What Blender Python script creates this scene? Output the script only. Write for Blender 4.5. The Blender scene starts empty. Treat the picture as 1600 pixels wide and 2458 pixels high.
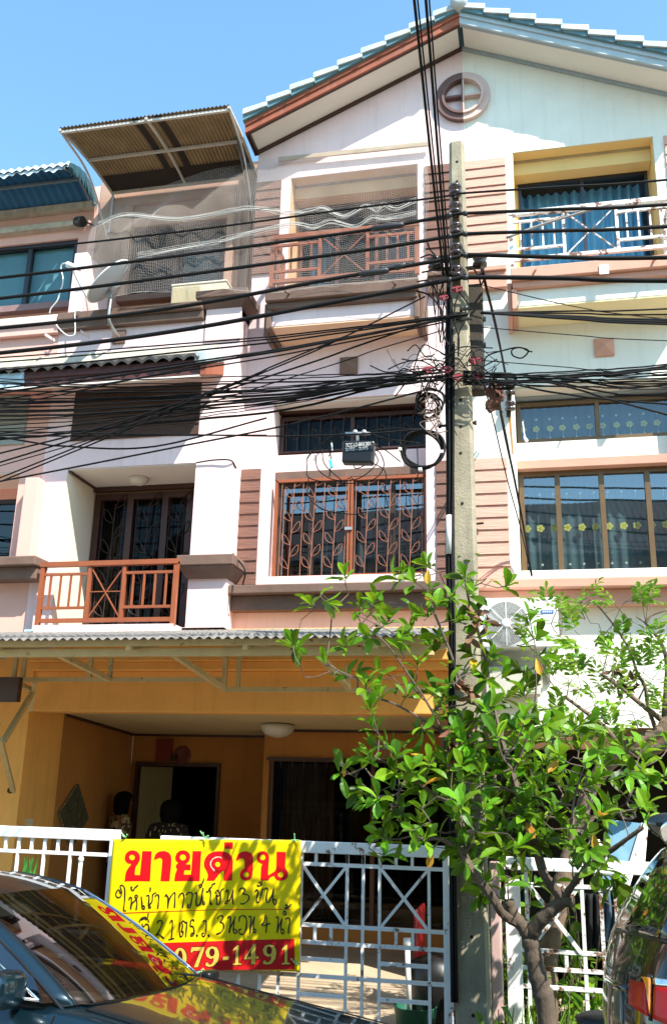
import bpy, bmesh, math, random
from mathutils import Vector, Matrix, Quaternion
random.seed(7)
SC = bpy.context.scene
COL = SC.collection
PI = math.pi
V = Vector

# ------------------------------------------------------------------ camera
F_PX, YAW, PIT, ROL, EYE = 2177.36, math.radians(12.273), math.radians(16.30), math.radians(1.316), 1.95
_fw = V((-math.sin(YAW)*math.cos(PIT), math.cos(YAW)*math.cos(PIT), math.sin(PIT)))
_r = V((math.cos(YAW), math.sin(YAW), 0)); _u = _r.cross(_fw)
_r2 = math.cos(ROL)*_r + math.sin(ROL)*_u; _u2 = -math.sin(ROL)*_r + math.cos(ROL)*_u
cd = bpy.data.cameras.new('camera'); cam = bpy.data.objects.new('camera', cd); COL.objects.link(cam)
cd.sensor_fit = 'HORIZONTAL'; cd.sensor_width = 36; cd.lens = F_PX/1600*36
cd.clip_start = .05; cd.clip_end = 3000
m = Matrix((_r2, _u2, -_fw)).transposed().to_4x4(); m.translation = (0, 0, EYE)
cam.matrix_world = m
SC.camera = cam

# ------------------------------------------------------------------ light
SUN = V((-.45, .40, -.72)).normalized()
w = bpy.data.worlds.new('World'); SC.world = w; w.use_nodes = True
nt = w.node_tree; nt.nodes.clear()
sky = nt.nodes.new('ShaderNodeTexSky'); sky.sky_type = 'NISHITA'; sky.sun_disc = False
sky.sun_elevation = math.asin(-SUN.z); sky.sun_rotation = math.atan2(-SUN.x, -SUN.y)
sky.air_density = 1.3; sky.dust_density = .6; sky.ozone_density = 2.0
bg = nt.nodes.new('ShaderNodeBackground'); bg.inputs[1].default_value = .15
wo = nt.nodes.new('ShaderNodeOutputWorld')
tint = nt.nodes.new('ShaderNodeMix'); tint.data_type = 'RGBA'; tint.blend_type = 'MULTIPLY'; tint.inputs[0].default_value = 1; tint.inputs[7].default_value = (.84,1.10,1.13,1)
nt.links.new(sky.outputs[0], tint.inputs[6]); nt.links.new(tint.outputs[2], bg.inputs[0]); nt.links.new(bg.outputs[0], wo.inputs[0])
sl = bpy.data.lights.new('sun', 'SUN'); sl.energy = 4.6; sl.angle = math.radians(.5); sl.color = (1, .95, .87)
so = bpy.data.objects.new('sun', sl); so.rotation_euler = SUN.to_track_quat('-Z', 'Y').to_euler(); so.location = (10, -10, 20)
COL.objects.link(so)
vs = SC.view_settings; vs.view_transform = 'Standard'; vs.look = 'None'; vs.exposure = 1.10; vs.gamma = 1
SC.cycles.use_denoising = True
SC.cycles.max_bounces = 8; SC.cycles.transparent_max_bounces = 24; SC.cycles.caustics_reflective = False; SC.cycles.caustics_refractive = False

# ------------------------------------------------------------------ survey helper: a reading of the photograph put on a plane of known depth
ZO = dict(a=(0,240,1549/800), b=(800,0,1549/800), c=(500,300,1549/700), d=(1000,400,1549/600), e=(0,780,1549/640), f=(500,800,1549/620),
  g=(1000,780,1549/600), h=(0,1480,1549/700), i=(600,1380,1549/600), j=(1050,1340,1549/550), k=(1050,1900,1549/550), l=(0,1960,1549/760),
  m=(640,1980,1549/480), F=(0,0,1549/1600), n=(1400,1900,853/200), o=(0,2180,1549/420), p=(260,2000,1549/480), q=(100,1740,1549/460),
  r=(0,1480,1231/300), t=(0,380,1465/320), u=(1000,580,1549/300), v=(0,820,992/300))
def ray(z, x, y):
    a = ZO[z]; X, Y = a[0]+x/a[2], a[1]+y/a[2]
    return _fw*F_PX + _r2*(X-800) - _u2*(Y-1229)
def at(z, x, y, Y):
    d = ray(z, x, y); p = d*(Y/d.y); return V((p.x, p.y, p.z+EYE))
def atx(z, x, y, X):
    d = ray(z, x, y); p = d*(X/d.x); return V((p.x, p.y, p.z+EYE))
def atz(z, x, y, Z):
    d = ray(z, x, y); p = d*((Z-EYE)/d.z); return V((p.x, p.y, p.z+EYE))

# ------------------------------------------------------------------ materials
def lin(h):
    h = h.lstrip('#'); c = [int(h[i:i+2], 16)/255 for i in (0, 2, 4)]
    return tuple(x/12.92 if x <= .04045 else ((x+.055)/1.055)**2.4 for x in c)
MATS = {}
def M(name, col, rough=.8, var=.12, scale=2.5, streak=0, dirt=(.12,.09,.06), bump=0, bscale=60, metal=0, spec=.4, coat=0, rust=0, island=0, transl=0, stretch=(1,1,1), grime=0):
    if isinstance(col, str): col = lin(col)
    mt = bpy.data.materials.new(name); mt.use_nodes = True; n = mt.node_tree; L = n.links
    b = n.nodes['Principled BSDF']
    tc = n.nodes.new('ShaderNodeTexCoord')
    def noise(sc, det=5, st=(1,1,1), rough_=.6):
        mp = n.nodes.new('ShaderNodeMapping'); mp.inputs['Scale'].default_value = st
        t = n.nodes.new('ShaderNodeTexNoise'); t.inputs['Scale'].default_value = sc; t.inputs['Detail'].default_value = det; t.inputs['Roughness'].default_value = rough_
        L.new(tc.outputs['Object'], mp.inputs[0]); L.new(mp.outputs[0], t.inputs[0]); return t
    def ramp(src, a, b_):
        r = n.nodes.new('ShaderNodeMapRange'); r.inputs[1].default_value = a; r.inputs[2].default_value = b_; L.new(src, r.inputs[0]); return r.outputs[0]
    def mix(fac, A, B):
        x = n.nodes.new('ShaderNodeMix'); x.data_type = 'RGBA'
        if isinstance(fac, float): x.inputs[0].default_value = fac
        else: L.new(fac, x.inputs[0])
        for k, s in ((6, A), (7, B)):
            if isinstance(s, tuple): x.inputs[k].default_value = (*s, 1)
            else: L.new(s, x.inputs[k])
        return x.outputs[2]
    c1 = tuple(c*(1-var) for c in col); c2 = tuple(min(1, c*(1+var*.5)) for c in col)
    out = mix(ramp(noise(scale, 6, stretch).outputs[0], .3, .7), c1, c2)
    if island:
        g = n.nodes.new('ShaderNodeNewGeometry')
        h = n.nodes.new('ShaderNodeHueSaturation'); L.new(out, h.inputs['Color'])
        mm = n.nodes.new('ShaderNodeMapRange'); mm.inputs[3].default_value = 1-island; mm.inputs[4].default_value = 1+island; L.new(g.outputs['Random Per Island'], mm.inputs[0]); L.new(mm.outputs[0], h.inputs['Value'])
        m2 = n.nodes.new('ShaderNodeMapRange'); m2.inputs[3].default_value = .47; m2.inputs[4].default_value = .515
        ml = n.nodes.new('ShaderNodeMath'); ml.operation = 'FRACT'; m3 = n.nodes.new('ShaderNodeMath'); m3.operation = 'MULTIPLY'; m3.inputs[1].default_value = 7.3
        L.new(g.outputs['Random Per Island'], m3.inputs[0]); L.new(m3.outputs[0], ml.inputs[0]); L.new(ml.outputs[0], m2.inputs[0]); L.new(m2.outputs[0], h.inputs['Hue'])
        out = h.outputs[0]
    if grime:
        f = ramp(noise(1.3, 9, (1,1,1), .75).outputs[0], .5, .85)
        mu = n.nodes.new('ShaderNodeMath'); mu.operation = 'MULTIPLY'; mu.inputs[1].default_value = grime; L.new(f, mu.inputs[0])
        out = mix(mu.outputs[0], out, dirt)
    if streak:
        f = ramp(noise(1.0, 7, (9, 9, .45), .7).outputs[0], .52, .85)
        mu = n.nodes.new('ShaderNodeMath'); mu.operation = 'MULTIPLY'; mu.inputs[1].default_value = streak; L.new(f, mu.inputs[0])
        out = mix(mu.outputs[0], out, dirt)
    if rust:
        f = ramp(noise(9, 8, (1,1,1), .75).outputs[0], .62-.1*rust, .68-.1*rust)
        out = mix(f, out, (.16,.055,.015))
    L.new(out, b.inputs['Base Color'])
    b.inputs['Roughness'].default_value = rough; b.inputs['Metallic'].default_value = metal
    b.inputs['Specular IOR Level'].default_value = spec
    if coat: b.inputs['Coat Weight'].default_value = coat; b.inputs['Coat Roughness'].default_value = .04
    if bump:
        bp = n.nodes.new('ShaderNodeBump'); bp.inputs['Strength'].default_value = bump; bp.inputs['Distance'].default_value = .02
        L.new(noise(bscale, 6, stretch).outputs[0], bp.inputs['Height']); L.new(bp.outputs[0], b.inputs['Normal'])
    if transl:
        tr = n.nodes.new('ShaderNodeBsdfTranslucent'); ms = n.nodes.new('ShaderNodeMixShader'); ms.inputs[0].default_value = transl
        hs = n.nodes.new('ShaderNodeHueSaturation'); hs.inputs['Value'].default_value = 1.6; hs.inputs['Hue'].default_value = .48; L.new(out, hs.inputs['Color']); L.new(hs.outputs[0], tr.inputs[0])
        L.new(b.outputs[0], ms.inputs[1]); L.new(tr.outputs[0], ms.inputs[2]); L.new(ms.outputs[0], n.nodes['Material Output'].inputs[0])
    MATS[name] = mt; return mt
def glass(name, tint, refl, rough=.015, tr=.6):
    mt = bpy.data.materials.new(name); mt.use_nodes = True; n = mt.node_tree; n.nodes.clear(); L = n.links
    o = n.nodes.new('ShaderNodeOutputMaterial'); ms = n.nodes.new('ShaderNodeMixShader'); g = n.nodes.new('ShaderNodeBsdfGlossy'); t = n.nodes.new('ShaderNodeBsdfTransparent')
    g.inputs['Roughness'].default_value = rough; g.inputs[0].default_value = (.95,.97,1,1); t.inputs[0].default_value = (*[c*tr for c in tint], 1)
    lw_ = n.nodes.new('ShaderNodeLayerWeight'); lw_.inputs[0].default_value = .5
    fr = n.nodes.new('ShaderNodeMath'); fr.operation = 'POWER'; fr.inputs[1].default_value = 5; L.new(lw_.outputs['Facing'], fr.inputs[0])
    mr = n.nodes.new('ShaderNodeMapRange'); mr.inputs[3].default_value = refl+.03; mr.inputs[4].default_value = 1.0
    tcn = n.nodes.new('ShaderNodeTexCoord'); ns = n.nodes.new('ShaderNodeTexNoise'); ns.inputs['Scale'].default_value = .9
    bp = n.nodes.new('ShaderNodeBump'); bp.inputs['Strength'].default_value = .05; bp.inputs['Distance'].default_value = .05
    L.new(tcn.outputs['Object'], ns.inputs[0]); L.new(ns.outputs[0], bp.inputs['Height']); L.new(bp.outputs[0], g.inputs['Normal'])
    L.new(fr.outputs[0], mr.inputs[0]); L.new(mr.outputs[0], ms.inputs[0]); L.new(t.outputs[0], ms.inputs[1]); L.new(g.outputs[0], ms.inputs[2]); L.new(ms.outputs[0], o.inputs[0])
    MATS[name] = mt; return mt

pinkwall = M('pink_plaster', (.84,.635,.61), .9, .09, 1.4, grime=.24, streak=.45, dirt=(.42,.32,.30), bump=.06, bscale=90)
mintwall = M('mint_plaster', (.82,.80,.69), .9, .08, 1.4, grime=.20, streak=.40, dirt=(.40,.40,.33), bump=.06, bscale=90)
peachwall = M('peach_plaster', (.74,.44,.36), .9, .08, 1.4, streak=.18, dirt=(.35,.22,.18), bump=.06, bscale=90)
orangewall = M('orange_plaster', (.88,.44,.11), .85, .12, 1.6, grime=.25, streak=.35, dirt=(.30,.14,.04), bump=.05, bscale=80)
tanwall = M('bounce_warmed_tan_plaster', (.62,.38,.20), .9, .08, 1.5, streak=.1, dirt=(.35,.22,.12))  # tan paint plus warm bounce light, both put into the colour
yellowwall = M('bounce_warmed_mustard_plaster', (.78,.55,.22), .9, .08, 1.5, streak=.08, dirt=(.35,.25,.1))  # mustard paint, with the recess's warm bounce light mixed into the colour
creamwall = M('bounce_warmed_cream', (.84,.72,.42), .9, .06, 1.5, streak=.06, dirt=(.4,.35,.2))  # cream paint for undersides, warm bounce light put into the colour
brownconc = M('brown_concrete', (.175,.108,.080), .9, .25, 3.5, streak=.45, dirt=(.10,.07,.055), bump=.2, bscale=50, grime=.4)
salmonconc = M('salmon_concrete', (.62,.33,.235), .9, .10, 3, streak=.15, dirt=(.33,.19,.14), bump=.1, bscale=60)
brownboard = M('brown_boards', (.20,.095,.068), .8, .25, 5, grime=.3, streak=.2, bump=.5, bscale=14, stretch=(.5,1,7))
salmonboard = M('salmon_boards', (.66,.36,.265), .8, .15, 5, grime=.2, dirt=(.38,.22,.17), streak=.15, bump=.5, bscale=14, stretch=(.5,1,7))
darkpanel = M('dark_brown_panel', (.060,.032,.022), .8, .2, 4, bump=.3, bscale=14, stretch=(.5,1,7))
greypanel = M('grey_green_panel', (.33,.36,.31), .8, .15, 5, bump=.5, bscale=14, stretch=(.5,1,7))
terracotta = M('terracotta_paint', (.31,.085,.030), .5, .15, 6, spec=.5, streak=.2, dirt=(.15,.05,.02))
whitepaint = M('white_paint', (.86,.86,.85), .45, .06, 5, streak=.08, dirt=(.4,.36,.3), spec=.5)
rustywhite = M('rusty_white_paint', (.76,.77,.75), .55, .06, 5, rust=1.1, spec=.4)
chipwhite = M('chipped_white_paint', (.86,.86,.84), .45, .06, 5, rust=.35, spec=.5)
soffit = M('soffit_board', (.74,.70,.62), .85, .05, 2, streak=.08, dirt=(.4,.36,.3))
darkwood = M('dark_wood_frame', (.055,.020,.012), .45, .2, 8, spec=.5)
redwood = M('red_brown_fascia', (.30,.085,.040), .6, .25, 5, rust=0, streak=.2, dirt=(.5,.42,.38))
maroon = M('maroon_fascia', (.085,.028,.022), .6, .25, 5)
bronze = M('bronze_aluminium', (.17,.105,.05), .4, .12, 8, metal=.4, spec=.5)
blackalu = M('black_aluminium', (.02,.02,.022), .35, .1, 8, spec=.5)
greytrim = M('blue_grey_trim', (.30,.35,.37), .6, .12, 4)
tilepale = M('pale_weathered_tile', (.42,.46,.45), .8, .25, 7, grime=.4, streak=.35, dirt=(.25,.28,.27), bump=.15, bscale=60)
tileteal = M('teal_roof_tile', (.10,.21,.25), .7, .22, 7, grime=.25, bump=.15, bscale=60)
tiledark = M('blackened_roof_tile', (.045,.042,.040), .85, .4, 9, grime=.3)
mosscem = M('lichen_stained_cement', (.52,.46,.36), .95, .25, 9, streak=.5, dirt=(.10,.085,.05), grime=.5)
corrbrown = M('brown_corrugated_sheet', (.20,.135,.06), .75, .25, 4, streak=.35, dirt=(.07,.045,.02), transl=.05)
corrblue = M('blue_corrugated_sheet', (.02,.12,.24), .55, .2, 4)
corrgrey = M('grey_corrugated_sheet', (.21,.195,.175), .9, .4, 10, grime=.6, dirt=(.13,.11,.085), streak=.3)
steelcream = M('cream_steel', (.62,.48,.24), .55, .12, 8, rust=.15, streak=.2, dirt=(.3,.2,.08))
steelgrey = M('pale_steel', (.52,.48,.42), .5, .12, 8, rust=.2)
concrete = M('pole_concrete', (.34,.295,.205), .95, .32, 5, streak=.7, dirt=(.11,.10,.075), bump=.35, bscale=70, grime=.45)
roadcem = M('pale_concrete_road', (.33,.29,.235), .95, .2, 3, bump=.3, bscale=90, grime=.4, dirt=(.13,.11,.09))  # pale concrete, the road's own colour
cemfloor = M('cement_floor', (.50,.38,.25), .9, .15, 4, grime=.35, dirt=(.15,.1,.06), bump=.1, bscale=60)
blackrubber = M('black_cable', (.009,.009,.009), .65, .4, 3, spec=.15, grime=.35, dirt=(.05,.045,.04))
greycable = M('grey_cable', (.28,.28,.28), .6, .2, 6)
whitecable = M('white_cable', (.75,.74,.70), .5, .08, 6)
porcelain = M('brown_porcelain', (.045,.022,.018), .18, .2, 6, spec=.6, coat=.5)
pinktie = M('faded_red_plastic', (.30,.035,.045), .6, .2, 8)
rustbracket = M('rusty_dark_bracket', (.045,.035,.022), .8, .45, 6, bump=.3, bscale=50, grime=.5, dirt=(.10,.06,.03))
galv = M('galvanised_steel', (.45,.46,.46), .45, .15, 8, metal=.6)
plasticwhite = M('white_plastic', (.78,.78,.74), .45, .05, 6)
plasticbeige = M('beige_plastic', (.70,.63,.45), .55, .06, 6)
dishgrey = M('grey_dish', (.50,.51,.52), .5, .1, 4, grime=.3, dirt=(.3,.3,.28))
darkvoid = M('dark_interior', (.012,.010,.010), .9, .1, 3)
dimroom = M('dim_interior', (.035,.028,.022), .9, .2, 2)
netmat = M('net_cord', (.46,.39,.34), .8, .1, 6)
ropemat = M('net_edge_rope', (.55,.52,.47), .8, .1, 6)
battenm = M('weathered_batten', (.48,.38,.27), .9, .25, 8, grime=.4, stretch=(.4,1,5))
curtainblue = M('blue_curtain', (.25,.60,.80), .9, .15, 3, transl=.1)
curtaingrey = M('grey_green_curtain', (.10,.15,.15), .9, .2, 3)
curtaintan = M('tan_curtain', (.20,.12,.055), .9, .3, 6, stretch=(5,1,.6))
blindpale = M('pale_blind', (.22,.36,.36), .9, .1, 3)
motif = M('yellow_motif', (.85,.70,.12), .8, .1, 5)
motifw = M('cream_motif', (.70,.68,.50), .8, .1, 5)
win_glass = glass('window_glass', (.75,.85,.9), .16, tr=.95)
dark_glass = glass('dark_window_glass', (.5,.5,.5), -.02, tr=.7)
upper_glass = glass('upper_window_glass', (.75,.85,.9), .06, tr=.95)
clear_glass = glass('clear_window_glass', (.8,.9,.95), -.02, tr=.95)
lampglass = M('frosted_lamp_glass', (.62,.58,.50), .35, .05, 5)

# ------------------------------------------------------------------ mesh builder
class MB:
    def __init__(s): s.v = []; s.f = []
    def add(s, vs, fs):
        o = len(s.v); s.v += [tuple(x) for x in vs]; s.f += [tuple(i+o for i in q) for q in fs]; return s
    def box(s, x0, x1, y0, y1, z0, z1):
        return s.add([(x0,y0,z0),(x1,y0,z0),(x1,y1,z0),(x0,y1,z0),(x0,y0,z1),(x1,y0,z1),(x1,y1,z1),(x0,y1,z1)],
                     [(0,3,2,1),(4,5,6,7),(0,1,5,4),(1,2,6,5),(2,3,7,6),(3,0,4,7)])
    def hexa(s, lo, hi):      # two matching quads
        return s.add(list(lo)+list(hi), [(0,3,2,1),(4,5,6,7),(0,1,5,4),(1,2,6,5),(2,3,7,6),(3,0,4,7)])
    def quad(s, a, b, c, d): return s.add([a,b,c,d], [(0,1,2,3)])
    def poly(s, pts): return s.add(pts, [tuple(range(len(pts)))])
    def bar(s, p, q, w, h=None, up=(0,0,1)):
        p, q = V(p), V(q); h = h or w; d = (q-p).normalized(); u = V(up)
        if abs(d.dot(u)) > .95: u = V((0,1,0))
        a = d.cross(u).normalized()*w/2; b = a.cross(d).normalized()*h/2
        return s.hexa([p-a-b, p+a-b, p+a+b, p-a+b], [q-a-b, q+a-b, q+a+b, q-a+b])
    def tube(s, pts, r, n=6, closed=False, cap=True):
        pts = [V(p) for p in pts]; k = len(pts); rs = r if isinstance(r, (list, tuple)) else [r]*k
        rings = []; prev = None
        for i, p in enumerate(pts):
            if closed: t = pts[(i+1) % k]-pts[i-1]
            else: t = pts[min(i+1, k-1)]-pts[max(i-1, 0)]
            if t.length < 1e-9: t = V((0,0,1))
            t.normalize()
            if prev is None:
                a = t.orthogonal().normalized()
            else:
                a = prev - t*prev.dot(t)
                a = a.normalized() if a.length > 1e-6 else t.orthogonal().normalized()
            prev = a; b = t.cross(a)
            rings.append([p+(a*math.cos(2*PI*j/n)+b*math.sin(2*PI*j/n))*rs[i] for j in range(n)])
        vs = [x for rg in rings for x in rg]; fs = []
        for i in range(k if closed else k-1):
            i2 = (i+1) % k
            for j in range(n):
                fs.append((i*n+j, i*n+(j+1) % n, i2*n+(j+1) % n, i2*n+j))
        if cap and not closed: fs += [tuple(range(n-1, -1, -1)), tuple((k-1)*n+j for j in range(n))]
        return s.add(vs, fs)
    def lathe(s, c, axis, prof, n=20):      # prof: (radius, height along axis)
        c = V(c); ax = V(axis).normalized(); a = ax.orthogonal().normalized(); b = ax.cross(a)
        vs = []; fs = []
        for r, h in prof:
            vs += [c+ax*h+(a*math.cos(2*PI*j/n)+b*math.sin(2*PI*j/n))*max(r, 1e-4) for j in range(n)]
        for i in range(len(prof)-1):
            for j in range(n): fs.append((i*n+j, i*n+(j+1) % n, (i+1)*n+(j+1) % n, (i+1)*n+j))
        fs += [tuple(range(n-1, -1, -1)), tuple((len(prof)-1)*n+j for j in range(n))]
        return s.add(vs, fs)
    def grid(s, fn, nu, nv, wrapu=False):
        o = [fn(i/nu, j/nv) for j in range(nv+1) for i in range(nu+1)]
        return s.add(o, [(j*(nu+1)+i, j*(nu+1)+i+1, (j+1)*(nu+1)+i+1, (j+1)*(nu+1)+i) for j in range(nv) for i in range(nu)])
    def prism(s, pts, y0, y1):       # polygon of (x,z), extruded along y
        n = len(pts); vs = [(x, y0, z) for x, z in pts]+[(x, y1, z) for x, z in pts]
        return s.add(vs, [tuple(range(n)), tuple(range(2*n-1, n-1, -1))]+[(i, (i+1) % n, n+(i+1) % n, n+i) for i in range(n)])
    def build(s, name, mat, parent=None, smooth=False, bevel=0, solid=0, label=None):
        me = bpy.data.meshes.new(name); me.from_pydata(s.v, [], s.f)
        bm = bmesh.new(); bm.from_mesh(me); bmesh.ops.recalc_face_normals(bm, faces=bm.faces); bm.to_mesh(me); bm.free()
        if smooth:
            for p in me.polygons: p.use_smooth = True
        me.materials.append(mat)
        o = bpy.data.objects.new(name, me); COL.objects.link(o)
        if solid:
            md = o.modifiers.new('thick', 'SOLIDIFY'); md.thickness = solid; md.offset = 0
        if bevel:
            md = o.modifiers.new('edge', 'BEVEL'); md.width = bevel; md.segments = 2; md.limit_method = 'ANGLE'; md.angle_limit = math.radians(40)
        if parent is not None: put(o, parent)
        if label: o['label'] = label
        return o
def put(o, parent):
    o.parent = parent
    loc = V(parent.location) if parent.type == 'EMPTY' else V((0,0,0))
    o.matrix_parent_inverse = Matrix.Translation(-loc)
def thing(name, label, cat, loc=(0,0,0), group=None):
    o = bpy.data.objects.new(name, None); o.empty_display_size = .2; COL.objects.link(o); o.location = loc
    return tag(o, label, cat, group)
def tag(o, label, cat, group=None):
    o['label'] = label; o['category'] = cat
    if group: o['group'] = group
    return o
def struct(o): o['kind'] = 'structure'; return o
def dup(root, move):
    r = root.copy(); COL.objects.link(r); r.location = V(root.location)+V(move)
    for ch in list(root.children):
        c = ch.copy(); COL.objects.link(c); c.parent = r
        for g in ch.children:
            d = g.copy(); COL.objects.link(d); d.parent = c
    return r
def spline(pts, n=8):
    pts = [V(p) for p in pts]
    if len(pts) < 3: return [pts[0].lerp(pts[-1], i/n) for i in range(n+1)]
    P = [pts[0]*2-pts[1]]+pts+[pts[-1]*2-pts[-2]]; out = []
    for i in range(1, len(P)-2):
        a, b, c, d = P[i-1:i+3]
        for k in range(n):
            t = k/n; out.append(.5*((2*b)+(c-a)*t+(2*a-5*b+4*c-d)*t*t+(3*b-a-3*c+d)*t**3))
    out.append(pts[-1]); return out
def wall(mb, x0, x1, z0, top, holes, y, rev=.3):     # wall skin with openings and their reveals
    tf = top if callable(top) else (lambda x: top)
    xs = sorted({x0, x1, *[h[0] for h in holes], *[h[1] for h in holes]})
    for a, b in zip(xs, xs[1:]):
        hs = sorted([h for h in holes if h[0] < b-1e-6 and h[1] > a+1e-6], key=lambda h: h[2])
        z = z0
        for h in hs:
            if h[2] > z: mb.quad((a,y,z),(b,y,z),(b,y,h[2]),(a,y,h[2]))
            z = h[3]
        mb.quad((a,y,z),(b,y,z),(b,y,tf(b)),(a,y,tf(a)))
    for h in holes:
        d = y+(h[4] if len(h) > 4 else rev)
        mb.quad((h[0],y,h[2]),(h[0],d,h[2]),(h[0],d,h[3]),(h[0],y,h[3])); mb.quad((h[1],y,h[2]),(h[1],d,h[2]),(h[1],d,h[3]),(h[1],y,h[3]))
        mb.quad((h[0],y,h[3]),(h[1],y,h[3]),(h[1],d,h[3]),(h[0],d,h[3])); mb.quad((h[0],y,h[2]),(h[1],y,h[2]),(h[1],d,h[2]),(h[0],d,h[2]))
    return mb
def text_mesh(body, size):
    c = bpy.data.curves.new('lettering', 'FONT'); c.body = body; c.size = size; c.align_x = 'LEFT'
    o = bpy.data.objects.new('lettering', c); COL.objects.link(o)
    dg = bpy.context.evaluated_depsgraph_get(); me = bpy.data.meshes.new_from_object(o.evaluated_get(dg))
    vs = [v.co.copy() for v in me.vertices]; fs = [tuple(p.vertices) for p in me.polygons]
    bpy.data.objects.remove(o); bpy.data.curves.remove(c); bpy.data.meshes.remove(me)
    return vs, fs
# ================================================================== ground
g_ = MB().quad((-400,-400,0),(400,-400,0),(400,400,0),(-400,400,0)).build('road', roadcem); struct(g_)
struct(MB().box(-5.22,-.6,6.55,11.7,-.05,.10).build('carport_floor', cemfloor))
struct(MB().box(-.45,6,6.7,11.7,-.05,.08).build('yard_floor', cemfloor))
struct(MB().box(-12,6,5.9,6.54,-.05,.06).build('kerb_strip', concrete))

AX = -.507
def roofz(x): return 10.43-.452*abs(x-AX)
def boards(mb, x0, x1, z0, z1, y, n):
    if x0 > x1: x0, x1 = x1, x0
    h = (z1-z0)/n
    for i in range(n):
        a, b = z0+i*h+.004, z0+(i+1)*h
        mb.hexa([(x0,y-.024,a),(x1,y-.024,a),(x1,y-.002,a),(x0,y-.002,a)], [(x0,y-.010,b-.003),(x1,y-.010,b-.003),(x1,y-.002,b-.003),(x0,y-.002,b-.003)])
    return mb
def railing(h, x0, x1, z0, z1, y, mat, thick=.04, fr=(.335,.665), nb=4, sag=0, name='balcony_railing', ext=False):
    W = x1-x0; a, b = x0+W*fr[0], x0+W*fr[1]; t = thick; H = z1-z0; mb = MB()
    zb = z0+.10*H
    mb.bar((x0,y,z0),(x0,y,z1),t); mb.bar((x1,y,z0),(x1,y,z1),t)
    mb.bar((x0-t/2,y,z1),(x1+t/2,y,z1+sag),t*1.35,t*1.1)
    mb.bar((x0,y,zb),(x1,y,zb),t*.9)
    for x in (a, b): mb.bar((x,y,zb),(x,y,z1),t*.75)
    zt, zl = z1-.16*H, zb+.2*H
    for p, q in ((x0, a), (b, x1)):
        mb.bar((p,y+.002,zt),(q,y+.002,zt),t*.6); mb.bar((p,y+.002,zl),(q,y+.002,zl),t*.6)
        for i in range(nb):
            x = p+(q-p)*(i+.85)/(nb+.7); mb.bar((x,y,zl),(x,y,zt),t*.42)
    r = .012
    mb.bar((a,y-.004,z1-.02),(b,y-.004,zb),r); mb.bar((a,y+.006,zb),(b,y+.006,z1-.02),r); mb.bar((a,y,(z1+zb)/2),(b,y,(z1+zb)/2),r*.8)
    return mb.build(name, mat, h)
def window(h, x0, x1, z0, z1, y, frame, gl, cuts, fw=.045, name='window', depth=.06):
    mb = MB()
    mb.box(x0,x1,y-depth/2,y+depth/2,z0,z0+fw); mb.box(x0,x1,y-depth/2,y+depth/2,z1-fw,z1)
    xs = [x0]+list(cuts)+[x1]
    for i, x in enumerate(xs):
        a = x if i == 0 else (x-fw if i == len(xs)-1 else x-fw/2); mb.box(a,a+fw,y-depth/2-.004*(i % 2),y+depth/2,z0+fw,z1-fw)
    f = mb.build(name, frame, h)
    for a, b in zip(xs, xs[1:]):
        MB().quad((a+.01,y+.005,z0+.01),(b-.01,y+.005,z0+.01),(b-.01,y+.005,z1-.01),(a+.01,y+.005,z1-.01)).build('pane', gl, f)
    return f
def room(h, x0, x1, z0, z1, y0, y1, mat, name='room'):
    mb = MB()
    mb.quad((x0,y1,z0),(x1,y1,z0),(x1,y1,z1),(x0,y1,z1)); mb.quad((x0,y0,z0),(x0,y1,z0),(x0,y1,z1),(x0,y0,z1)); mb.quad((x1,y0,z0),(x1,y1,z0),(x1,y1,z1),(x1,y0,z1))
    mb.quad((x0,y0,z0),(x1,y0,z0),(x1,y1,z0),(x0,y1,z0)); mb.quad((x0,y0,z1),(x1,y0,z1),(x1,y1,z1),(x0,y1,z1))
    return mb.build(name, mat, h)
def curtain(h, x0, x1, z0, z1, y, mat, waves=9, amp=.03, name='curtain'):
    n = int(waves*8)
    return MB().grid(lambda u, v_: (x0+(x1-x0)*u, y+amp*math.sin(u*waves*2*PI+.6*math.sin(v_*3))*(1+.2*math.sin(u*17)), z0+(z1-z0)*v_), n, 6).build(name, mat, h, smooth=True)
def ceiling_lamp(h, c, r, name='ceiling_lamp'):
    o = MB().lathe(c, (0,0,-1), [(r*.75,-.02),(r,0),(r*.95,r*.25),(r*.8,r*.45),(r*.5,r*.62),(r*.12,r*.7)], 24).build(name, lampglass, h, smooth=True)
    return o

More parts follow.
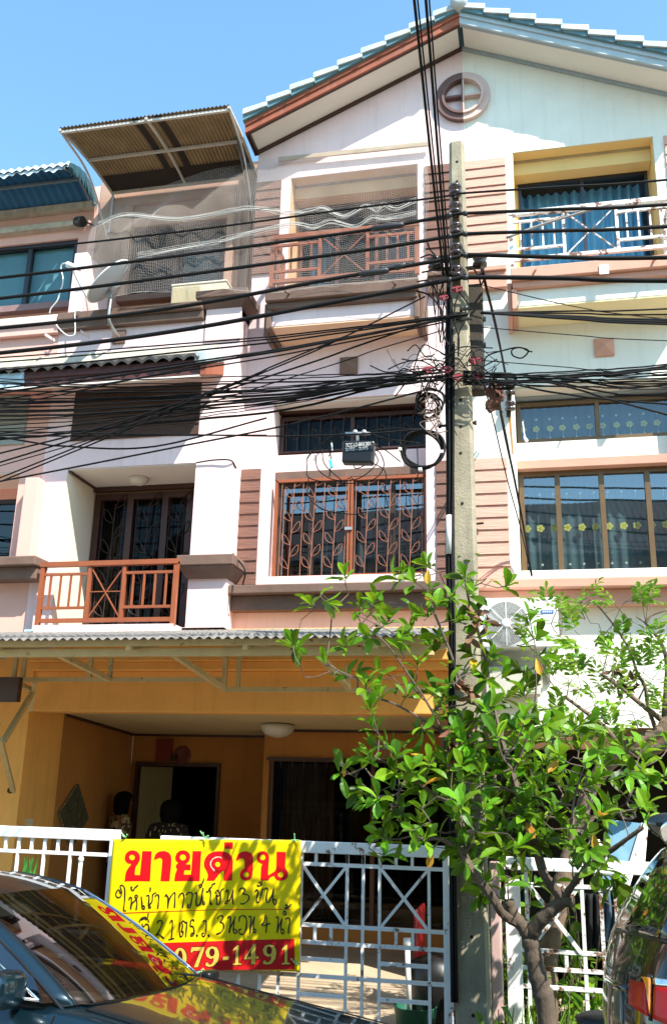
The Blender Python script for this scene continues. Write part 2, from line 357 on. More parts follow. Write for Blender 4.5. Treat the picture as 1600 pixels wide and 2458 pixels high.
def main_block(h, mx, P):
    pink = P['pink']
    X = lambda a, b: (min(mx(a), mx(b)), max(mx(a), mx(b)))
    def bx(mb, a, b, *r): q = X(a, b); return mb.box(q[0], q[1], *r)
    hl = []
    for a, b, z0, z1, d in ((-2.575,-1.05,7.03,8.852,.36), (-2.665,-.975,3.905,5.946,.34)):
        q = X(a, b); hl.append((q[0], q[1], z0, z1, d))
    q = X(-3.0, AX)
    wb = MB(); wall(wb, q[0], q[1], P['zbase'], roofz, hl, 9.0)
    xe = mx(-3.0); wb.quad((xe,9,P['zbase']),(xe,12,P['zbase']),(xe,12,roofz(-3)),(xe,9,roofz(-3)))
    wb.build('gable_wall', P['wall'], h)
    # upper opening: recess back wall, sliding door
    q = X(-2.575,-1.05)
    rb = MB(); wall(rb, q[0], q[1], 7.03, 8.85, [(*X(-2.54,-1.10), 7.05, 8.66, .02)], 9.352); rb.build('recess_wall', P['recess'], h)
    tint_skin = MB(); bx(tint_skin, -2.572, -1.053, 9.012, 9.35, 8.844, 8.850)  # thin skin added over the reveals, bounce light put into its colour
    for a, b in ((-2.573,-2.568), (-1.057,-1.052)): bx(tint_skin, a, b, 9.012, 9.35, 7.04, 8.844)
    tint_skin.build('bounce_tint_skin', P['recess'], h)
    bx(MB(), -2.565, -1.06, 9.165, 9.348, 8.662, 8.843).build('door_lintel', P['recess'], h)
    bx(MB(), -2.56, -1.065, 9.150, 9.164, 8.815, 8.842).build('ceiling_cornice', P['cornice'], h)
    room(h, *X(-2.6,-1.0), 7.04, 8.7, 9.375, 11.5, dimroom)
    x0, x1 = X(-2.54,-1.10)
    if pink:
        window(h, x0, x1, 7.05, 8.66, 9.365, darkwood, dark_glass, [x0+.48, x0+.96], name='balcony_door')
        curtain(h, x0+.1, x0+.4, 7.1, 8.3, 9.48, curtainblue, 4); curtain(h, x0+1.0, x0+1.3, 7.1, 8.3, 9.48, curtainblue, 4)
    else:
        window(h, x0, x1, 7.05, 8.66, 9.365, blackalu, clear_glass, [x0+.72], name='balcony_door', fw=.035)
        curtain(h, x0-.05, x0+1.40, 7.06, 8.68, 9.62, curtainblue, 14, .035)
    # siding
    for a, b, z0, z1, n in ((-2.998,-2.69,7.575,8.84,10), (-.968,AX-.002 if pink else AX,7.575,8.80,10), (-2.998,-2.775,3.875,5.17,10), (-.872,AX-.002,3.875,5.16,10)):
        qq = X(a, b); boards(MB(), qq[0], qq[1], z0, z1, 9.0, n).build('siding_panel', P['board'], h)
    # lower ledge
    led = MB(); bx(led, -3.0, AX-.001, 8.76, 9.0, 3.735, 3.83); bx(led, -3.0, AX-.001, 8.86, 9.0, 3.575, 3.735)
    led.build('window_ledge', P['conc'], h, bevel=.012)
    # mid floor mouldings at balcony level
    bm_ = MB(); bx(bm_, -.94, AX-.001, 8.90, 9.0, 7.30, 7.36); bx(bm_, -.94, AX-.001, 8.93, 9.0, 7.10, 7.30); bm_.build('string_course', P['conc'], h, bevel=.008)
    # balcony slab, apron, side mouldings
    sb = MB(); bx(sb, -2.655, -.985, 8.45, 9.0, 6.90, 7.035); bx(sb, -2.64, -1.0, 8.50, 9.0, 6.83, 6.90)
    for a, b in ((-2.655,-2.60), (-1.04,-.985)):
        bx(sb, a, b, 8.52, 9.0, 6.60, 6.83)
    for a, b in ((-2.70,-2.655), (-.985,-.94)): bx(sb, a, b, 8.60, 9.0, 6.56, 6.95)
    s_ = sb.build('balcony_slab', P['conc'], h, bevel=.008)
    bx(MB(), -2.60, -1.04, 8.565, 9.0, 6.645, 6.83).build('balcony_apron', P['wall'], h, bevel=.006)
    bx(MB(), -2.598, -1.042, 8.57, 8.998, 6.630, 6.645).build('balcony_underside', P['under'], h)  # plate under the apron, warm bounce light tinted into its colour
    for x in (-2.38, -1.22): MB().tube([(mx(x),8.46,6.97),(mx(x-.02),8.34,6.93)], .012, 8).build('drain_spout', P['conc'], h)
    if not pink:
        a_, b_ = at('d',1128,610,8.44), at('d',1190,660,8.44); MB().box(a_.x,b_.x,8.438,8.449,b_.z,a_.z).build('wall_plate', chipwhite, h)
    # railing
    q = X(-2.605,-1.0)
    railing(h, q[0], q[1], 7.09, 7.70, 8.5, P['rail'], .046 if pink else .042)
    rm = MB()
    xs_ = mx(-2.605); rm.bar((xs_,8.5,7.69),(xs_,8.98,7.69),.04); rm.bar((xs_,8.5,7.15),(xs_,8.98,7.15),.035)
    for k in range(3): rm.bar((xs_,8.62+.12*k,7.15),(xs_,8.62+.12*k,7.69),.018)
    rm.bar((xs_,8.96,7.12),(xs_,8.96,7.69),.03)
    rm.build('side_railing', P['rail'], h)
    # small square relief
    c = mx(-1.82) if pink else mx(-1.908); s = .1
    pm = MB().box(c-s,c+s,8.975,9.0,6.222,6.422); pm.add([(c-s,8.975,6.222),(c+s,8.975,6.222),(c+s,8.975,6.422),(c-s,8.975,6.422),(c,8.915,6.322)], [(0,1,4),(1,2,4),(2,3,4),(3,0,4)])
    pm.build('square_relief', P['conc'], h)
    # second floor window group
    q = X(-2.665,-.975)
    bx(MB(), -2.66, -.98, 9.03, 9.33, 5.925, 5.943).build('soffit_board', P['soff'], h)
    bx(MB(), -2.66, -.98, 9.22, 9.33, 5.895, 5.925).build('soffit_trim', P['trim'], h)
    sp = MB(); bx(sp, -2.662, -.978, 9.24, 9.34, 5.18, 5.40); sp.build('spandrel', P['wall'], h)
    sp = MB(); bx(sp, -2.662, -.978, 9.17, 9.34, 5.085, 5.18); sp.build('window_lintel', P['conc'], h, bevel=.006)
    sp = MB(); bx(sp, -2.662, -.978, 9.02, 9.34, 3.88, 3.965); sp.build('window_sill', P['wall'], h, bevel=.006)
    fr, gl = (darkwood, dark_glass) if pink else (bronze, win_glass)
    gl = dark_glass if pink else upper_glass
    window(h, q[0]+.01, q[1]-.01, 5.405, 5.87, 9.30, fr, gl, [mx(-1.82)], name='upper_window')
    c0 = [q[0]+.01+(q[1]-q[0]-.02)*t for t in (.235,.5,.77)]
    window(h, q[0]+.01, q[1]-.01, 3.968, 5.083, 9.30, bronze if not pink else M('dark_bronze', (.05,.032,.022), .4, .1, 8), win_glass if not pink else glass('grille_window_glass', (.7,.8,.85), .18, tr=.8), c0, name='window', fw=.052)
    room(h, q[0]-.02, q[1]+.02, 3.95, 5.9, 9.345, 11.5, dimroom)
    if pink:
        curtain(h, q[0]+.45, q[1]-.05, 3.98, 5.05, 9.55, curtaingrey, 10, .02); curtain(h, q[0]+.03, q[1]-.03, 5.42, 5.8, 9.5, curtaingrey, 14, .02)
    else:
        for (z0, z1) in ((3.98, 5.08), (5.41, 5.86)):
            curtain(h, q[0]+.03, q[1]-.03, z0, z1, 9.43, curtaingrey, 16, .012)
        fm = MB()
        for k in range(12):
            x = q[0]+.08+.138*k+random.uniform(-.008,.008)
            for z, r in ((4.49, .036), (5.60, .032)):
                for a in range(5):
                    cx, cz = x+.62*r*math.cos(a*1.2566), z+.62*r*math.sin(a*1.2566); fm.lathe((cx,9.375,cz), (0,-1,0), [(r*.55,0),(r*.5,.004)], 8)
        fm.build('curtain_flower', motif, h)
        fm = MB()
        for k in range(12):
            x = q[0]+.08+.138*k
            for z in (4.86, 4.10, 5.49, 5.71): fm.lathe((x,9.376,z), (0,-1,0), [(.014,0),(.012,.004)], 8)
            fm.box(x-.002,x+.002,9.399,9.401,4.80,4.86); fm.box(x-.002,x+.002,9.399,9.401,5.50,5.57)
        fm.build('curtain_dots', motifw, h)
    # roof edge: soffit, fascia, tiles
    sgn = -1 if pink else 1
    def sl(x, dz): return roofz(x)+dz
    xe = mx(-3.04)
    def strip(xa, xb, y0, y1, d0, d1):
        a, b = (xa, xb)
        return MB().hexa([(a,y0,sl(a,d0)),(b,y0,sl(b,d0)),(b,y1,sl(b,d0)),(a,y1,sl(a,d0))], [(a,y0,sl(a,d1)),(b,y0,sl(b,d1)),(b,y1,sl(b,d1)),(a,y1,sl(a,d1))])
    strip(AX+sgn*.03, xe, 8.64, 8.995, -.03, .0).build('verge_soffit', P['soff'], h)
    tr = strip(AX, xe, 8.955, 8.995, -.065, -.032); t2 = strip(AX, xe, 8.60, 8.64, -.055, .0); tr.add(t2.v, t2.f)
    t2 = MB().box(min(xe, xe-sgn*.05), max(xe, xe-sgn*.05), 8.60, 8.99, sl(xe,-.06), sl(xe,0)); tr.add(t2.v, t2.f)
    tr.build('verge_trim', P['trim'], h)
    fb = strip(AX, xe-.0, 8.575, 8.60, -.055, .085); t2 = strip(AX, xe, 8.555, 8.575, .03, .10); fb.add(t2.v, t2.f); fb.build('fascia', P['fascia'], h)
    # under-tile course and rake tiles
    ut = MB(); cp = MB(); nseg = 9; L = abs(xe-AX)/nseg
    for k in range(nseg+0):
        xa = AX+sgn*L*k; xb = AX+sgn*L*(k+1.06)
        da, db = .115, .145
        ut.hexa([(xa,8.52,sl(xa,.085)),(xb,8.52,sl(xb,.085)),(xb,9.2,sl(xb,.085)),(xa,9.2,sl(xa,.085))], [(xa,8.52,sl(xa,da+.015)),(xb,8.52,sl(xb,db+.03)),(xb,9.2,sl(xb,db)),(xa,9.2,sl(xa,da))])
        # cap tile: half-round lying along the verge, lower end lifted over the next one
        pts = []
        for e, x, lift, rr in ((0, xa, .120, .100), (1, xb, .175, .125)):
            ring = []
            for j in range(9):
                a = PI*j/8; ring.append((x, 8.495+rr*1.05*(1-math.copysign(abs(math.cos(a))**.5, math.cos(a))), sl(x, lift-.02+rr*.9*math.sin(a)**.5)))
            pts.append(ring)
        n = 9; vs = pts[0]+pts[1]; fs = [(j, j+1, n+j+1, n+j) for j in range(n-1)]+[tuple(range(n)), tuple(range(2*n-1, n-1, -1)), (0, n, 2*n-1, n-1)]
        cp.add(vs, fs)
    ut.build('tile_course', tileteal, h); cp.build('verge_tile', tilepale, h)
    if not pink: MB().lathe((AX,8.46,10.60), (0,1,0), [(.05,-.03),(.085,-.015),(.10,.02),(.10,.5)], 20).build('ridge_cap', tilepale, h, smooth=True)
    rf = MB(); xo = xe
    rf.hexa([(AX,8.6,sl(AX,.07)),(xo,8.6,sl(xo,.07)),(xo,16,sl(xo,.07)),(AX,16,sl(AX,.07))], [(AX,8.6,sl(AX,.12)),(xo,8.6,sl(xo,.12)),(xo,16,sl(xo,.12)),(AX,16,sl(AX,.12))])
    rf.build('roof', tileteal, h)
    # half of the round gable ornament
    a0, a1 = (PI/2, 1.5*PI) if pink else (-PI/2, PI/2); vz = 9.672
    vm = MB(); n = 22
    for ra, rb_, y0 in ((.235,.318,8.94), (.215,.245,8.915)):
        for i in range(n):
            p = a0+(a1-a0)*i/n; qn = a0+(a1-a0)*(i+1)/n
            lo = [(AX+r*math.cos(t), y0, vz+1.04*r*math.sin(t)) for r, t in ((ra,p),(rb_,p),(rb_,qn),(ra,qn))]
            vm.hexa([(x,9.0,z) for x, y, z in lo], lo)
    d = -1 if pink else 1
    vm.box(min(AX,AX+d*.22), max(AX,AX+d*.22), 8.93, 9.0, vz-.014, vz+.014)
    vm.box(min(AX,AX+d*.014), max(AX,AX+d*.014), 8.925, 9.0, vz-.225, vz+.225)
    vm.build('round_ornament', P['orn'], h)

pal_p = dict(pink=True, wall=pinkwall, zbase=3.38, recess=tanwall, cornice=brownconc, board=brownboard, conc=brownconc, under=M('peach_underside', (.78,.52,.34), .9, .06), rail=terracotta, soff=soffit, trim=darkwood, fascia=redwood, orn=M('brown_ornament', (.15,.085,.075), .85, .15, 4))
pal_m = dict(pink=False, wall=mintwall, zbase=2.55, recess=yellowwall, cornice=M('grey_cornice', (.42,.34,.2), .9, .2, 5), board=salmonboard, conc=salmonconc, under=creamwall, rail=rustywhite, soff=soffit, trim=greytrim, fascia=M('pale_blue_fascia', (.42,.50,.53), .6, .12, 4, streak=.2), orn=M('pale_brown_ornament', (.62,.44,.38), .85, .12, 4))

# ================================================================== pink townhouse
H1 = thing('pink_townhouse', 'pale pink three storey townhouse with brown siding, terracotta railings and orange carport', 'house', (-2.9,9,0))
main_block(H1, lambda x: x, pal_p)
XL, XR = -5.22, -3.0
# left bay front wall with recess
wb = MB(); wall(wb, XL, XR, 3.38, 6.87, [(-4.92,-3.415,3.385,5.168,.72)], 8.7)
wb.quad((XR,8.7,3.38),(XR,9.0,3.38),(XR,9.0,7.0),(XR,8.7,7.0)); wb.build('bay_wall', pinkwall, H1)
bk = MB(); wall(bk, -4.92, -3.415, 3.38, 5.168, [(-4.90,-3.5,3.40,5.08,.03)], 9.40); bk.build('recess_wall', tanwall, H1)
MB().box(-4.915,-3.42,9.33,9.398,5.10,5.15).build('ceiling_cornice', darkwood, H1)
MB().bar((-4.905,8.72,5.15),(-4.905,9.4,5.15),.03,.03).build('ceiling_cornice', darkwood, H1)
lin_ = M('bounce_tint_cream', (.80,.68,.52), .9, .06, 2)  # cream of an added skin, warm bounce light put into its colour
MB().quad((-4.917,8.705,3.39),(-4.917,9.40,3.39),(-4.917,9.40,5.165),(-4.917,8.705,5.165)).build('recess_bounce_skin', lin_, H1)
MB().box(-4.91,-3.42,8.71,9.40,5.157,5.165).build('recess_ceiling', soffit, H1)
window(H1, -4.90, -3.5, 3.40, 5.08, 9.42, darkwood, dark_glass, [-4.45,-4.02,-3.72], name='balcony_door', fw=.075, depth=.10)
room(H1, -4.95,-3.4,3.39,5.1,9.46,11.5,dimroom)
curtain(H1, -4.8,-3.6,3.42,5.0,9.75,M('brown_curtain',(.045,.026,.016),.9,.2,3),12,.02)
ceiling_lamp(H1, at('e',820,845,9.05).xyz[:2]+(5.155,) if False else (-4.24,9.08,5.150), .115)
# vine grille behind the door frame
def vine(mb, x0, z0, x1, z1, y, n, s, r, flip=1, first=0):
    for k in range(n):
        t = (k+.35)/n
        for sd in (-1, 1):
            tt = t+(.0 if sd < 0 else .5/n)
            if tt > .97: continue
            px_, pz = x0+(x1-x0)*tt, z0+(z1-z0)*tt
            pts = []
            for i in range(11):
                a = i/10; ww = math.sin(PI*a)*.30*s; pts.append((px_+sd*s*(.75*a), y, pz+s*1.05*a+ww*.75))
            for i in range(9, -1, -1):
                a = i/10; ww = math.sin(PI*a)*.34*s; pts.append((px_+sd*(s*.75*a+ww*.8), y, pz+s*1.05*a-ww*.55))
            mb.tube(pts, r, 4, cap=False)
    mb.tube([(x0,y,z0),((x0+x1)/2,y,(z0+z1)/2),(x1,y,z1)], r*1.15, 5)
gm = MB()
for x in (-4.66,-4.24,-3.86): vine(gm, x, 3.5, x+.03, 4.95, 9.36, 4, .17, .0055)
for x in (-4.78,-4.52,-4.36,-4.12,-3.95,-3.78): gm.tube([(x,9.36,3.45),(x,9.36,5.0)], .005, 5)
gm.build('vine_grille', M('brown_iron', (.03,.015,.011), .5, .2, 8), H1)
railing(H1, -4.955, -3.47, 3.37, 4.03, 8.5, terracotta, .046, fr=(.36,.62), nb=4)
MB().box(-4.97,-3.45,8.46,8.7,3.30,3.385).build('balcony_slab', pinkwall, H1)
# flared capitals and parapet ledge
def capital(x0, x1, z0, z1, ylo, yhi, fl=.09):
    mb = MB(); zm = z0+(z1-z0)*.52
    mb.box(x0-fl, x1+fl, ylo-fl, yhi, zm, z1)
    mb.hexa([(x0,ylo,z0),(x1,ylo,z0),(x1,yhi,z0),(x0,yhi,z0)], [(x0-fl*.9,ylo-fl*.9,zm-.001),(x1+fl*.9,ylo-fl*.9,zm-.001),(x1+fl*.9,yhi,zm-.001),(x0-fl*.9,yhi,zm-.001)])
    return mb
capital(-3.42,-2.985,3.885,4.115,8.66,8.995).build('pillar_capital', brownconc, H1, bevel=.01)
capital(-3.42,-2.985,6.985,7.175,8.66,8.995).build('pillar_capital', brownconc, H1, bevel=.01)
MB().box(-3.405,-2.99,8.672,8.695,6.6,6.985).build('pillar_face', pinkwall, H1)
pl = MB().box(-5.20,-3.43,8.58,8.72,6.965,7.06); pl.box(-5.20,-3.43,8.63,8.72,6.865,6.965); pl.build('parapet_ledge', brownconc, H1, bevel=.012)
MB().box(-5.2,-3.0,8.72,9.3,6.90,7.0).build('terrace_floor', brownconc, H1)
c = at('t',1310,1970,8.7); MB().box(c.x-.07,c.x+.08,8.672,8.699,c.z-.08,c.z+.085).build('square_relief', brownconc, H1)
# third-floor bay wall
wb = MB(); wall(wb, XL+.0, XR, 7.0, 9.35, [(-4.72,-3.46,7.585,8.62,.10)], 9.3); terr = M('shade_darkened_pink_plaster', (.44,.27,.19), .9, .12, 1.5, streak=.3, dirt=(.22,.13,.09)); wb.build('terrace_wall', terr, H1)  # pink plaster darkened, the awning's shade put into its colour
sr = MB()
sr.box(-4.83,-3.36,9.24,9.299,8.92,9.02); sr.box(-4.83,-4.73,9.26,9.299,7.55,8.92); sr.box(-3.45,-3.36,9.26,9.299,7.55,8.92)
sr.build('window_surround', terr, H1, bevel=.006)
MB().box(-4.80,-3.40,9.18,9.299,7.50,7.585).build('window_sill', brownconc, H1, bevel=.006)
window(H1, -4.72,-3.46,7.585,8.62,9.36,darkwood,clear_glass,[-4.12],name='window',fw=.05)
room(H1, -4.75,-3.43,7.56,8.65,9.40,11,dimroom)
curtain(H1, -4.1,-3.5,7.6,8.5,9.55,curtaingrey,6,.02)
pp = MB(); pp.tube([(-3.28,9.27,7.02),(-3.28,9.27,9.2)], .022, 8); pp.tube([(-3.16,9.27,7.02),(-3.16,9.27,9.2)], .022, 8); pp.build('rain_pipe', terr, H1, smooth=True)
MB().box(XL,XR,9.31,16,9.28,9.4).build('flat_roof', brownconc, H1)
# partition fins at the left boundary
def fin(z0, z1, top, y0):
    return MB().hexa([(top-.09,y0,z0),(top+.09,y0,z0),(top+.09,9.28,z0),(top-.09,9.28,z0)], [(top-.085,y0,z1),(top+.08,y0,z1),(top+.08,9.28,z1),(top-.085,9.28,z1)])
fin(7.06, 7.89, -5.03, 8.66).build('partition_fin', pinkwall, H1, bevel=.01)
# panel
boards(MB(), -4.918, -3.41, 5.49, 6.105, 8.7, 5).build('dark_panel', darkpanel, H1)
# tiled canopy over the panel
def canopy(h, x0, x1, endR, fmat):
    fa = MB().box(x0,x1,8.20,8.225,5.955,6.06); fa.box(x0,x1,8.18,8.20,6.05,6.13); fa.build('canopy_fascia', fmat, h, bevel=.004)
    MB().hexa([(x0,8.225,5.955),(x1,8.225,5.955),(x1,8.7,6.19),(x0,8.7,6.19)], [(x0,8.225,5.975),(x1,8.225,5.975),(x1,8.7,6.21),(x0,8.7,6.21)]).build('canopy_soffit', M('canopy_soffit_board',(.55,.36,.22),.9,.1) if h is H1 else peachwall, h)
    MB().box(x0,x1,8.192,8.235,5.938,5.955).build('canopy_trim', soffit, h)
    p = .155; n = int((x1-x0)/p*10)
    def tz(u, v_):
        x = x0+(x1-x0)*u; s = abs(math.sin((x)/p*PI)); y = 8.13+.57*v_
        return (x, y, 6.13+.05*s+.52*(y-8.13))
    tl = MB().grid(tz, n, 4)
    tl.grid(lambda u, v_: (tz(u,0)[0], 8.13+.001, tz(u,0)[2]-.035*v_), n, 1)
    tl.build('canopy_tiles', tiledark, h, smooth=False)
    MB().hexa([(x0,8.60,6.39),(x1,8.60,6.39),(x1,8.7,6.39),(x0,8.7,6.39)], [(x0,8.66,6.55),(x1,8.66,6.55),(x1,8.7,6.55),(x0,8.7,6.55)]).build('cement_flashing', mosscem, h)
canopy(H1, -5.27, -3.24, True, maroon)
ec = MB()
for k in range(3):
    y0 = 8.14+.17*k; z0 = 6.05+.52*(y0-8.13)
    ec.hexa([(-3.30,y0,z0+.02),(-3.14,y0,z0),(-3.14,y0+.19,z0+.08),(-3.30,y0+.19,z0+.10)], [(-3.30,y0,z0+.15),(-3.16,y0,z0+.15),(-3.16,y0+.19,z0+.24),(-3.30,y0+.19,z0+.24)])
ec.build('verge_tile', tilepale, H1, bevel=.02)
MB().hexa([(-3.24,8.185,5.945),(-3.165,8.185,5.945),(-3.165,8.7,6.18),(-3.24,8.7,6.18)], [(-3.24,8.185,6.10),(-3.165,8.185,6.10),(-3.165,8.7,6.36),(-3.24,8.7,6.36)]).build('canopy_fascia', redwood, H1, bevel=.004)
# window grille with leaves (two leaves)
gf = MB(); y = 9.055
for a, b, z0, z1 in ((-2.605,-1.80,3.955,5.03), (-1.775,-.985,3.965,5.02)):
    for p, q_ in (((a,z0),(b,z0)), ((a,z1),(b,z1)), ((a,z0),(a,z1)), ((b,z0),(b,z1))): gf.bar((p[0],y,p[1]),(q_[0],y,q_[1]),.034,.034,up=(0,1,0))
gf.build('window_grille', terracotta, H1)
gm = MB()
for a, n in ((-2.555,7), (-1.74,7)):
    for i in range(n):
        x = a+.118*i
        if i % 2 == 0: gm.tube([(x,y,3.96),(x+.012,y,5.02)], .0045, 5)
        else: vine(gm, x-.01, 3.96, x+.03, 5.0, y, 4, .125, .0040)
gm.build('leaf_rods', M('terracotta_rods', (.30,.115,.065), .5, .12, 6), H1)
lk = MB().box(-1.84,-1.76,9.02,9.04,4.45,4.48); lk.build('latch', galv, H1)
gm = MB()
for i in range(13):
    x = -2.58+.13*i
    if i % 2: vine(gm, x, 5.43, x+.01, 5.86, 9.255, 1, .13, .0035)
    else: gm.tube([(x,9.255,5.42),(x,9.255,5.86)], .0035, 5)
gm.box(-2.64,-1.0,9.245,9.262,5.425,5.445); gm.build('upper_grille', M('dark_terracotta', (.06,.028,.02), .5, .2, 8), H1)
# ---- orange ground floor
og = MB(); og.box(XL,-.51,8.82,9.3,3.06,3.385); og.box(XL,-.51,8.88,9.3,2.975,3.06); og.box(XL,-.51,9.0,9.3,2.555,2.975)
og.build('carport_beam', orangewall, H1, bevel=.01)
MB().hexa([(-5.38,8.98,0),(-5.215,8.98,0),(-5.215,9.75,0),(-5.38,9.75,0)], [(-5.38,8.98,3.38),(-5.215,8.98,3.38),(-5.215,9.75,3.38),(-5.38,9.75,3.38)]).build('carport_column', orangewall, H1, bevel=.006)
inwall = M('shade_darkened_orange_plaster', (.47,.195,.045), .88, .14, 1.4, grime=.3, streak=.35, dirt=(.16,.06,.015))  # orange plaster darkened, the carport's shade put into its colour
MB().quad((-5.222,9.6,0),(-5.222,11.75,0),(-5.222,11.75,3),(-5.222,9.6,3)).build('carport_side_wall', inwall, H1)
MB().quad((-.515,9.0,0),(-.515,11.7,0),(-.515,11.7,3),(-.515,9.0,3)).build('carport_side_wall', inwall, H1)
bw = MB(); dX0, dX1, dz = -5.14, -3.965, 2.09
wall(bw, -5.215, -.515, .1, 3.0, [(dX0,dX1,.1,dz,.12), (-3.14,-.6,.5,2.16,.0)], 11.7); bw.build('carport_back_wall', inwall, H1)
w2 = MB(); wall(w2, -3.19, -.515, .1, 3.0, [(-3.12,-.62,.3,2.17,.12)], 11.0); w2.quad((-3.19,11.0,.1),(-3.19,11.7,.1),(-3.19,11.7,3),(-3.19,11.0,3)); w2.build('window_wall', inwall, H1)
room(H1, dX0-.1, dX1+.1, .1, dz+.05, 11.82, 14, darkvoid)
MB().hexa([(-5.21,9.15,2.625),(-.52,9.15,2.625),(-.52,11.7,2.448),(-5.21,11.7,2.448)], [(-5.21,9.15,2.75),(-.52,9.15,2.75),(-.52,11.7,2.6),(-5.21,11.7,2.6)]).build('carport_ceiling', M('carport_ceiling_paint', (.60,.47,.26), .9, .07, 2), H1)
cn = MB(); cn.bar((-5.2,9.8,2.565),(-5.2,11.68,2.435),.03); cn.bar((-5.2,11.68,2.435),(-3.2,11.68,2.435),.03); cn.bar((-3.19,10.98,2.48),(-.53,10.98,2.48),.03); cn.build('ceiling_cornice', darkwood, H1)
df = MB(); df.box(dX0,dX0+.05,11.66,11.8,.1,dz); df.box(dX1-.04,dX1,11.66,11.8,.1,dz); df.box(dX0+.05,dX1-.04,11.66,11.8,dz-.05,dz); df.build('door_frame', darkwood, H1)
# open door leaf, swung inward
dl = MB(); a, b = V((dX0+.06,11.72,0)), V((-4.822,12.2,0))
dl.hexa([(a.x,a.y,.12),(b.x,b.y,.12),(b.x-.02,b.y+.035,.12),(a.x-.02,a.y+.035,.12)], [(a.x,a.y,dz-.06),(b.x,b.y,dz-.06),(b.x-.02,b.y+.035,dz-.06),(a.x-.02,a.y+.035,dz-.06)])
nrm = V(((b-a).y, -(b-a).x, 0)).normalized()
def dp(u, z): p = a.lerp(b, u)+nrm*.004; return (p.x, p.y, z)
dl.tube([dp(.25,.3),dp(.25,1.55),dp(.32,1.72),dp(.5,1.80),dp(.68,1.72),dp(.75,1.55),dp(.75,.3)], .012, 6)
dl.tube([dp(.42,.4),dp(.42,1.5),dp(.5,1.62),dp(.58,1.5),dp(.58,.4)], .008, 6)
dl.build('door_leaf', M('cream_door', (.30,.22,.10), .6, .08, 3), H1)
# carport window: frame, curtains, dark
window(H1, -3.12,-.62,.3,2.17,11.06,M('brown_window_frame',(.10,.045,.02),.6,.1,4),dark_glass,[-1.85],fw=.05)
curtain(H1, -3.0,-2.35,.35,2.1,11.25,curtaintan,7,.03); room(H1,-3.15,-.6,.3,2.2,11.12,13,darkvoid)
gm = MB()
for k in range(18): gm.box(-3.1+.14*k,-3.092+.14*k,10.95,10.96,2.04,2.14)
gm.box(-3.14,-.6,10.945,10.965,2.13,2.16); gm.build('security_bars', darkwood, H1)
ceiling_lamp(H1, (-2.89,10.5,2.515), .2)
# diamond of glass blocks in the side wall
pts = [atx('r',755,1640,-5.21), atx('r',858,1985,-5.21), atx('r',690,2290,-5.21), atx('r',565,1940,-5.21)]
dm = MB(); N = 3
for i in range(N):
    for j in range(N):
        def pt(u, v_): return pts[0].lerp(pts[1], u).lerp(pts[3].lerp(pts[2], u), v_)
        q4 = [pt((i+.06)/N,(j+.06)/N), pt((i+.94)/N,(j+.06)/N), pt((i+.94)/N,(j+.94)/N), pt((i+.06)/N,(j+.94)/N)]
        dm.hexa([p+V((.0,0,0)) for p in q4], [p+V((.03,0,0)) for p in q4])
dmo = dm.build('glass_blocks', M('smoky_glass_block', (.10,.095,.06), .25, .1, 6, spec=.6), H1)
MB().add([p+V((.012,0,0)) for p in pts], [(0,1,2,3)]).build('grout', M('grout_line', (.42,.38,.25), .9, .1), H1)
c = atx('r',270,2060,-5.224); MB().box(-5.224,-5.19,c.y-.05,c.y+.05,c.z-.08,c.z+.07).build('switch_box', plasticbeige, H1, bevel=.006)

# ================================================================== mint townhouse
H2 = thing('mint_townhouse', 'mint and cream townhouse with salmon siding and rusty white balcony railing', 'house', (.8,9,0))
main_block(H2, lambda x: 2*AX-x, pal_m)
wb = MB(); wall(wb, 1.987, 4.2, 2.55, 9.3, [(2.4,3.9,3.4,5.17,.6)], 8.9); wb.quad((1.987,8.9,2.55),(1.987,9.0,2.55),(1.987,9.0,9.3),(1.987,8.9,9.3)); wb.build('bay_wall', mintwall, H2)
room(H2, 2.4,3.9,3.4,5.17,9.5,11,dimroom); MB().box(1.99,4.2,9,16,9.3,9.4).build('flat_roof', tileteal, H2)
gb = MB(); gb.box(-.50,4.2,9.001,9.3,2.45,2.545); gb.build('carport_beam', mintwall, H2)
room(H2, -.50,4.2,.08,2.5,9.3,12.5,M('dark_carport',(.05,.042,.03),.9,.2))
cb = MB(); cb.box(-.50,4.2,9.05,9.3,2.25,2.45); cb.build('carport_lintel', M('brown_beam',(.16,.08,.03),.85,.2), H2)
# rusty stain streak under the drop-wire bracket
s0, s1 = at('g',572,570,8.998), at('g',590,800,8.998)
MB().add([(s0.x-.008,8.997,s0.z),(s0.x+.018,8.997,s0.z),(s1.x+.014,8.997,s1.z),(s1.x+.002,8.997,s1.z)], [(0,1,2,3)]).build('rust_stain', M('rust_run',(.48,.22,.06),.95,.25,9), H2)

# ================================================================== peach townhouse (left neighbour)
H3 = thing('peach_townhouse', 'peach townhouse at the left edge with grey-green panel and dark framed windows', 'house', (-6.6,9,0))
wb = MB(); wall(wb, -9.5, -5.221, 3.28, 6.87, [(-7.0,-5.505,4.10,5.17,.55)], 8.705); wb.build('bay_wall', peachwall, H3)
MB().box(-7.0,-5.505,8.71,9.25,5.158,5.167).build('recess_ceiling', soffit, H3)
bk = MB(); wall(bk, -7.0,-5.505,4.1,5.168,[(-7.0,-5.53,4.1,5.03,.03)],9.25); bk.build('recess_wall', peachwall, H3)
window(H3, -6.95,-5.53,4.10,5.03,9.29,blackalu,glass('street_window_glass',(.6,.7,.75),.03,tr=.5),[-6.2],fw=.05); room(H3,-7.0,-5.5,4.1,5.1,9.33,11,dimroom)
boards(MB(), -7.4,-5.497,5.49,6.11,8.705,7).build('grey_panel', greypanel, H3)
canopy(H3, -9.0, -5.272, False, M('blue_white_fascia',(.42,.58,.66),.6,.1,3))
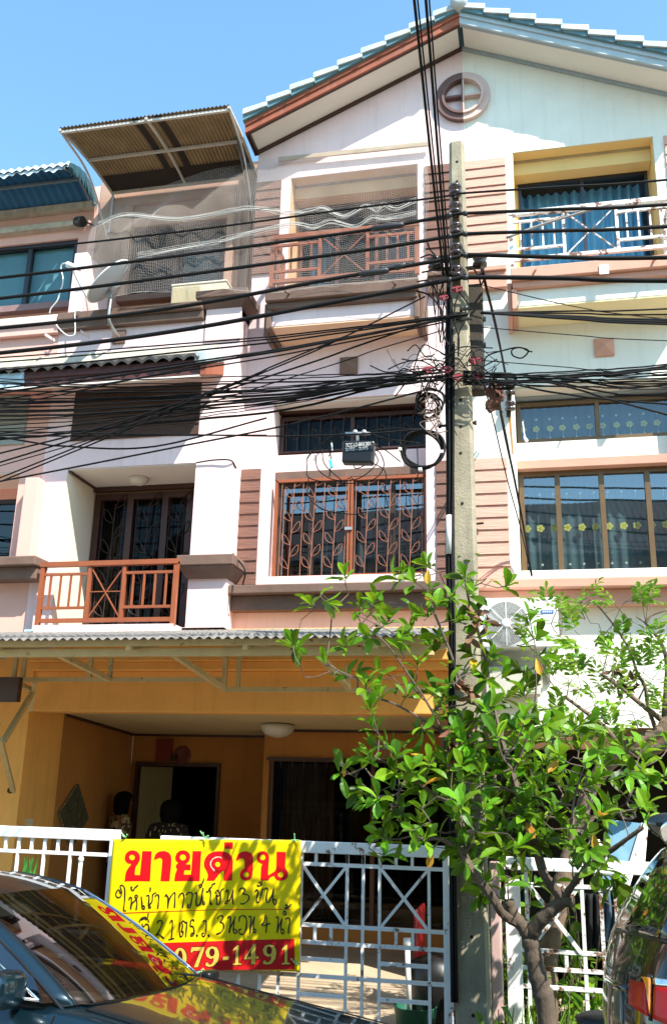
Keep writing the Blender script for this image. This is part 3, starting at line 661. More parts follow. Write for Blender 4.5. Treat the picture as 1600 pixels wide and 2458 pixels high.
cp = MB(); cp.box(-7.4,-5.02,8.42,8.70,4.02,4.12)
cp.box(-7.4,-5.04,8.50,8.70,3.885,4.02); cp.build('pillar_capital', brownconc, H3, bevel=.012)
fin(4.12, 5.04, -5.255, 8.56).build('partition_fin', peachwall, H3, bevel=.01)
MB().box(-9.0,-5.21,8.6,8.7,6.965,7.06).build('parapet_ledge', M('pale_peach_ledge',(.78,.58,.48),.9,.08,3,streak=.2,dirt=(.4,.3,.25)), H3, bevel=.008)
MB().box(-9.0,-5.21,8.64,8.7,6.84,6.965).build('parapet_band', peachwall, H3, bevel=.008)
wb = MB(); wall(wb, -9.5,-5.225,7.0,9.3,[(-7.4,-5.47,7.60,8.55,.10)],9.3); wb.build('terrace_wall', peachwall, H3)
sr = MB(); sr.box(-7.5,-5.38,9.2,9.299,8.68,8.76); sr.build('window_hood', mosscem, H3, bevel=.006)
MB().box(-7.5,-5.42,9.2,9.299,7.51,7.60).build('window_sill', M('mauve_sill',(.27,.17,.16),.9,.2,5,streak=.3), H3, bevel=.006)
window(H3,-7.4,-5.47,7.60,8.55,9.36,blackalu,glass('blind_window_glass',(.7,.85,.9),.0,tr=.9),[-6.15],fw=.06)
MB().box(-7.35,-5.5,9.42,9.43,7.62,8.5).build('roller_blind', blindpale, H3); room(H3,-7.45,-5.45,7.58,8.6,9.45,11,dimroom)
MB().box(-9.5,-5.23,9.31,16,9.2,9.3).build('flat_roof', brownconc, H3)
gl_ = MB(); wall(gl_, -9.5,-5.225,0,3.3,[(-8.2,-5.55,0,2.45,.3)],9.0); gl_.build('carport_front', orangewall, H3); room(H3,-8.3,-5.5,.0,2.5,9.3,12,M('brown_carport',(.10,.05,.02),.9,.2))
lm = MB(); c = at('t',905,690,9.2); lm.lathe((c.x-.06,c.y,c.z), (1,-.4,-.35), [(.02,-.05),(.06,-.03),(.072,.02),(.072,.09),(.05,.1)], 12); lm.tube([(c.x+.02,c.y,c.z),(c.x+.12,9.28,c.z-.02)], .012, 6); lm.build('flood_lamp', blackalu, H3)

# ================================================================== house across the street (seen in the window reflections)
H4 = thing('opposite_house', 'dark tiled house across the street, seen mirrored in the window panes', 'house', (0,-11,0))
wb = MB(); wall(wb, -12, 12, 0, 8.6, [(-6,-4,3.8,5.2,-.2),(-1,1,3.8,5.2,-.2),(4,6,3.8,5.2,-.2),(-7,-3,.2,2.6,-.3),(-1.5,2.5,.2,2.6,-.3)], -9.0); wb.build('front_wall', M('grey_plaster',(.22,.19,.16),.9,.1,1.5), H4)
MB().hexa([(-12.5,-8.6,8.4),(12.5,-8.6,8.4),(12.5,-13,11.3),(-12.5,-13,11.3)], [(-12.5,-8.6,8.52),(12.5,-8.6,8.52),(12.5,-13,11.42),(-12.5,-13,11.42)]).build('roof', tiledark, H4)
rb_ = MB()
for k in range(124): rb_.bar((-12.4+.2*k,-8.62,8.53),(-12.4+.2*k,-13,11.42),.08,.03)
rb_.build('roof_ribs', tiledark, H4)
PR = thing('porch_roof', 'mossy grey tiled porch roof with dark brown edge at the far left over the next carport', 'porch roof', (-5.9,7.9,2.8))
a_, b_ = at('r',62,430,7.5), at('r',185,735,7.9)
MB().hexa([(-7.5,7.3,a_.z-.04),(a_.x,7.3,a_.z-.04),(a_.x-.1,8.9,a_.z+.35),(-7.5,8.9,a_.z+.35)], [(-7.5,7.3,a_.z+.08),(a_.x,7.3,a_.z+.06),(a_.x-.1,8.9,a_.z+.46),(-7.5,8.9,a_.z+.46)]).build('roof_tiles', mosscem, PR, bevel=.02)
MB().box(-7.5,b_.x,7.88,7.95,b_.z-.10,b_.z+.13).build('fascia_board', darkwood, PR)
room(H4,-11.9,11.9,.05,8.3,-9.35,-12.9,dimroom)
# ================================================================== awnings
def corr(mb, fn, length, pitch, depth, nv, per=6):       # corrugation along u
    n = int(length/pitch*per)
    def g(u, v_):
        p, up = fn(u, v_); return p+up*depth*math.sin(u*length/pitch*2*PI)
    return mb.grid(g, n, nv)
A1 = thing('corrugated_awning', 'brown corrugated awning on pale steel frame above the netted terrace window', 'awning', (-4.1,9.25,9.1))
def a1(u, v_):            # v 0 at wall, 1 at front edge; slightly arched
    y = 9.26-1.22*v_; z = 9.16+.02*v_+.055*math.sin(PI*v_)
    return V((-5.03+1.93*u-.10*v_*(1-u)+.04*v_*u, y, z)), V((0,0,1))
corr(MB(), a1, 1.95, .045, .010, 10).build('corrugated_sheet', corrbrown, A1, smooth=True)
sr = MB()
for u0, u1 in ((.43,.475), (.565,.61)):
    sr.grid(lambda u, v_: a1(u0+(u1-u0)*u, v_)[0]+V((0,0,-.016)), 3, 10)
sr.grid(lambda u, v_: a1(u, .24*v_)[0]+V((0,0,-.022)), 8, 4); sr.build('sheet_lap_strip', M('dark_lap_strip', (.03,.02,.015), .8, .2), A1)
fr = MB()
def a1p(u, v_, dz=-.045): p = a1(u, v_)[0]; return (p.x, p.y, p.z+dz)
for v_ in (.02, .5, .97): fr.bar(a1p(0,v_), a1p(1,v_), .03)
for u in (0., .52, 1.):
    for k in range(6): fr.bar(a1p(u,k/6,-.03), a1p(u,(k+1)/6,-.03), .028)
for u in (0., 1.):
    fr.tube(spline([a1p(u,.95,-.05), a1p(u,.45,-.22), (a1(u,0)[0].x,9.28,8.45)], 6), .014, 6); fr.bar((a1(u,0)[0].x,9.28,8.55), (a1(u,0)[0].x,9.28,9.15), .026)
fr.build('awning_frame', steelgrey, A1)
tr_ = MB(); tr_.poly([(-3.12,9.27,9.12),(-3.09,8.3,9.16),(-3.11,8.9,8.75),(-3.12,9.27,8.35)]); tr_.build('side_sheet', M('torn_black_sheet',(.02,.018,.017),.7,.3), A1)
A2 = thing('blue_awning', 'blue sheet awning with pale weathered corrugated top at the left edge', 'awning', (-6.6,9.25,9.1))
X2 = -5.255
def a2(u, v_):
    y = 9.26-.76*v_; z = 9.03+.0*v_+.13*math.sin(PI*v_)
    return V((-9.2+(X2+9.2)*u, y, z)), V((0,0,1))
corr(MB(), a2, 3.9, .11, .016, 10).build('corrugated_sheet', corrblue, A2, smooth=True)
def a2f(u, v_):
    b = a2(u, .93)[0]; s = .016*math.sin(u*3.9/.11*2*PI)
    return V((b.x, b.y-.03*math.sin(v_*PI/2)-.004, b.z+s+.05-.12*v_-(.02*math.sin(u*3.9/.33*2*PI) if v_ > .9 else 0)))
MB().grid(lambda u, v_: a2f(u, v_), 220, 4).build('front_valance', M('white_weathered_sheet',(.62,.70,.74),.6,.18,5,streak=.35,dirt=(.12,.30,.42)), A2, smooth=True)
sd = MB()
for k in range(10):
    v0, v1 = k/10, (k+1)/10; p, q_ = a2(1,v0)[0], a2(1,v1)[0]; o_ = .012*(k % 2)
    sd.quad((p.x+.02+o_,p.y,p.z+.03),(q_.x+.02+.012-o_,q_.y,q_.z+.03),(q_.x+.02+.012-o_,q_.y,q_.z-.05-.02*v1),(p.x+.02+o_,p.y,p.z-.20+.03*v0))
sd.build('side_sheet', M('dark_teal_sheet',(.03,.09,.11),.6,.2,5), A2)
fr = MB()
def a2p(u, v_, dz=-.05): p = a2(u, v_)[0]; return (p.x, p.y, p.z+dz)
for v_ in (.02,.5): fr.bar(a2p(0,v_), a2p(1,v_), .03)
for u in (.3,.62,.985):
    for k in range(6): fr.bar(a2p(u,k/6,-.035), a2p(u,(k+1)/6,-.035), .03)
fr.build('awning_frame', M('grey_steel',(.16,.20,.21),.5,.2,6), A2)
MB().box(-9.2,X2-.02,9.20,9.29,8.93,9.02).build('wall_batten', mosscem, A2)

A3 = thing('carport_awning', 'long grey corrugated carport awning on yellow steel trusses above the gate', 'awning', (-2.9,7.7,3.1))
def a3(u, v_):
    y = 8.90-2.4*v_; z = 3.385-.445*v_; return V((-6.2+5.56*u, y, z)), V((0,0,1))
corr(MB(), a3, 5.56, .075, .011, 6).build('corrugated_sheet', corrgrey, A3, smooth=True)
fr = MB()
def a3p(x, y, dz=0): return (x, y, 3.385-.445*(8.90-y)/2.4-.02+dz)
for y_, t in ((6.62,.045),(7.25,.04),(7.95,.04),(8.6,.04)): fr.bar(a3p(-6.15,y_,-.02), a3p(-.68,y_,-.02), t)
fr.bar(a3p(-6.15,6.72,-.10), a3p(-.68,6.72,-.10), .05, .06)
for x in (-5.15,-4.2,-3.05,-2.1,-1.1): fr.bar(a3p(x,6.6,-.055), a3p(x,8.88,-.055), .04)
fr.build('awning_rafters', steelcream, A3)
tr_ = MB()
zl = 2.80; yt = 8.25
p0, p1 = at('r',130,622,yt), at('r',1075,622,yt)
zc = p0.z
tr_.bar((p0.x,yt,zc),(at('h',1185,330,yt).x,yt,zc),.04)
for px_ in (150,235,890,1090): 
    a = at('r',px_,500,yt); tr_.bar((a.x,yt,zc),(a.x,yt,zc+.28),.038)
def dg(x0, y0, x1, y1, ya, yb, kx='r'): tr_.bar(at(kx,x0,y0,ya), at(kx,x1,y1,yb), .045)
dg(545,355,1070,620,6.75,yt); dg(900,185,1190,385,6.75,8.5,'h'); dg(140,640,330,735,yt,8.7); dg(325,745,30,1235,8.7,8.0); dg(0,1210,130,1720,7.9,8.9); dg(340,640,330,735,yt,8.7); dg(330,730,300,920,8.7,8.9)
yr = 8.62; a = at('h',1190,388,yr); b = at('i',1210,690,yr)
tr_.bar((a.x,yr,a.z),(-.70,yr,a.z),.045); tr_.bar((a.x,yr,a.z),(a.x,yr,a.z+.42),.045); tr_.bar((a.x+.14,yr,a.z),(a.x+.14,yr,a.z+.42),.038)
tr_.bar((a.x,yr,a.z+.40),(-.70,yr,a.z+.40),.04)
dg(430,500,610,700,6.9,8.6,'i'); dg(600,560,605,690,8.55,8.6,'i')
tr_.bar(at('h',1140,185,7.2), at('h',1190,210,8.6), .04)
tr_.build('awning_truss', steelcream, A3)
bp_ = MB(); c = at('r',115,1715,8.9); bp_.lathe((c.x,c.y-.01,c.z), (0,-1,0), [(.03,0),(.03,.03)], 8); bp_.build('anchor_bolt', rustbracket, A3)

# ================================================================== batten + bird net
bt = MB(); a, b = at('c',372,182,8.94), at('c',1175,98,8.94); bt.bar(a, b, .022, .055); tag(bt.build('wooden_batten', battenm), 'weathered wooden batten nailed to the pink gable above the net', 'batten')
NT = thing('bird_net', 'pale bird net draped over the terrace and balcony below the gable', 'net', (-2.9,8.3,8.0))
def sm(a, b, x): t = max(0, min(1, (x-a)/(b-a))); return t*t*(3-2*t)
def netf(u, v_):     # u across, v from top (0) to bottom (1)
    xt, xb = -4.95+4.05*u, -4.75+3.87*u
    x = xt+(xb-xt)*v_
    xr = sm(-3.35,-2.75,x)
    ztop = (8.62+.30*sm(-4.8,-3.3,x))*(1-xr)+9.10*xr; zbot = 7.12*(1-xr)+6.98*xr
    z = ztop+(zbot-ztop)*v_
    ytop = 8.75*(1-xr)+8.92*xr
    y = ytop+(8.40-ytop)*sm(0,.55,v_)
    y += .035*math.sin(x*9+2*math.sin(v_*5))*sm(0,.2,v_)*sm(0,.3,1-v_)+.02*math.sin(x*23+v_*7)*sm(.2,.5,v_)
    x += .03*math.sin(v_*8+x*3)*sm(.05,.4,v_)*sm(0,.2,1-v_)
    z += .035*math.sin(x*6.0+1)*sm(.1,.5,v_)*sm(0,.3,1-v_)+.02*math.sin(x*14)*sm(.3,.55,v_)*sm(0,.2,1-v_)
    return V((x, y, z))
tw = .0018; mb = MB()
NU, NV = 175, 92
def ribbon(mb, pts, wv):
    n = len(pts); vs = []
    for p in pts: vs += [p-wv, p+wv]
    mb.add(vs, [(2*i, 2*i+1, 2*i+3, 2*i+2) for i in range(n-1)])
for i in range(NU+1): ribbon(mb, [netf(i/NU, k/34) for k in range(35)], V((tw/2,0,0)))
for j in range(NV+1): ribbon(mb, [netf(k/80, j/NV)+V((0,.001,0)) for k in range(81)], V((0,0,tw/2)))
mb.build('net_mesh', netmat, NT)
rp = MB()
def onnet(pts): return spline(pts, 6)
rope1 = [('t',1080,720),('a',590,535),('a',830,555),('a',1080,515),('c',230,445),('c',440,470),('c',530,460),('c',610,445),('c',720,485),('c',830,435),('c',890,455),('c',935,430),('c',1000,445),('c',1100,400)]
rope2 = [('a',640,725),('a',850,690),('a',1000,660),('c',80,610),('c',240,570),('c',440,530),('c',560,540),('c',650,515),('c',780,540),('c',870,495),('c',950,500),('c',1100,465)]
for rr in (rope1, rope2):
    base = [at(k, x, y, 8.30) for k, x, y in rr]
    for dz, r_ in ((0,.005),(.014,.0035),(-.013,.0035),(.026,.0025),(-.024,.002),(.034,.002)):
        rp.tube(spline([p+V((random.uniform(-.01,.01),random.uniform(-.02,.02),dz+random.uniform(-.006,.006))) for p in base], 6), r_, 5)
rp.tube(spline([netf(i/12,1)+V((0,0,random.uniform(-.03,.03))) for i in range(13)], 5), .002, 5)
rp.build('net_rope', ropemat, NT)

# ================================================================== air conditioners, dish
def fan_grille(mb, c, r, y):
    for k in range(16): 
        rr = r*(.22+.78*k/15); mb.tube([(c.x+rr*math.cos(a*2*PI/28), y-.012*math.sin(PI*min(1,(k+3)/17)), c.z+rr*math.sin(a*2*PI/28)) for a in range(28)], .0022, 4, closed=True)
    for k in range(8): a = k*PI/4; mb.bar((c.x+.2*r*math.cos(a),y-.012,c.z+.2*r*math.sin(a)),(c.x+r*math.cos(a),y-.004,c.z+r*math.sin(a)),.007)
    return mb
AC = thing('air_conditioner', 'white outdoor air conditioner with round fan grille on the mint wall behind the tree', 'air conditioner', (-.08,8.75,3.14))
x0, x1, z0, z1 = -.455, .285, 3.14, 3.61
MB().box(x0,x1,8.58,8.86,z0,z1).build('casing', M('ac_white',(.80,.79,.74),.45,.04,3), AC, bevel=.015)
c = V((-.19,8.575,3.365)); dk = MB().lathe((c.x,8.579,c.z), (0,-1,0), [(.205,0),(.205,.001)], 28); dk.build('fan_opening', M('dark_fan_opening',(.05,.045,.035),.6,.2), AC)
bl = MB()
for k in range(3):
    a = k*2.094+.5; bl.add([(c.x+.03*math.cos(a-.5),8.574,c.z+.03*math.sin(a-.5)),(c.x+.18*math.cos(a-.35),8.576,c.z+.18*math.sin(a-.35)),(c.x+.19*math.cos(a+.25),8.572,c.z+.19*math.sin(a+.25)),(c.x+.03*math.cos(a+.6),8.573,c.z+.03*math.sin(a+.6))],[(0,1,2,3)])
bl.build('fan_blades', M('grey_fan',(.28,.27,.25),.5,.1), AC)
fan_grille(MB(), c, .205, 8.57).build('fan_grille', plasticwhite, AC)
MB().lathe((c.x,8.566,c.z), (0,-1,0), [(.048,0),(.045,.012),(.02,.016)], 20).build('fan_hub', plasticwhite, AC, smooth=True)
MB().box(.13,.245,8.574,8.579,3.455,3.485).build('badge', M('blue_badge',(.05,.16,.50),.4,.05), AC)
sg = MB()
for k in range(5): sg.box(.145+.018*k,.157+.018*k,8.572,8.574,3.463,3.477)
sg.build('badge_lettering', plasticwhite, AC)
for x in (-.36,.18):
    bk = MB(); bk.bar((x,8.57,3.12),(x,9.0,3.12),.035); bk.bar((x,8.98,3.12),(x,8.98,2.85),.035); bk.bar((x,8.62,3.11),(x,8.98,2.87),.025); bk.build('wall_bracket', galv, AC)
c0 = at('j',560,650,8.85); bx_ = MB().box(-.40,.10,8.70,8.98,2.72,2.98); tag(bx_.build('meter_box', M('grey_meter_box',(.52,.50,.42),.6,.1,4,streak=.2), bevel=.01), 'plain grey box on the mint wall below the air conditioner', 'meter box')
A_ = thing('ledge_air_conditioner', 'beige air conditioner with slatted side standing on the brown parapet ledge', 'air conditioner', (-3.9,9.0,7.06))
a, b, c = at('a',785,945,8.80), at('a',1052,840,8.80), at('a',785,862,8.80)
MB().box(a.x+.02,b.x,8.80,9.08,7.065,c.z-.015).build('casing', plasticbeige, A_, bevel=.01)
MB().box(a.x+.01,b.x+.01,8.79,9.09,c.z-.015,c.z+.01).build('top_cover', M('pale_ac_top',(.72,.66,.52),.55,.1), A_, bevel=.006)
sl_ = MB()
for k in range(22): sl_.box(a.x+.04+.0155*k,a.x+.047+.0155*k,8.794,8.80,7.08,c.z-.035)
sl_.build('louvre', M('tan_louvre',(.55,.46,.28),.6,.1), A_)
SD = thing('satellite_dish', 'grey satellite dish seen from behind on a curved pole at the parapet', 'satellite dish', (-4.5,8.5,7.0))
YD = 8.35
cc = at('t',1195,1350,YD)
# dish disc: ellipse in view; axis tilted up and to the left, away from the street
ax = V((-.62,-.30,.72)).normalized(); e1 = ax.cross(V((0,1,0))).normalized(); e2 = ax.cross(e1)
e1 = V((.717,-.058,.694)); ax = V((-.676,-.297,.674)).normalized(); e2 = ax.cross(e1)
R = .315
def dish(u, v_):
    r = R*v_; a = 2*PI*u; return cc+e1*(r*math.cos(a))+e2*(r*.92*math.sin(a))-ax*(.075*(1-v_*v_))
MB().grid(dish, 40, 10).build('reflector', dishgrey, SD, smooth=True, solid=.008)
MB().tube([dish(i/40,1) for i in range(40)], .009, 6, closed=True).build('reflector_rim', M('pale_rim',(.74,.74,.72),.5,.05), SD, smooth=True)
back = cc-ax*.085; hb = at('t',1215,1485,YD+.05)
mt_ = MB(); mt_.lathe(back, -ax, [(.07,-.01),(.075,.03),(.05,.05)], 14); mt_.bar(back-ax*.03, hb, .05); mt_.box(hb.x-.03,hb.x+.03,hb.y-.03,hb.y+.03,hb.z-.06,hb.z+.07); mt_.build('mount', galv, SD, bevel=.004)
MB().tube(spline([hb+V((0,0,.03)), at('t',1215,1560,YD+.05), at('t',1195,1740,YD+.07), at('t',1225,1840,YD+.15), at('t',1310,1970,8.69)], 8), .017, 8).build('pole', galv, SD, smooth=True)
lo = at('t',965,1535,YD-.05); hi = at('t',805,1235,YD-.42); tip = at('t',735,1160,YD-.45)
MB().tube(spline([cc-e1*R*.96, lo, at('t',900,1430,YD-.2), hi, hi+V((.02,0,.05))], 6), .010, 7).build('feed_arm', plasticwhite, SD, smooth=True)
lb = MB(); q_ = at('t',830,1200,YD-.44); lb.tube([tip, tip.lerp(q_,.05), tip.lerp(q_,.85), q_], [.028,.034,.030,.02], 10); lb.tube([q_, at('t',890,1230,YD-.4)], .018, 8); lb.build('receiver', plasticwhite, SD, smooth=True)
MB().tube(spline([at('t',x,y,YD-.4+.1*i/7) for i, (x, y) in enumerate(((720,1150),(680,1165),(670,1220),(690,1300),(688,1380),(665,1450),(630,1560),(560,1650),(543,1705)))], 6), .0075, 6).build('feed_cable', whitecable, SD, smooth=True)
MB().tube(spline([at('t',x,y,8.55) for x, y in ((600,1805),(660,1880),(730,1940),(790,1950),(825,1910),(822,1720),(838,1680),(880,1675))], 6), .0075, 6).build('looped_cable', whitecable, SD, smooth=True)
for i, (x, y, x2, y2) in enumerate(((495,1935,600,2000),(885,1900,985,1965))):
    mb = MB(); mb.bar(at('t',x,y,8.5), at('t',x2,y2,8.66), .012, .035); tag(mb.build('strap_iron', M('pale_strap',(.6,.5,.46),.6,.1)), ('left' if i == 0 else 'right')+' flat steel strap sticking out below the parapet ledge', 'bracket')

# ================================================================== gate
def gate_frame(h, x0, x1, z0, z1, y, mat):
    mb = MB(); mb.box(x0,x1,y-.025,y+.025,z1-.075,z1); mb.box(x0,x0+.065,y-.024,y+.024,z0,z1-.075); mb.box(x1-.065,x1,y-.024,y+.024,z0,z1-.075); mb.box(x0+.065,x1-.065,y-.022,y+.022,z0,z0+.06)
    return mb.build('gate_frame', mat, h, bevel=.004)
GR = thing('gate_leaf', 'white steel gate leaf with two crossed panels right of the yellow banner', 'gate', (-1.6,6.5,.05))
gate_frame(GR, -2.62,-.545,.06,1.52,6.5,chipwhite)
mb = MB(); y = 6.5; t = .0185
def hb_(z, a, b): mb.bar((a,y,z),(b,y,z),t,.024)
def vb(x, a, b): mb.bar((x,y+.003,a),(x,y+.003,b),t,.022)
vx = [at('m',q_,500,6.5).x for q_ in (265,620,745,873,1255)]
hb_(1.373,-2.56,-.6); hb_(.987,-2.56,-.6); hb_(.88,-2.56,-.6); hb_(.676,-2.56,-.6)
for x in vx: vb(x,.1,1.45)
for q_ in (382,505,625,750,1000,1125): x = at('m',q_,250,6.5).x; vb(x,1.373,1.45)
for q_ in (372,497,1000,1130): x = at('m',q_,850,6.5).x; vb(x,.88,.987)
z_ = at('m',400,1045,6.5).z; hb_(z_,vx[0],vx[1]); z_ = at('m',1060,1090,6.5).z; hb_(z_,vx[3],vx[4]); z_ = at('m',1060,1370,6.5).z; hb_(z_,vx[3],vx[4]); hb_(z_+.0,vx[0],vx[1])
for p, q_ in ((vx[0],vx[1]),(vx[3],vx[4])): mb.bar((p,y-.006,1.373),(q_,y-.006,.987),t); mb.bar((p,y+.010,.987),(q_,y+.010,1.373),t)
for x in (-2.45,-2.3,-2.15,-2.0,-1.85,-1.72): vb(x,.1,1.373)
mb.build('gate_bars', chipwhite, GR)
GL = thing('gate_leaf', 'white steel gate leaf of close upright bars left of the yellow banner', 'gate', (-4,6.52,.05))
gate_frame(GL, -5.2,-2.955,.06,1.545,6.53,whitepaint)
mb = MB(); y = 6.53
hb_(1.372,-5.14,-3.01)
for k in range(18):
    x = at('r',50,2300,6.53).x+.1058*(k-11); vb(x,1.372,1.47)
    if k % 2 == 0: vb(x,.1,1.372)
hb_(.85,-5.14,-3.01); hb_(.6,-5.14,-3.01); mb.build('gate_bars', whitepaint, GL)
GP = MB(); GP.box(-.545+.012,-.50,6.46,6.54,0,1.62); tag(GP.build('gate_channel', M('rust_brown_channel',(.10,.045,.025),.7,.3,8)), 'brown steel channel post between the white gate and the concrete pole', 'gate post')
for i, xx in enumerate((330,)):
    pass
mb = MB()
for xx in (at('l',385,330,6.40).x,): mb.bar((xx,6.40,.9),(xx,6.40,1.34),.022); mb.lathe((xx,6.40,1.35), (0,0,1), [(.018,-.015),(.022,0),(.01,.02)], 10)
tag(mb.build('gate_rod', chipwhite), 'thin white rod with a rusty knob beside the left gate leaf', 'rod')
G2 = thing('mint_gate', 'rusty white steel gate of the mint house behind the tree trunk', 'gate', (.3,6.7,.05))
Y2 = 6.7
xl = at('k',460,900,Y2).x; zt = at('k',600,490,Y2).z
mb = MB(); mb.box(xl,1.9,Y2-.03,Y2+.03,zt-.04,zt+.04); mb.box(xl,xl+.10,Y2-.03,Y2+.03,.08,zt-.10); mb.build('gate_frame', chipwhite, G2, bevel=.004)
mb = MB(); y = Y2; t = .024
for z_ in (at('k',620,630,Y2).z, at('k',800,1085,Y2).z, at('k',800,1205,Y2).z, at('k',880,1335,Y2).z): hb_(z_, xl+.05, 1.85)
for q_ in (600,975,1100,1200): x = at('k',q_,700,Y2).x; vb(x,.15,zt)
za, zb_ = at('k',620,630,Y2).z, at('k',800,1085,Y2).z
mb.bar((at('k',615,640,Y2).x,y-.01,za),(at('k',970,1085,Y2).x,y-.01,zb_),t); mb.bar((at('k',955,650,Y2).x,y+.01,za),(at('k',620,1085,Y2).x,y+.01,zb_),t)
x = at('k',870,1140,Y2).x; vb(x,at('k',800,1205,Y2).z,zb_)
mb.build('gate_bars', rustywhite, G2)
mb = MB().box(-.31,-.24,6.58,6.75,0,1.42); tag(mb.build('boundary_post', M('pink_post',(.60,.40,.36),.9,.15,5,streak=.3), bevel=.01), 'pale pink boundary post right beside the concrete pole', 'post')
# blue board and garments behind the mint gate
bd = MB(); yb = 7.1
q4 = [at('n',265,290,yb), at('n',600,330,yb), at('n',440,985,yb-.15), at('n',180,985,yb-.15)]
bd.hexa(q4, [p+V((0,.03,0)) for p in q4]); tag(bd.build('blue_sheet', M('pale_blue_sheet',(.11,.25,.35),.6,.25,4,streak=.4,dirt=(.40,.48,.52))), 'pale blue weathered sheet leaning behind the mint gate', 'sheet')
st = MB(); st.bar(at('n',625,330,yb-.03), at('n',420,1010,yb-.2), .045, .02); st.bar(at('n',130,500,yb-.04), at('n',260,740,yb-.1), .045, .02); st.bar(at('n',625,330,yb-.03), at('n',585,800,yb-.1), .045, .02)
tag(st.build('wooden_stand', chipwhite), 'white wooden slats leaning on the pale blue sheet', 'stand')
hg = MB().grid(lambda u, v_: at('n',185+140*u+25*math.sin(v_*4),1020+520*v_,6.95)+V((0,.03*math.sin(u*12),0)), 12, 8); tag(hg.build('blue_cloth', M('dusty_blue_cloth',(.07,.12,.18),.9,.3,4), smooth=True, solid=.01), 'dusty dark blue cloth hanging on the mint gate', 'cloth')
hg = MB().grid(lambda u, v_: at('n',10+140*u,1050+560*v_,7.0)+V((0,.03*math.sin(u*12),0)), 12, 8); tag(hg.build('black_cloth', M('black_cloth',(.012,.013,.015),.9,.3,4), smooth=True, solid=.01), 'black cloth hanging behind the mint gate bars', 'cloth')
# things inside the carport
yp = 7.4; a, b = at('m',1085,880,yp), at('m',1105,1480,yp)
mb = MB(); mb.tube([a, b], .020, 10); mb.tube([a+V((0,0,.0)), a.lerp(b,.12)], .028, 10); tag(mb.build('plastic_pipe', plasticwhite, smooth=True), 'white plastic pipe standing behind the right gate leaf', 'pipe')
ch = thing('red_chair', 'red plastic chair half hidden behind the right gate leaf', 'chair', (-.8,7.9,.1))
rd = M('red_plastic', (.22,.01,.01), .4, .1, 4); cx, cy = -1.0, 8.45
mb = MB(); mb.grid(lambda u, v_: V((cx-.02+.06*math.sin(PI*u)+.0*v_, cy-.2+.4*u, .50+.42*v_*(1-.1*(2*u-1)**2))), 8, 6); mb.build('backrest', rd, ch, smooth=True, solid=.012)
MB().box(cx,cx+.4,cy-.21,cy+.21,.47,.50).build('seat', rd, ch, bevel=.012)
for dx in (.02,.36):
    for dy in (-.18,.18): MB().bar((cx+dx,cy+dy,.10),(cx+dx,cy+dy,.48),.035).build('leg', rd, ch)
mb = MB(); c = at('m',1150,1500,7.5); c.z = .10
mb.lathe(c, (0,0,1), [(.13,0),(.16,.22),(.165,.23),(.15,.225),(.12,.03)], 18); tag(mb.build('green_bucket', M('green_plastic',(.015,.10,.06),.45,.1), smooth=True), 'green plastic bucket on the carport floor behind the right gate leaf', 'bucket')
mb = MB(); c = V((-.78,7.7,.1)); mb.lathe(c, (0,0,1), [(.17,0),(.2,.35),(.2,.5),(.05,.56)], 18); tag(mb.build('black_bag', M('black_bag',(.012,.012,.012),.4,.2), smooth=True), 'black refuse bag on the carport floor beside the gate channel', 'bag')
mb = MB().box(-4.58,-4.28,11.64,11.66,2.095,2.40) if False else None
a, b = at('q',930,115,11.68), at('q',1050,295,11.68); mb = MB().box(a.x,b.x,11.675,11.695,b.z,a.z); tag(mb.build('wall_calendar', M('dark_red_paper',(.22,.03,.02),.8,.15)), 'dark red paper sheet on the carport wall above the open door', 'poster')
a = at('q',1137,245,11.68); mb = MB().lathe((a.x,11.69,a.z), (0,-1,0), [(.11,0),(.115,.02),(.10,.035),(.09,.03)], 22); tag(mb.build('wall_clock', M('dull_red_clock',(.16,.04,.035),.6,.1), smooth=True), 'small round wall clock above the open carport door', 'clock')
a, b = at('q',1052,235,11.68), at('q',1098,295,11.68); mb = MB().box(a.x,b.x,11.66,11.69,b.z,a.z); tag(mb.build('speaker_box', blackalu), 'small dark box between the red sheet and the clock above the door', 'box')
a = at('l',110,240,6.9); mb = MB(); 
for k in range(7):
    p = V((a.x+.018*k-.05, 7.0, 1.05)); mb.tube([p, p+V((random.uniform(-.02,.02),0,.12)), p+V((random.uniform(-.05,.05),0,.24))], [.006,.014,.002], 5)
mb.lathe((a.x,7.0,.8), (0,0,1), [(.06,0),(.09,.25),(.08,.25)], 14); tag(mb.build('potted_plant', M('plant_green',(.05,.20,.03),.5,.2)), 'small green potted plant behind the left gate leaf', 'plant')

# ================================================================== banner
BN = thing('sale_banner', 'yellow banner with red Thai headline and handwriting tied to the white gate', 'banner', (-2.27,6.43,1.1))
byel = M('banner_yellow', (.92,.66,.0), .5, .06, 1.5, spec=.3, grime=.12, dirt=(.45,.32,.03)); bred = M('banner_red', (.62,.012,.012), .5, .05, 3, spec=.3); bink = M('ink_brown_black', (.02,.012,.01), .6, .1); bgold = M('lettering_gold', (.80,.52,.08), .5, .05); bdk = M('lettering_outline', (.10,.004,.004), .5, .05)
BY = 6.44
def bn(x, y): return at('p', x, y, BY)
cTL, cTR, cBR = bn(38,47), bn(1492,55), bn(1480,1078); cBL = V((cTL.x-.0, BY, cBR.z-.02))
def sag(u, v_): return -.010*math.sin(u*PI*2.3)*math.sin(v_*PI)-.006*math.sin(u*PI)-.005*math.sin(u*9+v_*7)*(1-v_)-.004*math.sin(u*21-v_*5)*math.exp(-v_*5)
def bpt(u, v_):
    p = cTL.lerp(cTR, u).lerp(cBL.lerp(cBR, u), v_); return V((p.x, BY+sag(u, v_), p.z))
MB().grid(bpt, 60, 36).build('sheet', byel, BN, smooth=True, solid=.002)
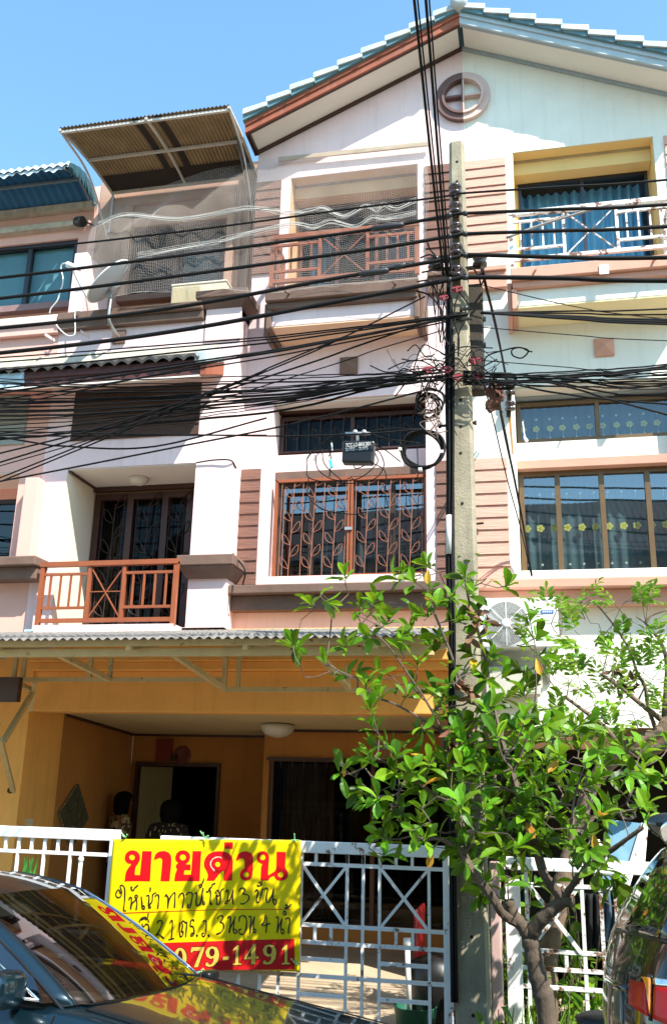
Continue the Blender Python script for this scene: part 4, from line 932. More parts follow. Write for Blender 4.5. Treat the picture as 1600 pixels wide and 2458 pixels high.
ux, uz = cTR.x-cTL.x, cTL.z-cBR.z
def lay(p, k): u = (p.x-cTL.x)/ux; v_ = (cTL.z-p.z)/uz; return V((p.x, BY+sag(u, v_)-.0022-.00035*k, p.z))
def fillpoly(mb, outline, holes, k, grow=0):
    bm = bmesh.new(); es = []
    for ring in [outline]+holes:
        vs = [bm.verts.new(lay(bn(*q_), k)) for q_ in ring]
        es += [bm.edges.new((vs[i], vs[(i+1) % len(vs)])) for i in range(len(vs))]
    bmesh.ops.triangle_fill(bm, use_beauty=True, edges=es, normal=(0,-1,0))
    bm.verts.index_update(); mb.add([v.co.copy() for v in bm.verts], [tuple(v.index for v in f.verts) for f in bm.faces]); bm.free()
def circ(x, y, r, n=14, ry=None): return [(x+r*math.cos(2*PI*i/n), y+(ry or r)*math.sin(2*PI*i/n)) for i in range(n)]
def smooth_ring(pts, corner=50):
    out = []; n = len(pts)
    for i in range(n):
        a, b, c = V((*pts[i-1],0)), V((*pts[i],0)), V((*pts[(i+1) % n],0))
        ang = (b-a).angle(c-b) if (b-a).length > 0 and (c-b).length > 0 else 0
        if math.degrees(ang) > corner: out.append((b.x,b.y))
        else:
            for t in (.25,.5,.75):
                p = a.lerp(b, .5+t*.5) if t < .5 else (b if t == .5 else b.lerp(c, .25))
                out.append((p.x*.0+ (b*.86+(a+c)*.07).x, (b*.86+(a+c)*.07).y) if t == .5 else (p.x, p.y))
    return out
L_ = {
 'kho': ([(132,190),(140,160),(165,138),(195,132),(228,142),(250,168),(252,200),(240,232),(218,258),(210,300),(212,325),(250,325),(268,140),(340,140),(328,374),(130,374),(138,310),(152,280),(185,240),(150,232),(135,212)], [circ(190,188,22)]),
 'aa': ([(358,212),(362,180),(372,160),(395,143),(435,138),(470,150),(488,175),(492,215),(478,373),(408,373),(422,215),(416,198),(400,192),(380,200)], []),
 'yo': ([(520,190),(530,158),(555,138),(582,133),(612,140),(634,165),(636,195),(622,226),(600,242),(640,244),(640,288),(592,288),(588,322),(644,322),(655,140),(720,140),(710,373),(514,373),(520,320),(535,280),(524,262),(528,245),(545,232),(525,215)], [circ(580,188,24)]),
 'do': ([(740,235),(748,200),(772,165),(815,145),(870,140),(925,150),(958,180),(968,215),(958,369),(892,369),(896,292),(870,302),(822,370),(760,370),(775,335),(765,300),(745,268)], [circ(848,243,20)]),
 'mai': ([(900,71),(968,71),(967,122),(899,122)], []),
 'wo': ([(992,214),(994,195),(1006,165),(1035,145),(1070,140),(1105,150),(1124,178),(1124,220),(1118,330),(1100,358),(1065,369),(1035,362),(1018,335),(1020,305),(1040,280),(1056,272),(1058,215),(1045,195),(1025,195),(1010,206)], [circ(1070,322,22)]),
 'no': ([(1150,185),(1158,158),(1185,140),(1215,142),(1238,160),(1248,190),(1240,270),(1238,330),(1265,312),(1285,300),(1302,280),(1305,145),(1376,147),(1368,270),(1392,300),(1392,335),(1368,364),(1335,371),(1300,360),(1282,330),(1250,345),(1242,366),(1180,366),(1185,260),(1195,240),(1165,225),(1152,205)], [circ(1197,188,22), circ(1335,322,22)]),
}
hd = MB()
for ring, holes in L_.values(): fillpoly(hd, smooth_ring(ring), holes, 1)
hd.build('headline_lettering', M('headline_red',(.75,.004,.008),.5,.05,3,spec=.3), BN)
def pen(mb, strokes, wpx, k0=2):
    for i, s_ in enumerate(strokes):
        pts = spline([V((x,y,0)) for x, y in s_], 5); n = len(pts); vs = []
        for j, p in enumerate(pts):
            t = pts[min(j+1,n-1)]-pts[max(j-1,0)]; t = t.normalized() if t.length > 0 else V((1,0,0)); nn = V((-t.y,t.x,0))*wpx/2*(1+.18*math.sin(j*.7+i)); k = k0+(i % 5)
            vs += [lay(bn(*(p+nn).xy), k), lay(bn(*(p-nn).xy), k)]
        mb.add(vs, [(2*j,2*j+1,2*j+3,2*j+2) for j in range(n-1)])
pen_ = MB()
pen(pen_, [[(895,212),(872,190),(842,187),(812,200),(793,230),(798,262),(826,296)]], 7); pen_.build('headline_inner_line', motifw, BN)  # thin pale line printed inside the letter
hw = MB()
line2 = [
 [(95,470),(85,440),(70,450),(60,480),(75,500),(100,490),(105,450),(95,415),(110,405),(130,430),(130,520),(122,590),(130,605),(140,598)],
 [(165,520),(170,500),(182,500),(185,520),(178,590)],[(178,590),(190,545),(205,530),(222,510),(232,490),(222,480),(212,492),(222,512),(228,545),(222,595)],
 [(190,425),(182,415),(186,440),(200,442),(210,425),(222,415),(238,402)],
 [(262,490),(268,545),(270,580),(285,585),(288,570),(275,562),(266,575)],
 [(300,490),(312,482),(322,492),(318,560),(322,580),(335,575),(325,560)],[(318,560),(345,530),(350,480),(365,465),(378,462)],[(332,420),(330,455)],
 [(368,490),(385,475),(398,490),(395,540),(390,585)],
 [(445,490),(455,475),(462,490),(470,500),(468,580)],[(468,570),(480,510),(505,470),(520,462),(522,500),(518,580)],
 [(548,500),(560,475),(580,465),(590,490),(585,540),(580,580)],
 [(605,480),(625,460),(645,462),(655,480),(645,540),(635,575),(620,575),(618,558),(632,555)],
 [(672,470),(685,462),(690,480),(682,545),(688,565)],[(682,520),(690,560),(715,545),(728,480),(738,425)],[(728,480),(735,550),(748,548),(742,530)],
 [(702,405),(715,398),(728,408),(715,420),(702,405)],[(722,398),(735,380),(742,352)],
 [(760,450),(775,455),(785,430),(800,420),(808,400),(832,388)],[(785,430),(795,470),(790,530),(795,555),(805,545)],
 [(828,470),(840,445),(855,450),(862,475),(850,490),(838,480),(840,520),(838,548),(855,552),(868,520),(870,460),(880,440),(895,430)],
 [(905,460),(920,440),(928,460),(925,510),(920,545),(905,545),(912,528),(940,520),(968,440)],[(968,440),(962,500),(966,555)],
 [(1015,460),(1020,435),(1045,425),(1060,445),(1040,470),(1065,475),(1090,495),(1075,530),(1040,550),(1020,545)],
 [(1135,455),(1150,440),(1160,455),(1150,500),(1148,530),(1165,535),(1180,490),(1190,445),(1200,430)],
 [(1152,402),(1165,412),(1180,405),(1195,395)],[(1165,385),(1175,380),(1185,388),(1180,398)],[(1185,385),(1195,370)],
 [(1208,440),(1222,425),(1235,440),(1225,490),(1225,535),(1245,530),(1268,480),(1282,430)],[(1282,430),(1275,520),(1290,555),(1302,540),(1298,515),(1270,520)],
]
line3 = [
 [(245,690),(262,660),(290,650),(312,665),(320,690)],[(262,672),(285,662),(305,672)],[(318,620),(314,650)],[(268,700),(275,725),(285,720),(300,705),(318,712),(322,760)],
 [(385,700),(395,680),(415,675),(425,695),(410,735),(385,780),(370,790),(400,785),(420,800),(438,815)],
 [(480,700),(500,675),(500,750),(492,822)],[(470,826),(515,815)],
 [(560,690),(555,740),(562,800),(580,790),(582,760),(570,765),(580,720),(575,690),(590,680),(602,695),(612,690),(608,750),(602,805)],
 [(640,690),(645,675),(662,672),(668,685)],[(640,695),(640,720),(660,725),(668,760),(662,790),(645,795),(648,775),(662,778)],
 [(682,795),(688,790),(692,800),(684,803)],
 [(730,690),(745,678),(760,690),(758,740),(748,795),(732,800),(728,780),(742,775)],
 [(772,795),(778,790),(782,800),(774,803)],
 [(845,665),(858,645),(878,640),(888,660),(868,690),(888,700),(892,735),(870,770),(835,785)],
 [(922,660),(935,645),(945,665),(940,740),(935,775)],[(938,770),(945,735),(965,690),(980,645)],[(978,650),(968,740),(975,778),(995,770),(985,748),(965,750)],
 [(1010,690),(1015,655),(1035,642),(1060,650),(1070,690),(1060,760),(1038,785),(1015,775),(1012,750),(1030,745)],
 [(1085,655),(1098,645),(1105,665),(1098,740),(1095,780)],[(1096,775),(1105,735),(1120,690),(1132,645)],[(1130,650),(1122,740),(1128,772),(1142,765),(1135,745),(1118,750)],
 [(1218,632),(1205,690),(1185,712),(1215,715),(1255,698)],[(1228,650),(1225,710),(1222,775)],
 [(1298,660),(1310,650),(1318,665),(1312,740),(1308,775)],[(1310,770),(1318,735),(1335,690),(1348,660)],[(1345,665),(1338,735),(1345,778),(1362,770),(1355,745),(1338,750)],
 [(1372,670),(1390,655),(1408,670),(1400,730),(1395,778)],
 [(1355,622),(1362,605),(1375,612),(1378,628),(1362,632),(1355,622)],[(1370,565),(1380,555),(1388,570),(1378,588),(1370,578),(1395,575),(1420,550)],
]
pen(hw, line2, 10); pen(hw, line3, 10); hw.build('handwritten_lettering', bink, BN)
rl = MB(); pen(rl, [[(60,622),(500,605),(900,594),(1410,590)]], 5); rl.build('ruled_line', bred, BN)
rb_ = MB()
def rbx(u, v_): x = 42+(1443-42)*u; yt_ = 862-43*u if x > 0 else 0; yb_ = 1070-14*u; return lay(bn(x, yt_+(yb_-yt_)*v_), 0.4)
rb_.grid(rbx, 14, 5); rb_.build('red_panel', bred, BN)
dg_ = MB(); ol = MB()
def digit(ring, holes, rot=0):
    fillpoly(dg_, ring, holes, 4)
    cx = sum(p[0] for p in ring)/len(ring); cy = sum(p[1] for p in ring)/len(ring)
    g = []; n = len(ring)
    for i in range(n):
        a, b, c = V((*ring[i-1],)), V((*ring[i],)), V((*ring[(i+1) % n],)); d = (c-a); d = d.normalized() if d.length else V((1,0)); nn = V((d.y,-d.x)); g.append(tuple(b+nn*6))
    ar = sum(ring[i-1][0]*ring[i][1]-ring[i][0]*ring[i-1][1] for i in range(n))
    if ar < 0: g = [tuple(V(p)*2-V(q_)) for p, q_ in zip(ring, g)]
    fillpoly(ol, g, [], 2.5)
def nine(x, y, h, w):
    o = [(x+w*.5+w*.5*math.cos(a), y+h*.30+h*.30*math.sin(a)) for a in [2*PI*i/20 for i in range(20)]]
    ring = [(x+w*.95,y+h*.22),(x+w*.82,y+h*.06),(x+w*.5,y),(x+w*.18,y+h*.07),(x+w*.02,y+h*.28),(x+w*.1,y+h*.50),(x+w*.38,y+h*.62),(x+w*.62,y+h*.56),(x+w*.60,y+h*.75),(x+w*.42,y+h*.90),(x+w*.26,y+h*.88),(x+w*.2,y+h*.78),(x+w*.04,y+h*.82),(x+w*.05,y+h*.95),(x+w*.3,y+h*1.0),(x+w*.65,y+h*.95),(x+w*.92,y+h*.72),(x+w*1.0,y+h*.42)]
    digit(ring, [circ(x+w*.49, y+h*.30, w*.20, 14, h*.20)])
def zero(x, y, h, w):
    digit([(x+w*.5+w*.5*math.cos(2*PI*i/20), y+h*.5+h*.5*math.sin(2*PI*i/20)) for i in range(20)], [circ(x+w*.5, y+h*.5, w*.2, 14, h*.38)])
def one(x, y, h, w): digit([(x+w*.05,y+h*.22),(x+w*.5,y),(x+w*.68,y),(x+w*.64,y+h*.90),(x+w*.95,y+h*.93),(x+w*.95,y+h),(x+w*.05,y+h*1.02),(x+w*.05,y+h*.94),(x+w*.33,y+h*.91),(x+w*.36,y+h*.20),(x+w*.1,y+h*.30)], [])
def seven(x, y, h, w): digit([(x,y+h*.22),(x+w*.08,y),(x+w,y-h*.02),(x+w*.98,y+h*.12),(x+w*.55,y+h*.98),(x+w*.25,y+h),(x+w*.72,y+h*.17),(x+w*.2,y+h*.18),(x+w*.08,y+h*.28)], [])
def four(x, y, h, w): digit([(x+w*.62,y),(x+w*.78,y-h*.01),(x+w*.76,y+h*.60),(x+w*1.0,y+h*.60),(x+w*.99,y+h*.72),(x+w*.75,y+h*.72),(x+w*.74,y+h*.99),(x+w*.46,y+h),(x+w*.47,y+h*.73),(x,y+h*.76),(x+w*.02,y+h*.64)], [[(x+w*.48,y+h*.26),(x+w*.47,y+h*.61),(x+w*.16,y+h*.63)]])
zero(510,888,160,100); seven(640,885,155,105); nine(752,878,158,108); digit([(890,960),(935,955),(933,982),(888,987)], []); one(962,870,150,72); four(1055,862,155,112); nine(1195,862,158,108); one(1342,865,152,70)
ol.build('number_outline', bdk, BN); dg_.build('number_lettering', bgold, BN)
gstr = M('green_string',(.35,.75,.35),.6,.3)
for x, y, s_ in ((140,40,1),(745,35,1),(1445,55,1),(1455,1015,1),(745,1065,1)):
    p = bn(x, y)+V((0,-.01,0)); ties = MB()
    for k in range(4): ties.tube([p, p+V((random.uniform(-.04,.04),-.02,random.uniform(-.01,.045)))], .004, 5)
    ties.build('string_tie', gstr, BN)
# ================================================================== utility pole
YP = 6.17
PO = thing('utility_pole', 'tapered square concrete utility pole with brown insulators beside the white gate', 'utility pole', (-.40,YP,0))
mb = MB()
ct, cb = V((-.406,YP,6.80)), V((-.402,YP,0))
n = 14; rings = []
for i in range(n+1):
    t = i/n; c = cb.lerp(ct, t); hw = .110+(.058-.110)*t; hd = .10+(.062-.10)*t; ch_ = .022
    rings.append([(c.x+sx*a, c.y+sy*b, c.z) for sx, sy, a, b in ((-1,-1,hw-ch_,hd),(1,-1,hw-ch_,hd),(1,-1,hw,hd-ch_),(1,1,hw,hd-ch_),(1,1,hw-ch_,hd),(-1,1,hw-ch_,hd),(-1,1,hw,hd-ch_),(-1,-1,hw,hd-ch_))])
vs = [p for r in rings for p in r]; fs = []
for i in range(n):
    for j in range(8): fs.append((i*8+j, i*8+(j+1) % 8, (i+1)*8+(j+1) % 8, (i+1)*8+j))
fs += [tuple(range(7,-1,-1)), tuple(n*8+j for j in range(8))]
mb.add(vs, fs); mb.build('shaft', concrete, PO)
hm = MB()
def pfy(z): return YP-(.10+(.062-.10)*z/6.8)-.001
for k, x, y in (('b',572,740),('b',572,832),('b',574,856),('u',540,1950),('g',270,460),('g',271,625),('g',270,790),('g',280,1103),('j',195,1042),('k',230,985),('k',240,1515)):
    p = at(k, x, y, YP-.09); hm.lathe((p.x, pfy(p.z), p.z), (0,-1,0), [(.011,0),(.010,.002)], 10)
hm.build('bolt_hole', darkvoid, PO)
# rack of spool insulators on the front face
ins_z = []
rk = MB(); xs_ = -.415
for kx in (('d',255,150),('d',258,265),('d',260,392),('d',262,520),('d',262,660)):
    p = at(*kx, YP-.14); ins_z.append(p.z)
rk.box(xs_-.025,xs_+.025,YP-.105,YP-.085,ins_z[-1]-.10,ins_z[0]+.06); rk.build('insulator_rack', M('rack_steel',(.14,.11,.06),.6,.3,10,rust=.4), PO)
for z in ins_z:
    mb = MB(); mb.lathe((xs_,YP-.15,z-.048), (0,0,1), [(.02,0),(.046,.006),(.05,.020),(.047,.032),(.028,.040),(.026,.052),(.046,.060),(.052,.075),(.044,.090),(.02,.097)], 16)
    o = mb.build('insulator', porcelain, PO, smooth=True)
    MB().tube([(xs_,YP-.15,z-.06),(xs_,YP-.15,z+.062)], .008, 6).build('pin', galv, o)
for x, y, dx in (('u',0,0),):
    pass
for kx, side in ((('u',225,270),-1),(('u',780,235),1)):
    p = at(*kx, YP-.06); o = MB().lathe((p.x,p.y,p.z-.05), (0,0,1), [(.02,0),(.052,.006),(.056,.025),(.03,.038),(.028,.052),(.052,.064),(.056,.085),(.03,.10)], 16).build('insulator', porcelain, PO, smooth=True)
    mb = MB()
    for dz in (-.05,.05): mb.bar((p.x,p.y,p.z+dz),(-.40+side*.05,YP-.05,p.z+dz),.012,.03)
    mb.bar((p.x,p.y,p.z-.06),(p.x,p.y,p.z+.06),.016); mb.v = mb.v
    mb.build('insulator_arm', rustbracket, PO)
# dark wooden cable board on the right side
a, b = at('u',715,540,YP+.0), at('u',745,1865,YP+.0)
cbx = MB().hexa([(b.x-.055,YP-.03,b.z),(b.x+.055,YP-.03,b.z),(b.x+.055,YP+.09,b.z),(b.x-.055,YP+.09,b.z)], [(a.x-.065,YP-.03,a.z),(a.x+.058,YP-.03,a.z),(a.x+.058,YP+.09,a.z),(a.x-.065,YP+.09,a.z)])
cbx.build('cable_board', rustbracket, PO, bevel=.012)
tbm = M('blackened_bolt',(.03,.028,.025),.6,.3)
for y in (960,1280): mb = MB(); p = at('u',820,y,YP); mb.lathe((p.x-.03,p.y,p.z), (1,0,0), [(.012,0),(.012,.03),(.02,.032),(.02,.05)], 6); mb.build('through_bolt', tbm, PO)
for y in (835,960): mb = MB(); p = at('u',580,y,YP-.1); mb.lathe((p.x-.03,p.y,p.z), (1,0,0), [(.02,0),(.02,.02),(.012,.022),(.012,.09)], 6); mb.build('through_bolt', tbm, PO)
p = at('g',345,607,YP-.02); mb = MB(); mb.lathe((p.x-.04,p.y,p.z), (1,0,0), [(.01,0),(.01,.05),(.018,.052),(.018,.068)], 6); mb.build('through_bolt', tbm, PO)
p = at('g',150,625,YP-.02); mb = MB(); mb.lathe((p.x-.02,p.y,p.z), (1,0,0), [(.018,0),(.018,.02),(.01,.022),(.01,.08)], 6)
mb.build('through_bolt', tbm, PO)
# raised marks cast in the concrete
mk = MB()
for txt, x, y, s_ in (('GN',205,640,.055),('a',180,690,.05),('0.7N',165,750,.05),('....',190,850,.05),('15',170,915,.06)):
    p = at('k', x, y, YP-.1); vs, fs = text_mesh(txt, s_)
    mk.add([(p.x+v_[0], pfy(p.z)-.002, p.z+v_[1]) for v_ in vs], fs)
mk.build('cast_marking', M('worn_marking',(.40,.36,.27),.9,.2,20), PO)
for (x, y, s_) in (('u',0,0),): pass

# red tie clamps around the bundle
def clamp(k, x, y, Y, s):
    p = at(k, x, y, Y); mb = MB()
    mb.tube([p+V((s*math.cos(a),-.02,s*.55*math.sin(a))) for a in [2*PI*i/14 for i in range(14)]], s*.18, 6, closed=True); mb.bar(p+V((-s,-.03,0)), p+V((s,-.03,.01)), s*.3)
    mb.bar(p+V((0,-.03,0)), p+V((.0,-.03,-s*.9)), s*.35)
    return mb
for i, (k, x, y, lb) in enumerate((('u',140,1600,'faded red plastic clamp on the cable bundle left of the pole'),('u',365,1600,'faded red plastic clamp where the bundle meets the left face of the pole'),('u',515,1690,'faded red plastic clamp low on the front of the pole'),('u',720,1490,'bright faded red plastic clamp on the dark cable board'),('u',760,1690,'rusty red clamp at the foot of the dark cable board'),('u',500,600,'faded red clamp knotted on the pole under the insulators'),('u',335,710,'thin faded red tie on the risers left of the pole'))):
    tag(clamp(k, x, y, YP-.16, .038 if i != 6 else .03).build('cable_clamp', pinktie), lb, 'clamp')

# ================================================================== cables
YC = 6.0
def cable(name, pts, r, label, group=None, mat=blackrubber, extl=True, extr=True, cat='cable', jit=0, n=10):
    P = []
    for q_ in pts: P.append(q_ if isinstance(q_, V) else at(*q_))
    if extl:
        d = (P[0]-P[1]); d = d/max(1e-6, abs(d.x)); P = [P[0]+V((d.x*7, d.y*0, d.z*7+.5)), P[0]+V((d.x*3, 0, d.z*3+.1))]+P
    if extr:
        d = (P[-1]-P[-2]); d = d/max(1e-6, abs(d.x)); P = P+[P[-1]+V((d.x*3,0,d.z*3+.1)), P[-1]+V((d.x*7,0,d.z*7+.5))]
    S = spline(P, n)
    if jit: S = [p+V((0,random.uniform(-jit,jit),random.uniform(-jit,jit))) for p in S]
    return tag(MB().tube(S, r, 6).build(name, mat, smooth=True), label, cat, group)
Y_ = YP-.20
cable('power_cable', [('F',0,582,Y_),('F',400,540,Y_),('F',775,490,Y_),('d',190,180,Y_),('d',260,165,Y_),('d',900,122,Y_),('d',1549,80,Y_)], .0085, 'thin black power cable, topmost of the lines across the houses')
cable('power_cable', [('F',0,645,Y_),('F',775,545,Y_),('d',200,300,Y_),('d',300,288,Y_),('d',900,262,Y_),('d',1549,233,Y_)], .0135, 'thick black power cable on the second insulator from the pole top')
cable('power_cable', [('F',0,693,Y_),('F',775,591,Y_),('d',205,430,Y_),('d',300,415,Y_),('d',900,395,Y_),('d',1549,370,Y_)], .0145, 'thick black power cable on the third insulator from the pole top')
cable('power_cable', [('F',0,762,Y_),('F',400,715,Y_),('F',775,647,Y_),('d',205,568,Y_),('d',300,545,Y_),('d',900,560,Y_),('d',1549,562,Y_)], .0155, 'thick black power cable on the fourth insulator from the pole top')
cable('power_cable', [('F',0,820,Y_),('F',400,770,Y_),('F',775,702,Y_),('d',210,700,Y_),('d',310,685,Y_),('d',900,690,Y_),('d',1549,706,Y_)], .017, 'thick black power cable on the lowest insulator of the pole')
slm = M('dark_sleeve',(.025,.025,.028),.45,.2)
for k, x, y, x2, y2, r_ in (('c',860,552,1040,528,.024),('c',800,795,960,770,.026),('c',990,760,1050,740,.022),('d',185,305,215,295,.02),('d',285,290,315,288,.02),('d',285,418,315,414,.02),('d',190,432,215,426,.02),('d',190,570,215,563,.02),('d',285,548,315,546,.02),('d',190,702,215,697,.02),('d',285,688,320,684,.02)):
    a, b = at(k,x,y,Y_), at(k,x2,y2,Y_); mb = MB().tube([a,a.lerp(b,.1),a.lerp(b,.9),b], [r_*.5,r_,r_,r_*.5], 8)
    if k == 'c': tag(mb.build('splice_sleeve', slm, smooth=True), {860:'dark splice sleeve on the second power cable in front of the netted balcony',800:'long dark splice sleeve on the fourth power cable below the netted balcony',990:'short dark splice sleeve on the fourth power cable nearest the pole'}[x], 'sleeve')
    else: tag(mb.build('cable_clip', slm, smooth=True), 'small dark clip where a power cable is tied at the pole insulators', 'clip', 'cable clips at the pole insulators')
# overhead pair across the street
for i, (x0, y0, x1, lb) in enumerate(((962,0,1030,'left one of two steep black cables rising over the street from the pole'),(989,0,1040,'right one of two steep black cables rising over the street from the pole'))):
    a, b, c = at('F',x1,640,5.98), at('F',x0+(x1-x0)*.48,310,5.2), at('F',x0,y0,4.4)
    d = (c-b); P = [a,b,c,c+d*1.5+V((0,0,-.1)),c+d*7+V((0,0,-2.0))]
    tag(MB().tube(spline(P,10), .0095, 6).build('overhead_cable', blackrubber, smooth=True), lb, 'cable')
    p2 = [p+V((.02,0.01,0)) for p in P]
    tag(MB().tube(spline(p2,10), .0055, 6).build('overhead_cable', blackrubber, smooth=True), 'thinner black cable twisted along the '+('left' if i == 0 else 'right')+' steep overhead cable', 'cable')
# middle telecom lines
YT = YP-.13
G = 'telecom cables strung along the street'
for x0, y0, x1, y1, r_ in ((0,1150,1380,998,.006),(0,1165,1380,1002,.006),(0,1190,1370,1004,.007),(0,1245,1380,1006,.007),(0,1258,1375,1008,.009),(0,1285,1330,1030,.006)):
    yy = YT+random.uniform(-.05,.05); cable('telecom_cable', [('c',x0,y0,yy),('c',(x0+x1)/2,(y0+y1)/2+9,yy),('c',x1,y1,yy)], r_, 'thin black telecom cable in the loose upper fan reaching the pole at balcony slab height', 'upper fan of telecom cables', extr=False)
for pts in ([('d',395,905),('d',1000,893),('d',1549,880)], [('d',395,905),('d',1000,908),('d',1549,915)]):
    cable('telecom_cable', [(a,b,c_,YT) for a,b,c_ in pts], .006, 'thin black telecom cable leaving the cable board to the right under the mint balcony', 'thin telecom cables under the mint balcony', extl=False)
for dz in (0, 8, 16):
    cable('telecom_cable', [('d',395,905,YT),('d',1000,930+dz,YT-.01*dz/8),('d',1549,950+dz*1.6,YT-.01*dz/8)], .011-dz*.0002, 'thick black telecom cable leaving the cable board to the right under the mint balcony', 'thick telecom cables under the mint balcony', extl=False)
dz_ = [([('c',258,1328),('c',700,1135),('c',1150,910)],.006),([('c',340,1328),('c',800,1170),('c',1270,1010)],.007),([('c',480,1328),('c',900,1190),('c',1245,1090)],.0045),([('e',0,470),('e',700,330),('e',1549,150)],.006),([('e',0,745),('e',700,560),('e',1240,380),('e',1549,265)],.007),([('e',0,650),('e',400,705),('e',900,705),('e',1549,540)],.007),([('e',0,640),('e',900,640),('e',1549,640)],.006),([('f',0,360),('f',400,190),('f',830,12)],.006),([('f',0,610),('f',800,608),('f',1280,575)],.006),([('f',0,645),('f',700,495),('f',1300,340)],.007)]
for i, (pts, r_) in enumerate(dz_):
    yy = YT-.05+random.uniform(-.06,.06); cable('telecom_cable', [(*q_,yy) for q_ in pts], r_, 'slack black telecom cable crossing the others at a slant left of the pole', 'slanting telecom cables', extr=False)
for pts in ([('d',410,735),('d',1000,870),('d',1549,945)],[('d',405,995),('d',1000,1045),('d',1549,1078)],[('d',400,1200),('d',900,1240),('d',1549,1290)]):
    cable('drop_wire', [(*q_,YT) for q_ in pts], .0035, 'hair thin wire slanting down to the right across the mint wall', 'hair thin wires on the mint wall', extl=False)
# dense bundle, left
ys0 = [878,885,893,905,912,918,925,932,938,943,948,952,957,962,968,974,980,988,995,1004,1012,1020]
for i, y0 in enumerate(ys0):
    t = i/len(ys0); y1 = 858+26*((i*7) % len(ys0))/len(ys0)+3*t; yy = YT+random.uniform(-.10,.05); mid = y0+(y1-y0)*.55+random.uniform(4,15)
    cable('telecom_cable', [('F',0,y0+random.uniform(-3,3),yy),('F',300,y0+(y1-y0)*.28+random.uniform(6,16),yy),('F',650,mid,yy),('F',870,y0+(y1-y0)*.84+random.uniform(0,8),yy),('F',1035,y1,yy)], random.choice((.0035,.0045,.0055,.0065,.009)), 'black telecom cable in the dense sagging bundle left of the pole', 'telecom cables in the dense bundle left of the pole', extr=False, jit=.003)
# dense bundle, right
for i in range(14):
    y0 = 862+34*((i*5) % 14)/14; y1 = 846+62*i/14; yy = YT+random.uniform(-.10,.05)
    pts = [('F',1075,y0,yy),('F',1200,y0+2+random.uniform(-4,8),yy),('F',1380,(y0+y1)/2+random.uniform(0,6),yy),('F',1549,y1,yy)]
    cable('telecom_cable', pts, random.choice((.0035,.0045,.0055,.008)), 'black telecom cable in the dense bundle right of the pole', 'telecom cables in the dense bundle right of the pole', extl=False, jit=.003)
for pts in ([('g',640,375),('g',900,425),('g',1549,490)],[('g',660,320),('g',1000,400),('g',1549,555)],[('g',700,318),('g',1200,420),('g',1549,440)],[('g',880,318),('g',1150,370),('g',1300,385),('g',1549,370)]):
    cable('telecom_cable', [(*q_,YT-.06) for q_ in pts], .007, 'slack black telecom cable dropping to the right below the bundle on the mint side', 'slack telecom cables right of the pole', extl=False)
# tangle of loose wires round the pole
tg = MB(); random.seed(21)
for i in range(46):
    x = random.uniform(40,620); y = random.uniform(1380,1800); p = at('u',x,y,YP-.17+random.uniform(-.05,.04)); L = random.uniform(.12,.4); a = random.uniform(-.4,.4)+(PI if random.random() < .5 else 0)
    tg.tube(spline([p, p+V((L*.35*math.cos(a),random.uniform(-.04,.04),L*.3*math.sin(a)+random.uniform(-.1,.1))), p+V((L*.7*math.cos(a),0,random.uniform(-.14,.10))), p+V((L*math.cos(a),random.uniform(-.03,.03),random.uniform(-.1,.12)))], 6), random.choice((.0022,.003,.005)), 5)
for i in range(16):
    x = random.uniform(180,420); p = at('u',x,random.uniform(330,600),YP-.16); q_ = at('u',x+random.uniform(-60,60),random.uniform(700,1500),YP-.15)
    m_ = p.lerp(q_,.5)+V((random.uniform(-.06,.06),0,0)); tg.tube(spline([p,m_,q_],7), random.choice((.0025,.004)), 5)
for pts in ([(130,0),(160,90),(240,185),(255,260)],[(0,495),(120,480),(200,540),(240,640),(300,900),(350,1000)],[(600,320),(690,330),(760,420),(790,530)],[(800,330),(790,400),(650,420),(580,400)],[(810,330),(840,420),(800,540)],[(520,640),(470,800),(470,1000),(520,1200),(510,1400)],[(590,1000),(540,1080),(510,1200),(515,1420)],[(510,600),(600,720),(640,780)],[(0,610),(150,660),(270,790),(320,900),(330,1150),(400,1290)],[(60,380),(180,350),(250,290),(400,230)],[(40,200),(150,160),(230,190),(330,290)]):
    tg.tube(spline([at('u',x,y,YP-.17) for x, y in pts],8), .0065, 6)
tag(tg.build('wire_tangle', blackrubber, smooth=True), 'tangled black loose wires knotted round the pole', 'wires'); random.seed(11)
# risers down the left face of the pole
RG = 'black riser cables strapped down the left side of the pole'
for i in range(6):
    dx = -6+4.5*i; yy = YP-.10-.012*(i % 3)
    tag(MB().tube(spline([at('F',1044+dx*.6,600+40*i,yy),at('F',1040+dx*.8,850,yy),at('F',1042+dx*.6,1100,yy),at('F',1040+dx*.55,1300,yy),at('F',1047+dx*.5,1460,yy),at('F',1046+dx*.5,1640,yy),at('F',1048+dx*.5,2000,yy),at('F',1052+dx*.5,2330,yy)],8), .010 if i % 2 else .007, 7).build('riser_cable', blackrubber, smooth=True), 'black riser cable strapped down the left side of the concrete pole', 'cable', RG)
a, b = at('g',200,1180,YP-.12), at('g',200,1420,YP-.12); tag(MB().tube([a,b], .022, 10).build('conduit', M('grey_conduit',(.60,.60,.57),.5,.1), smooth=True), 'short pale grey conduit on the left edge of the pole at window height', 'conduit')
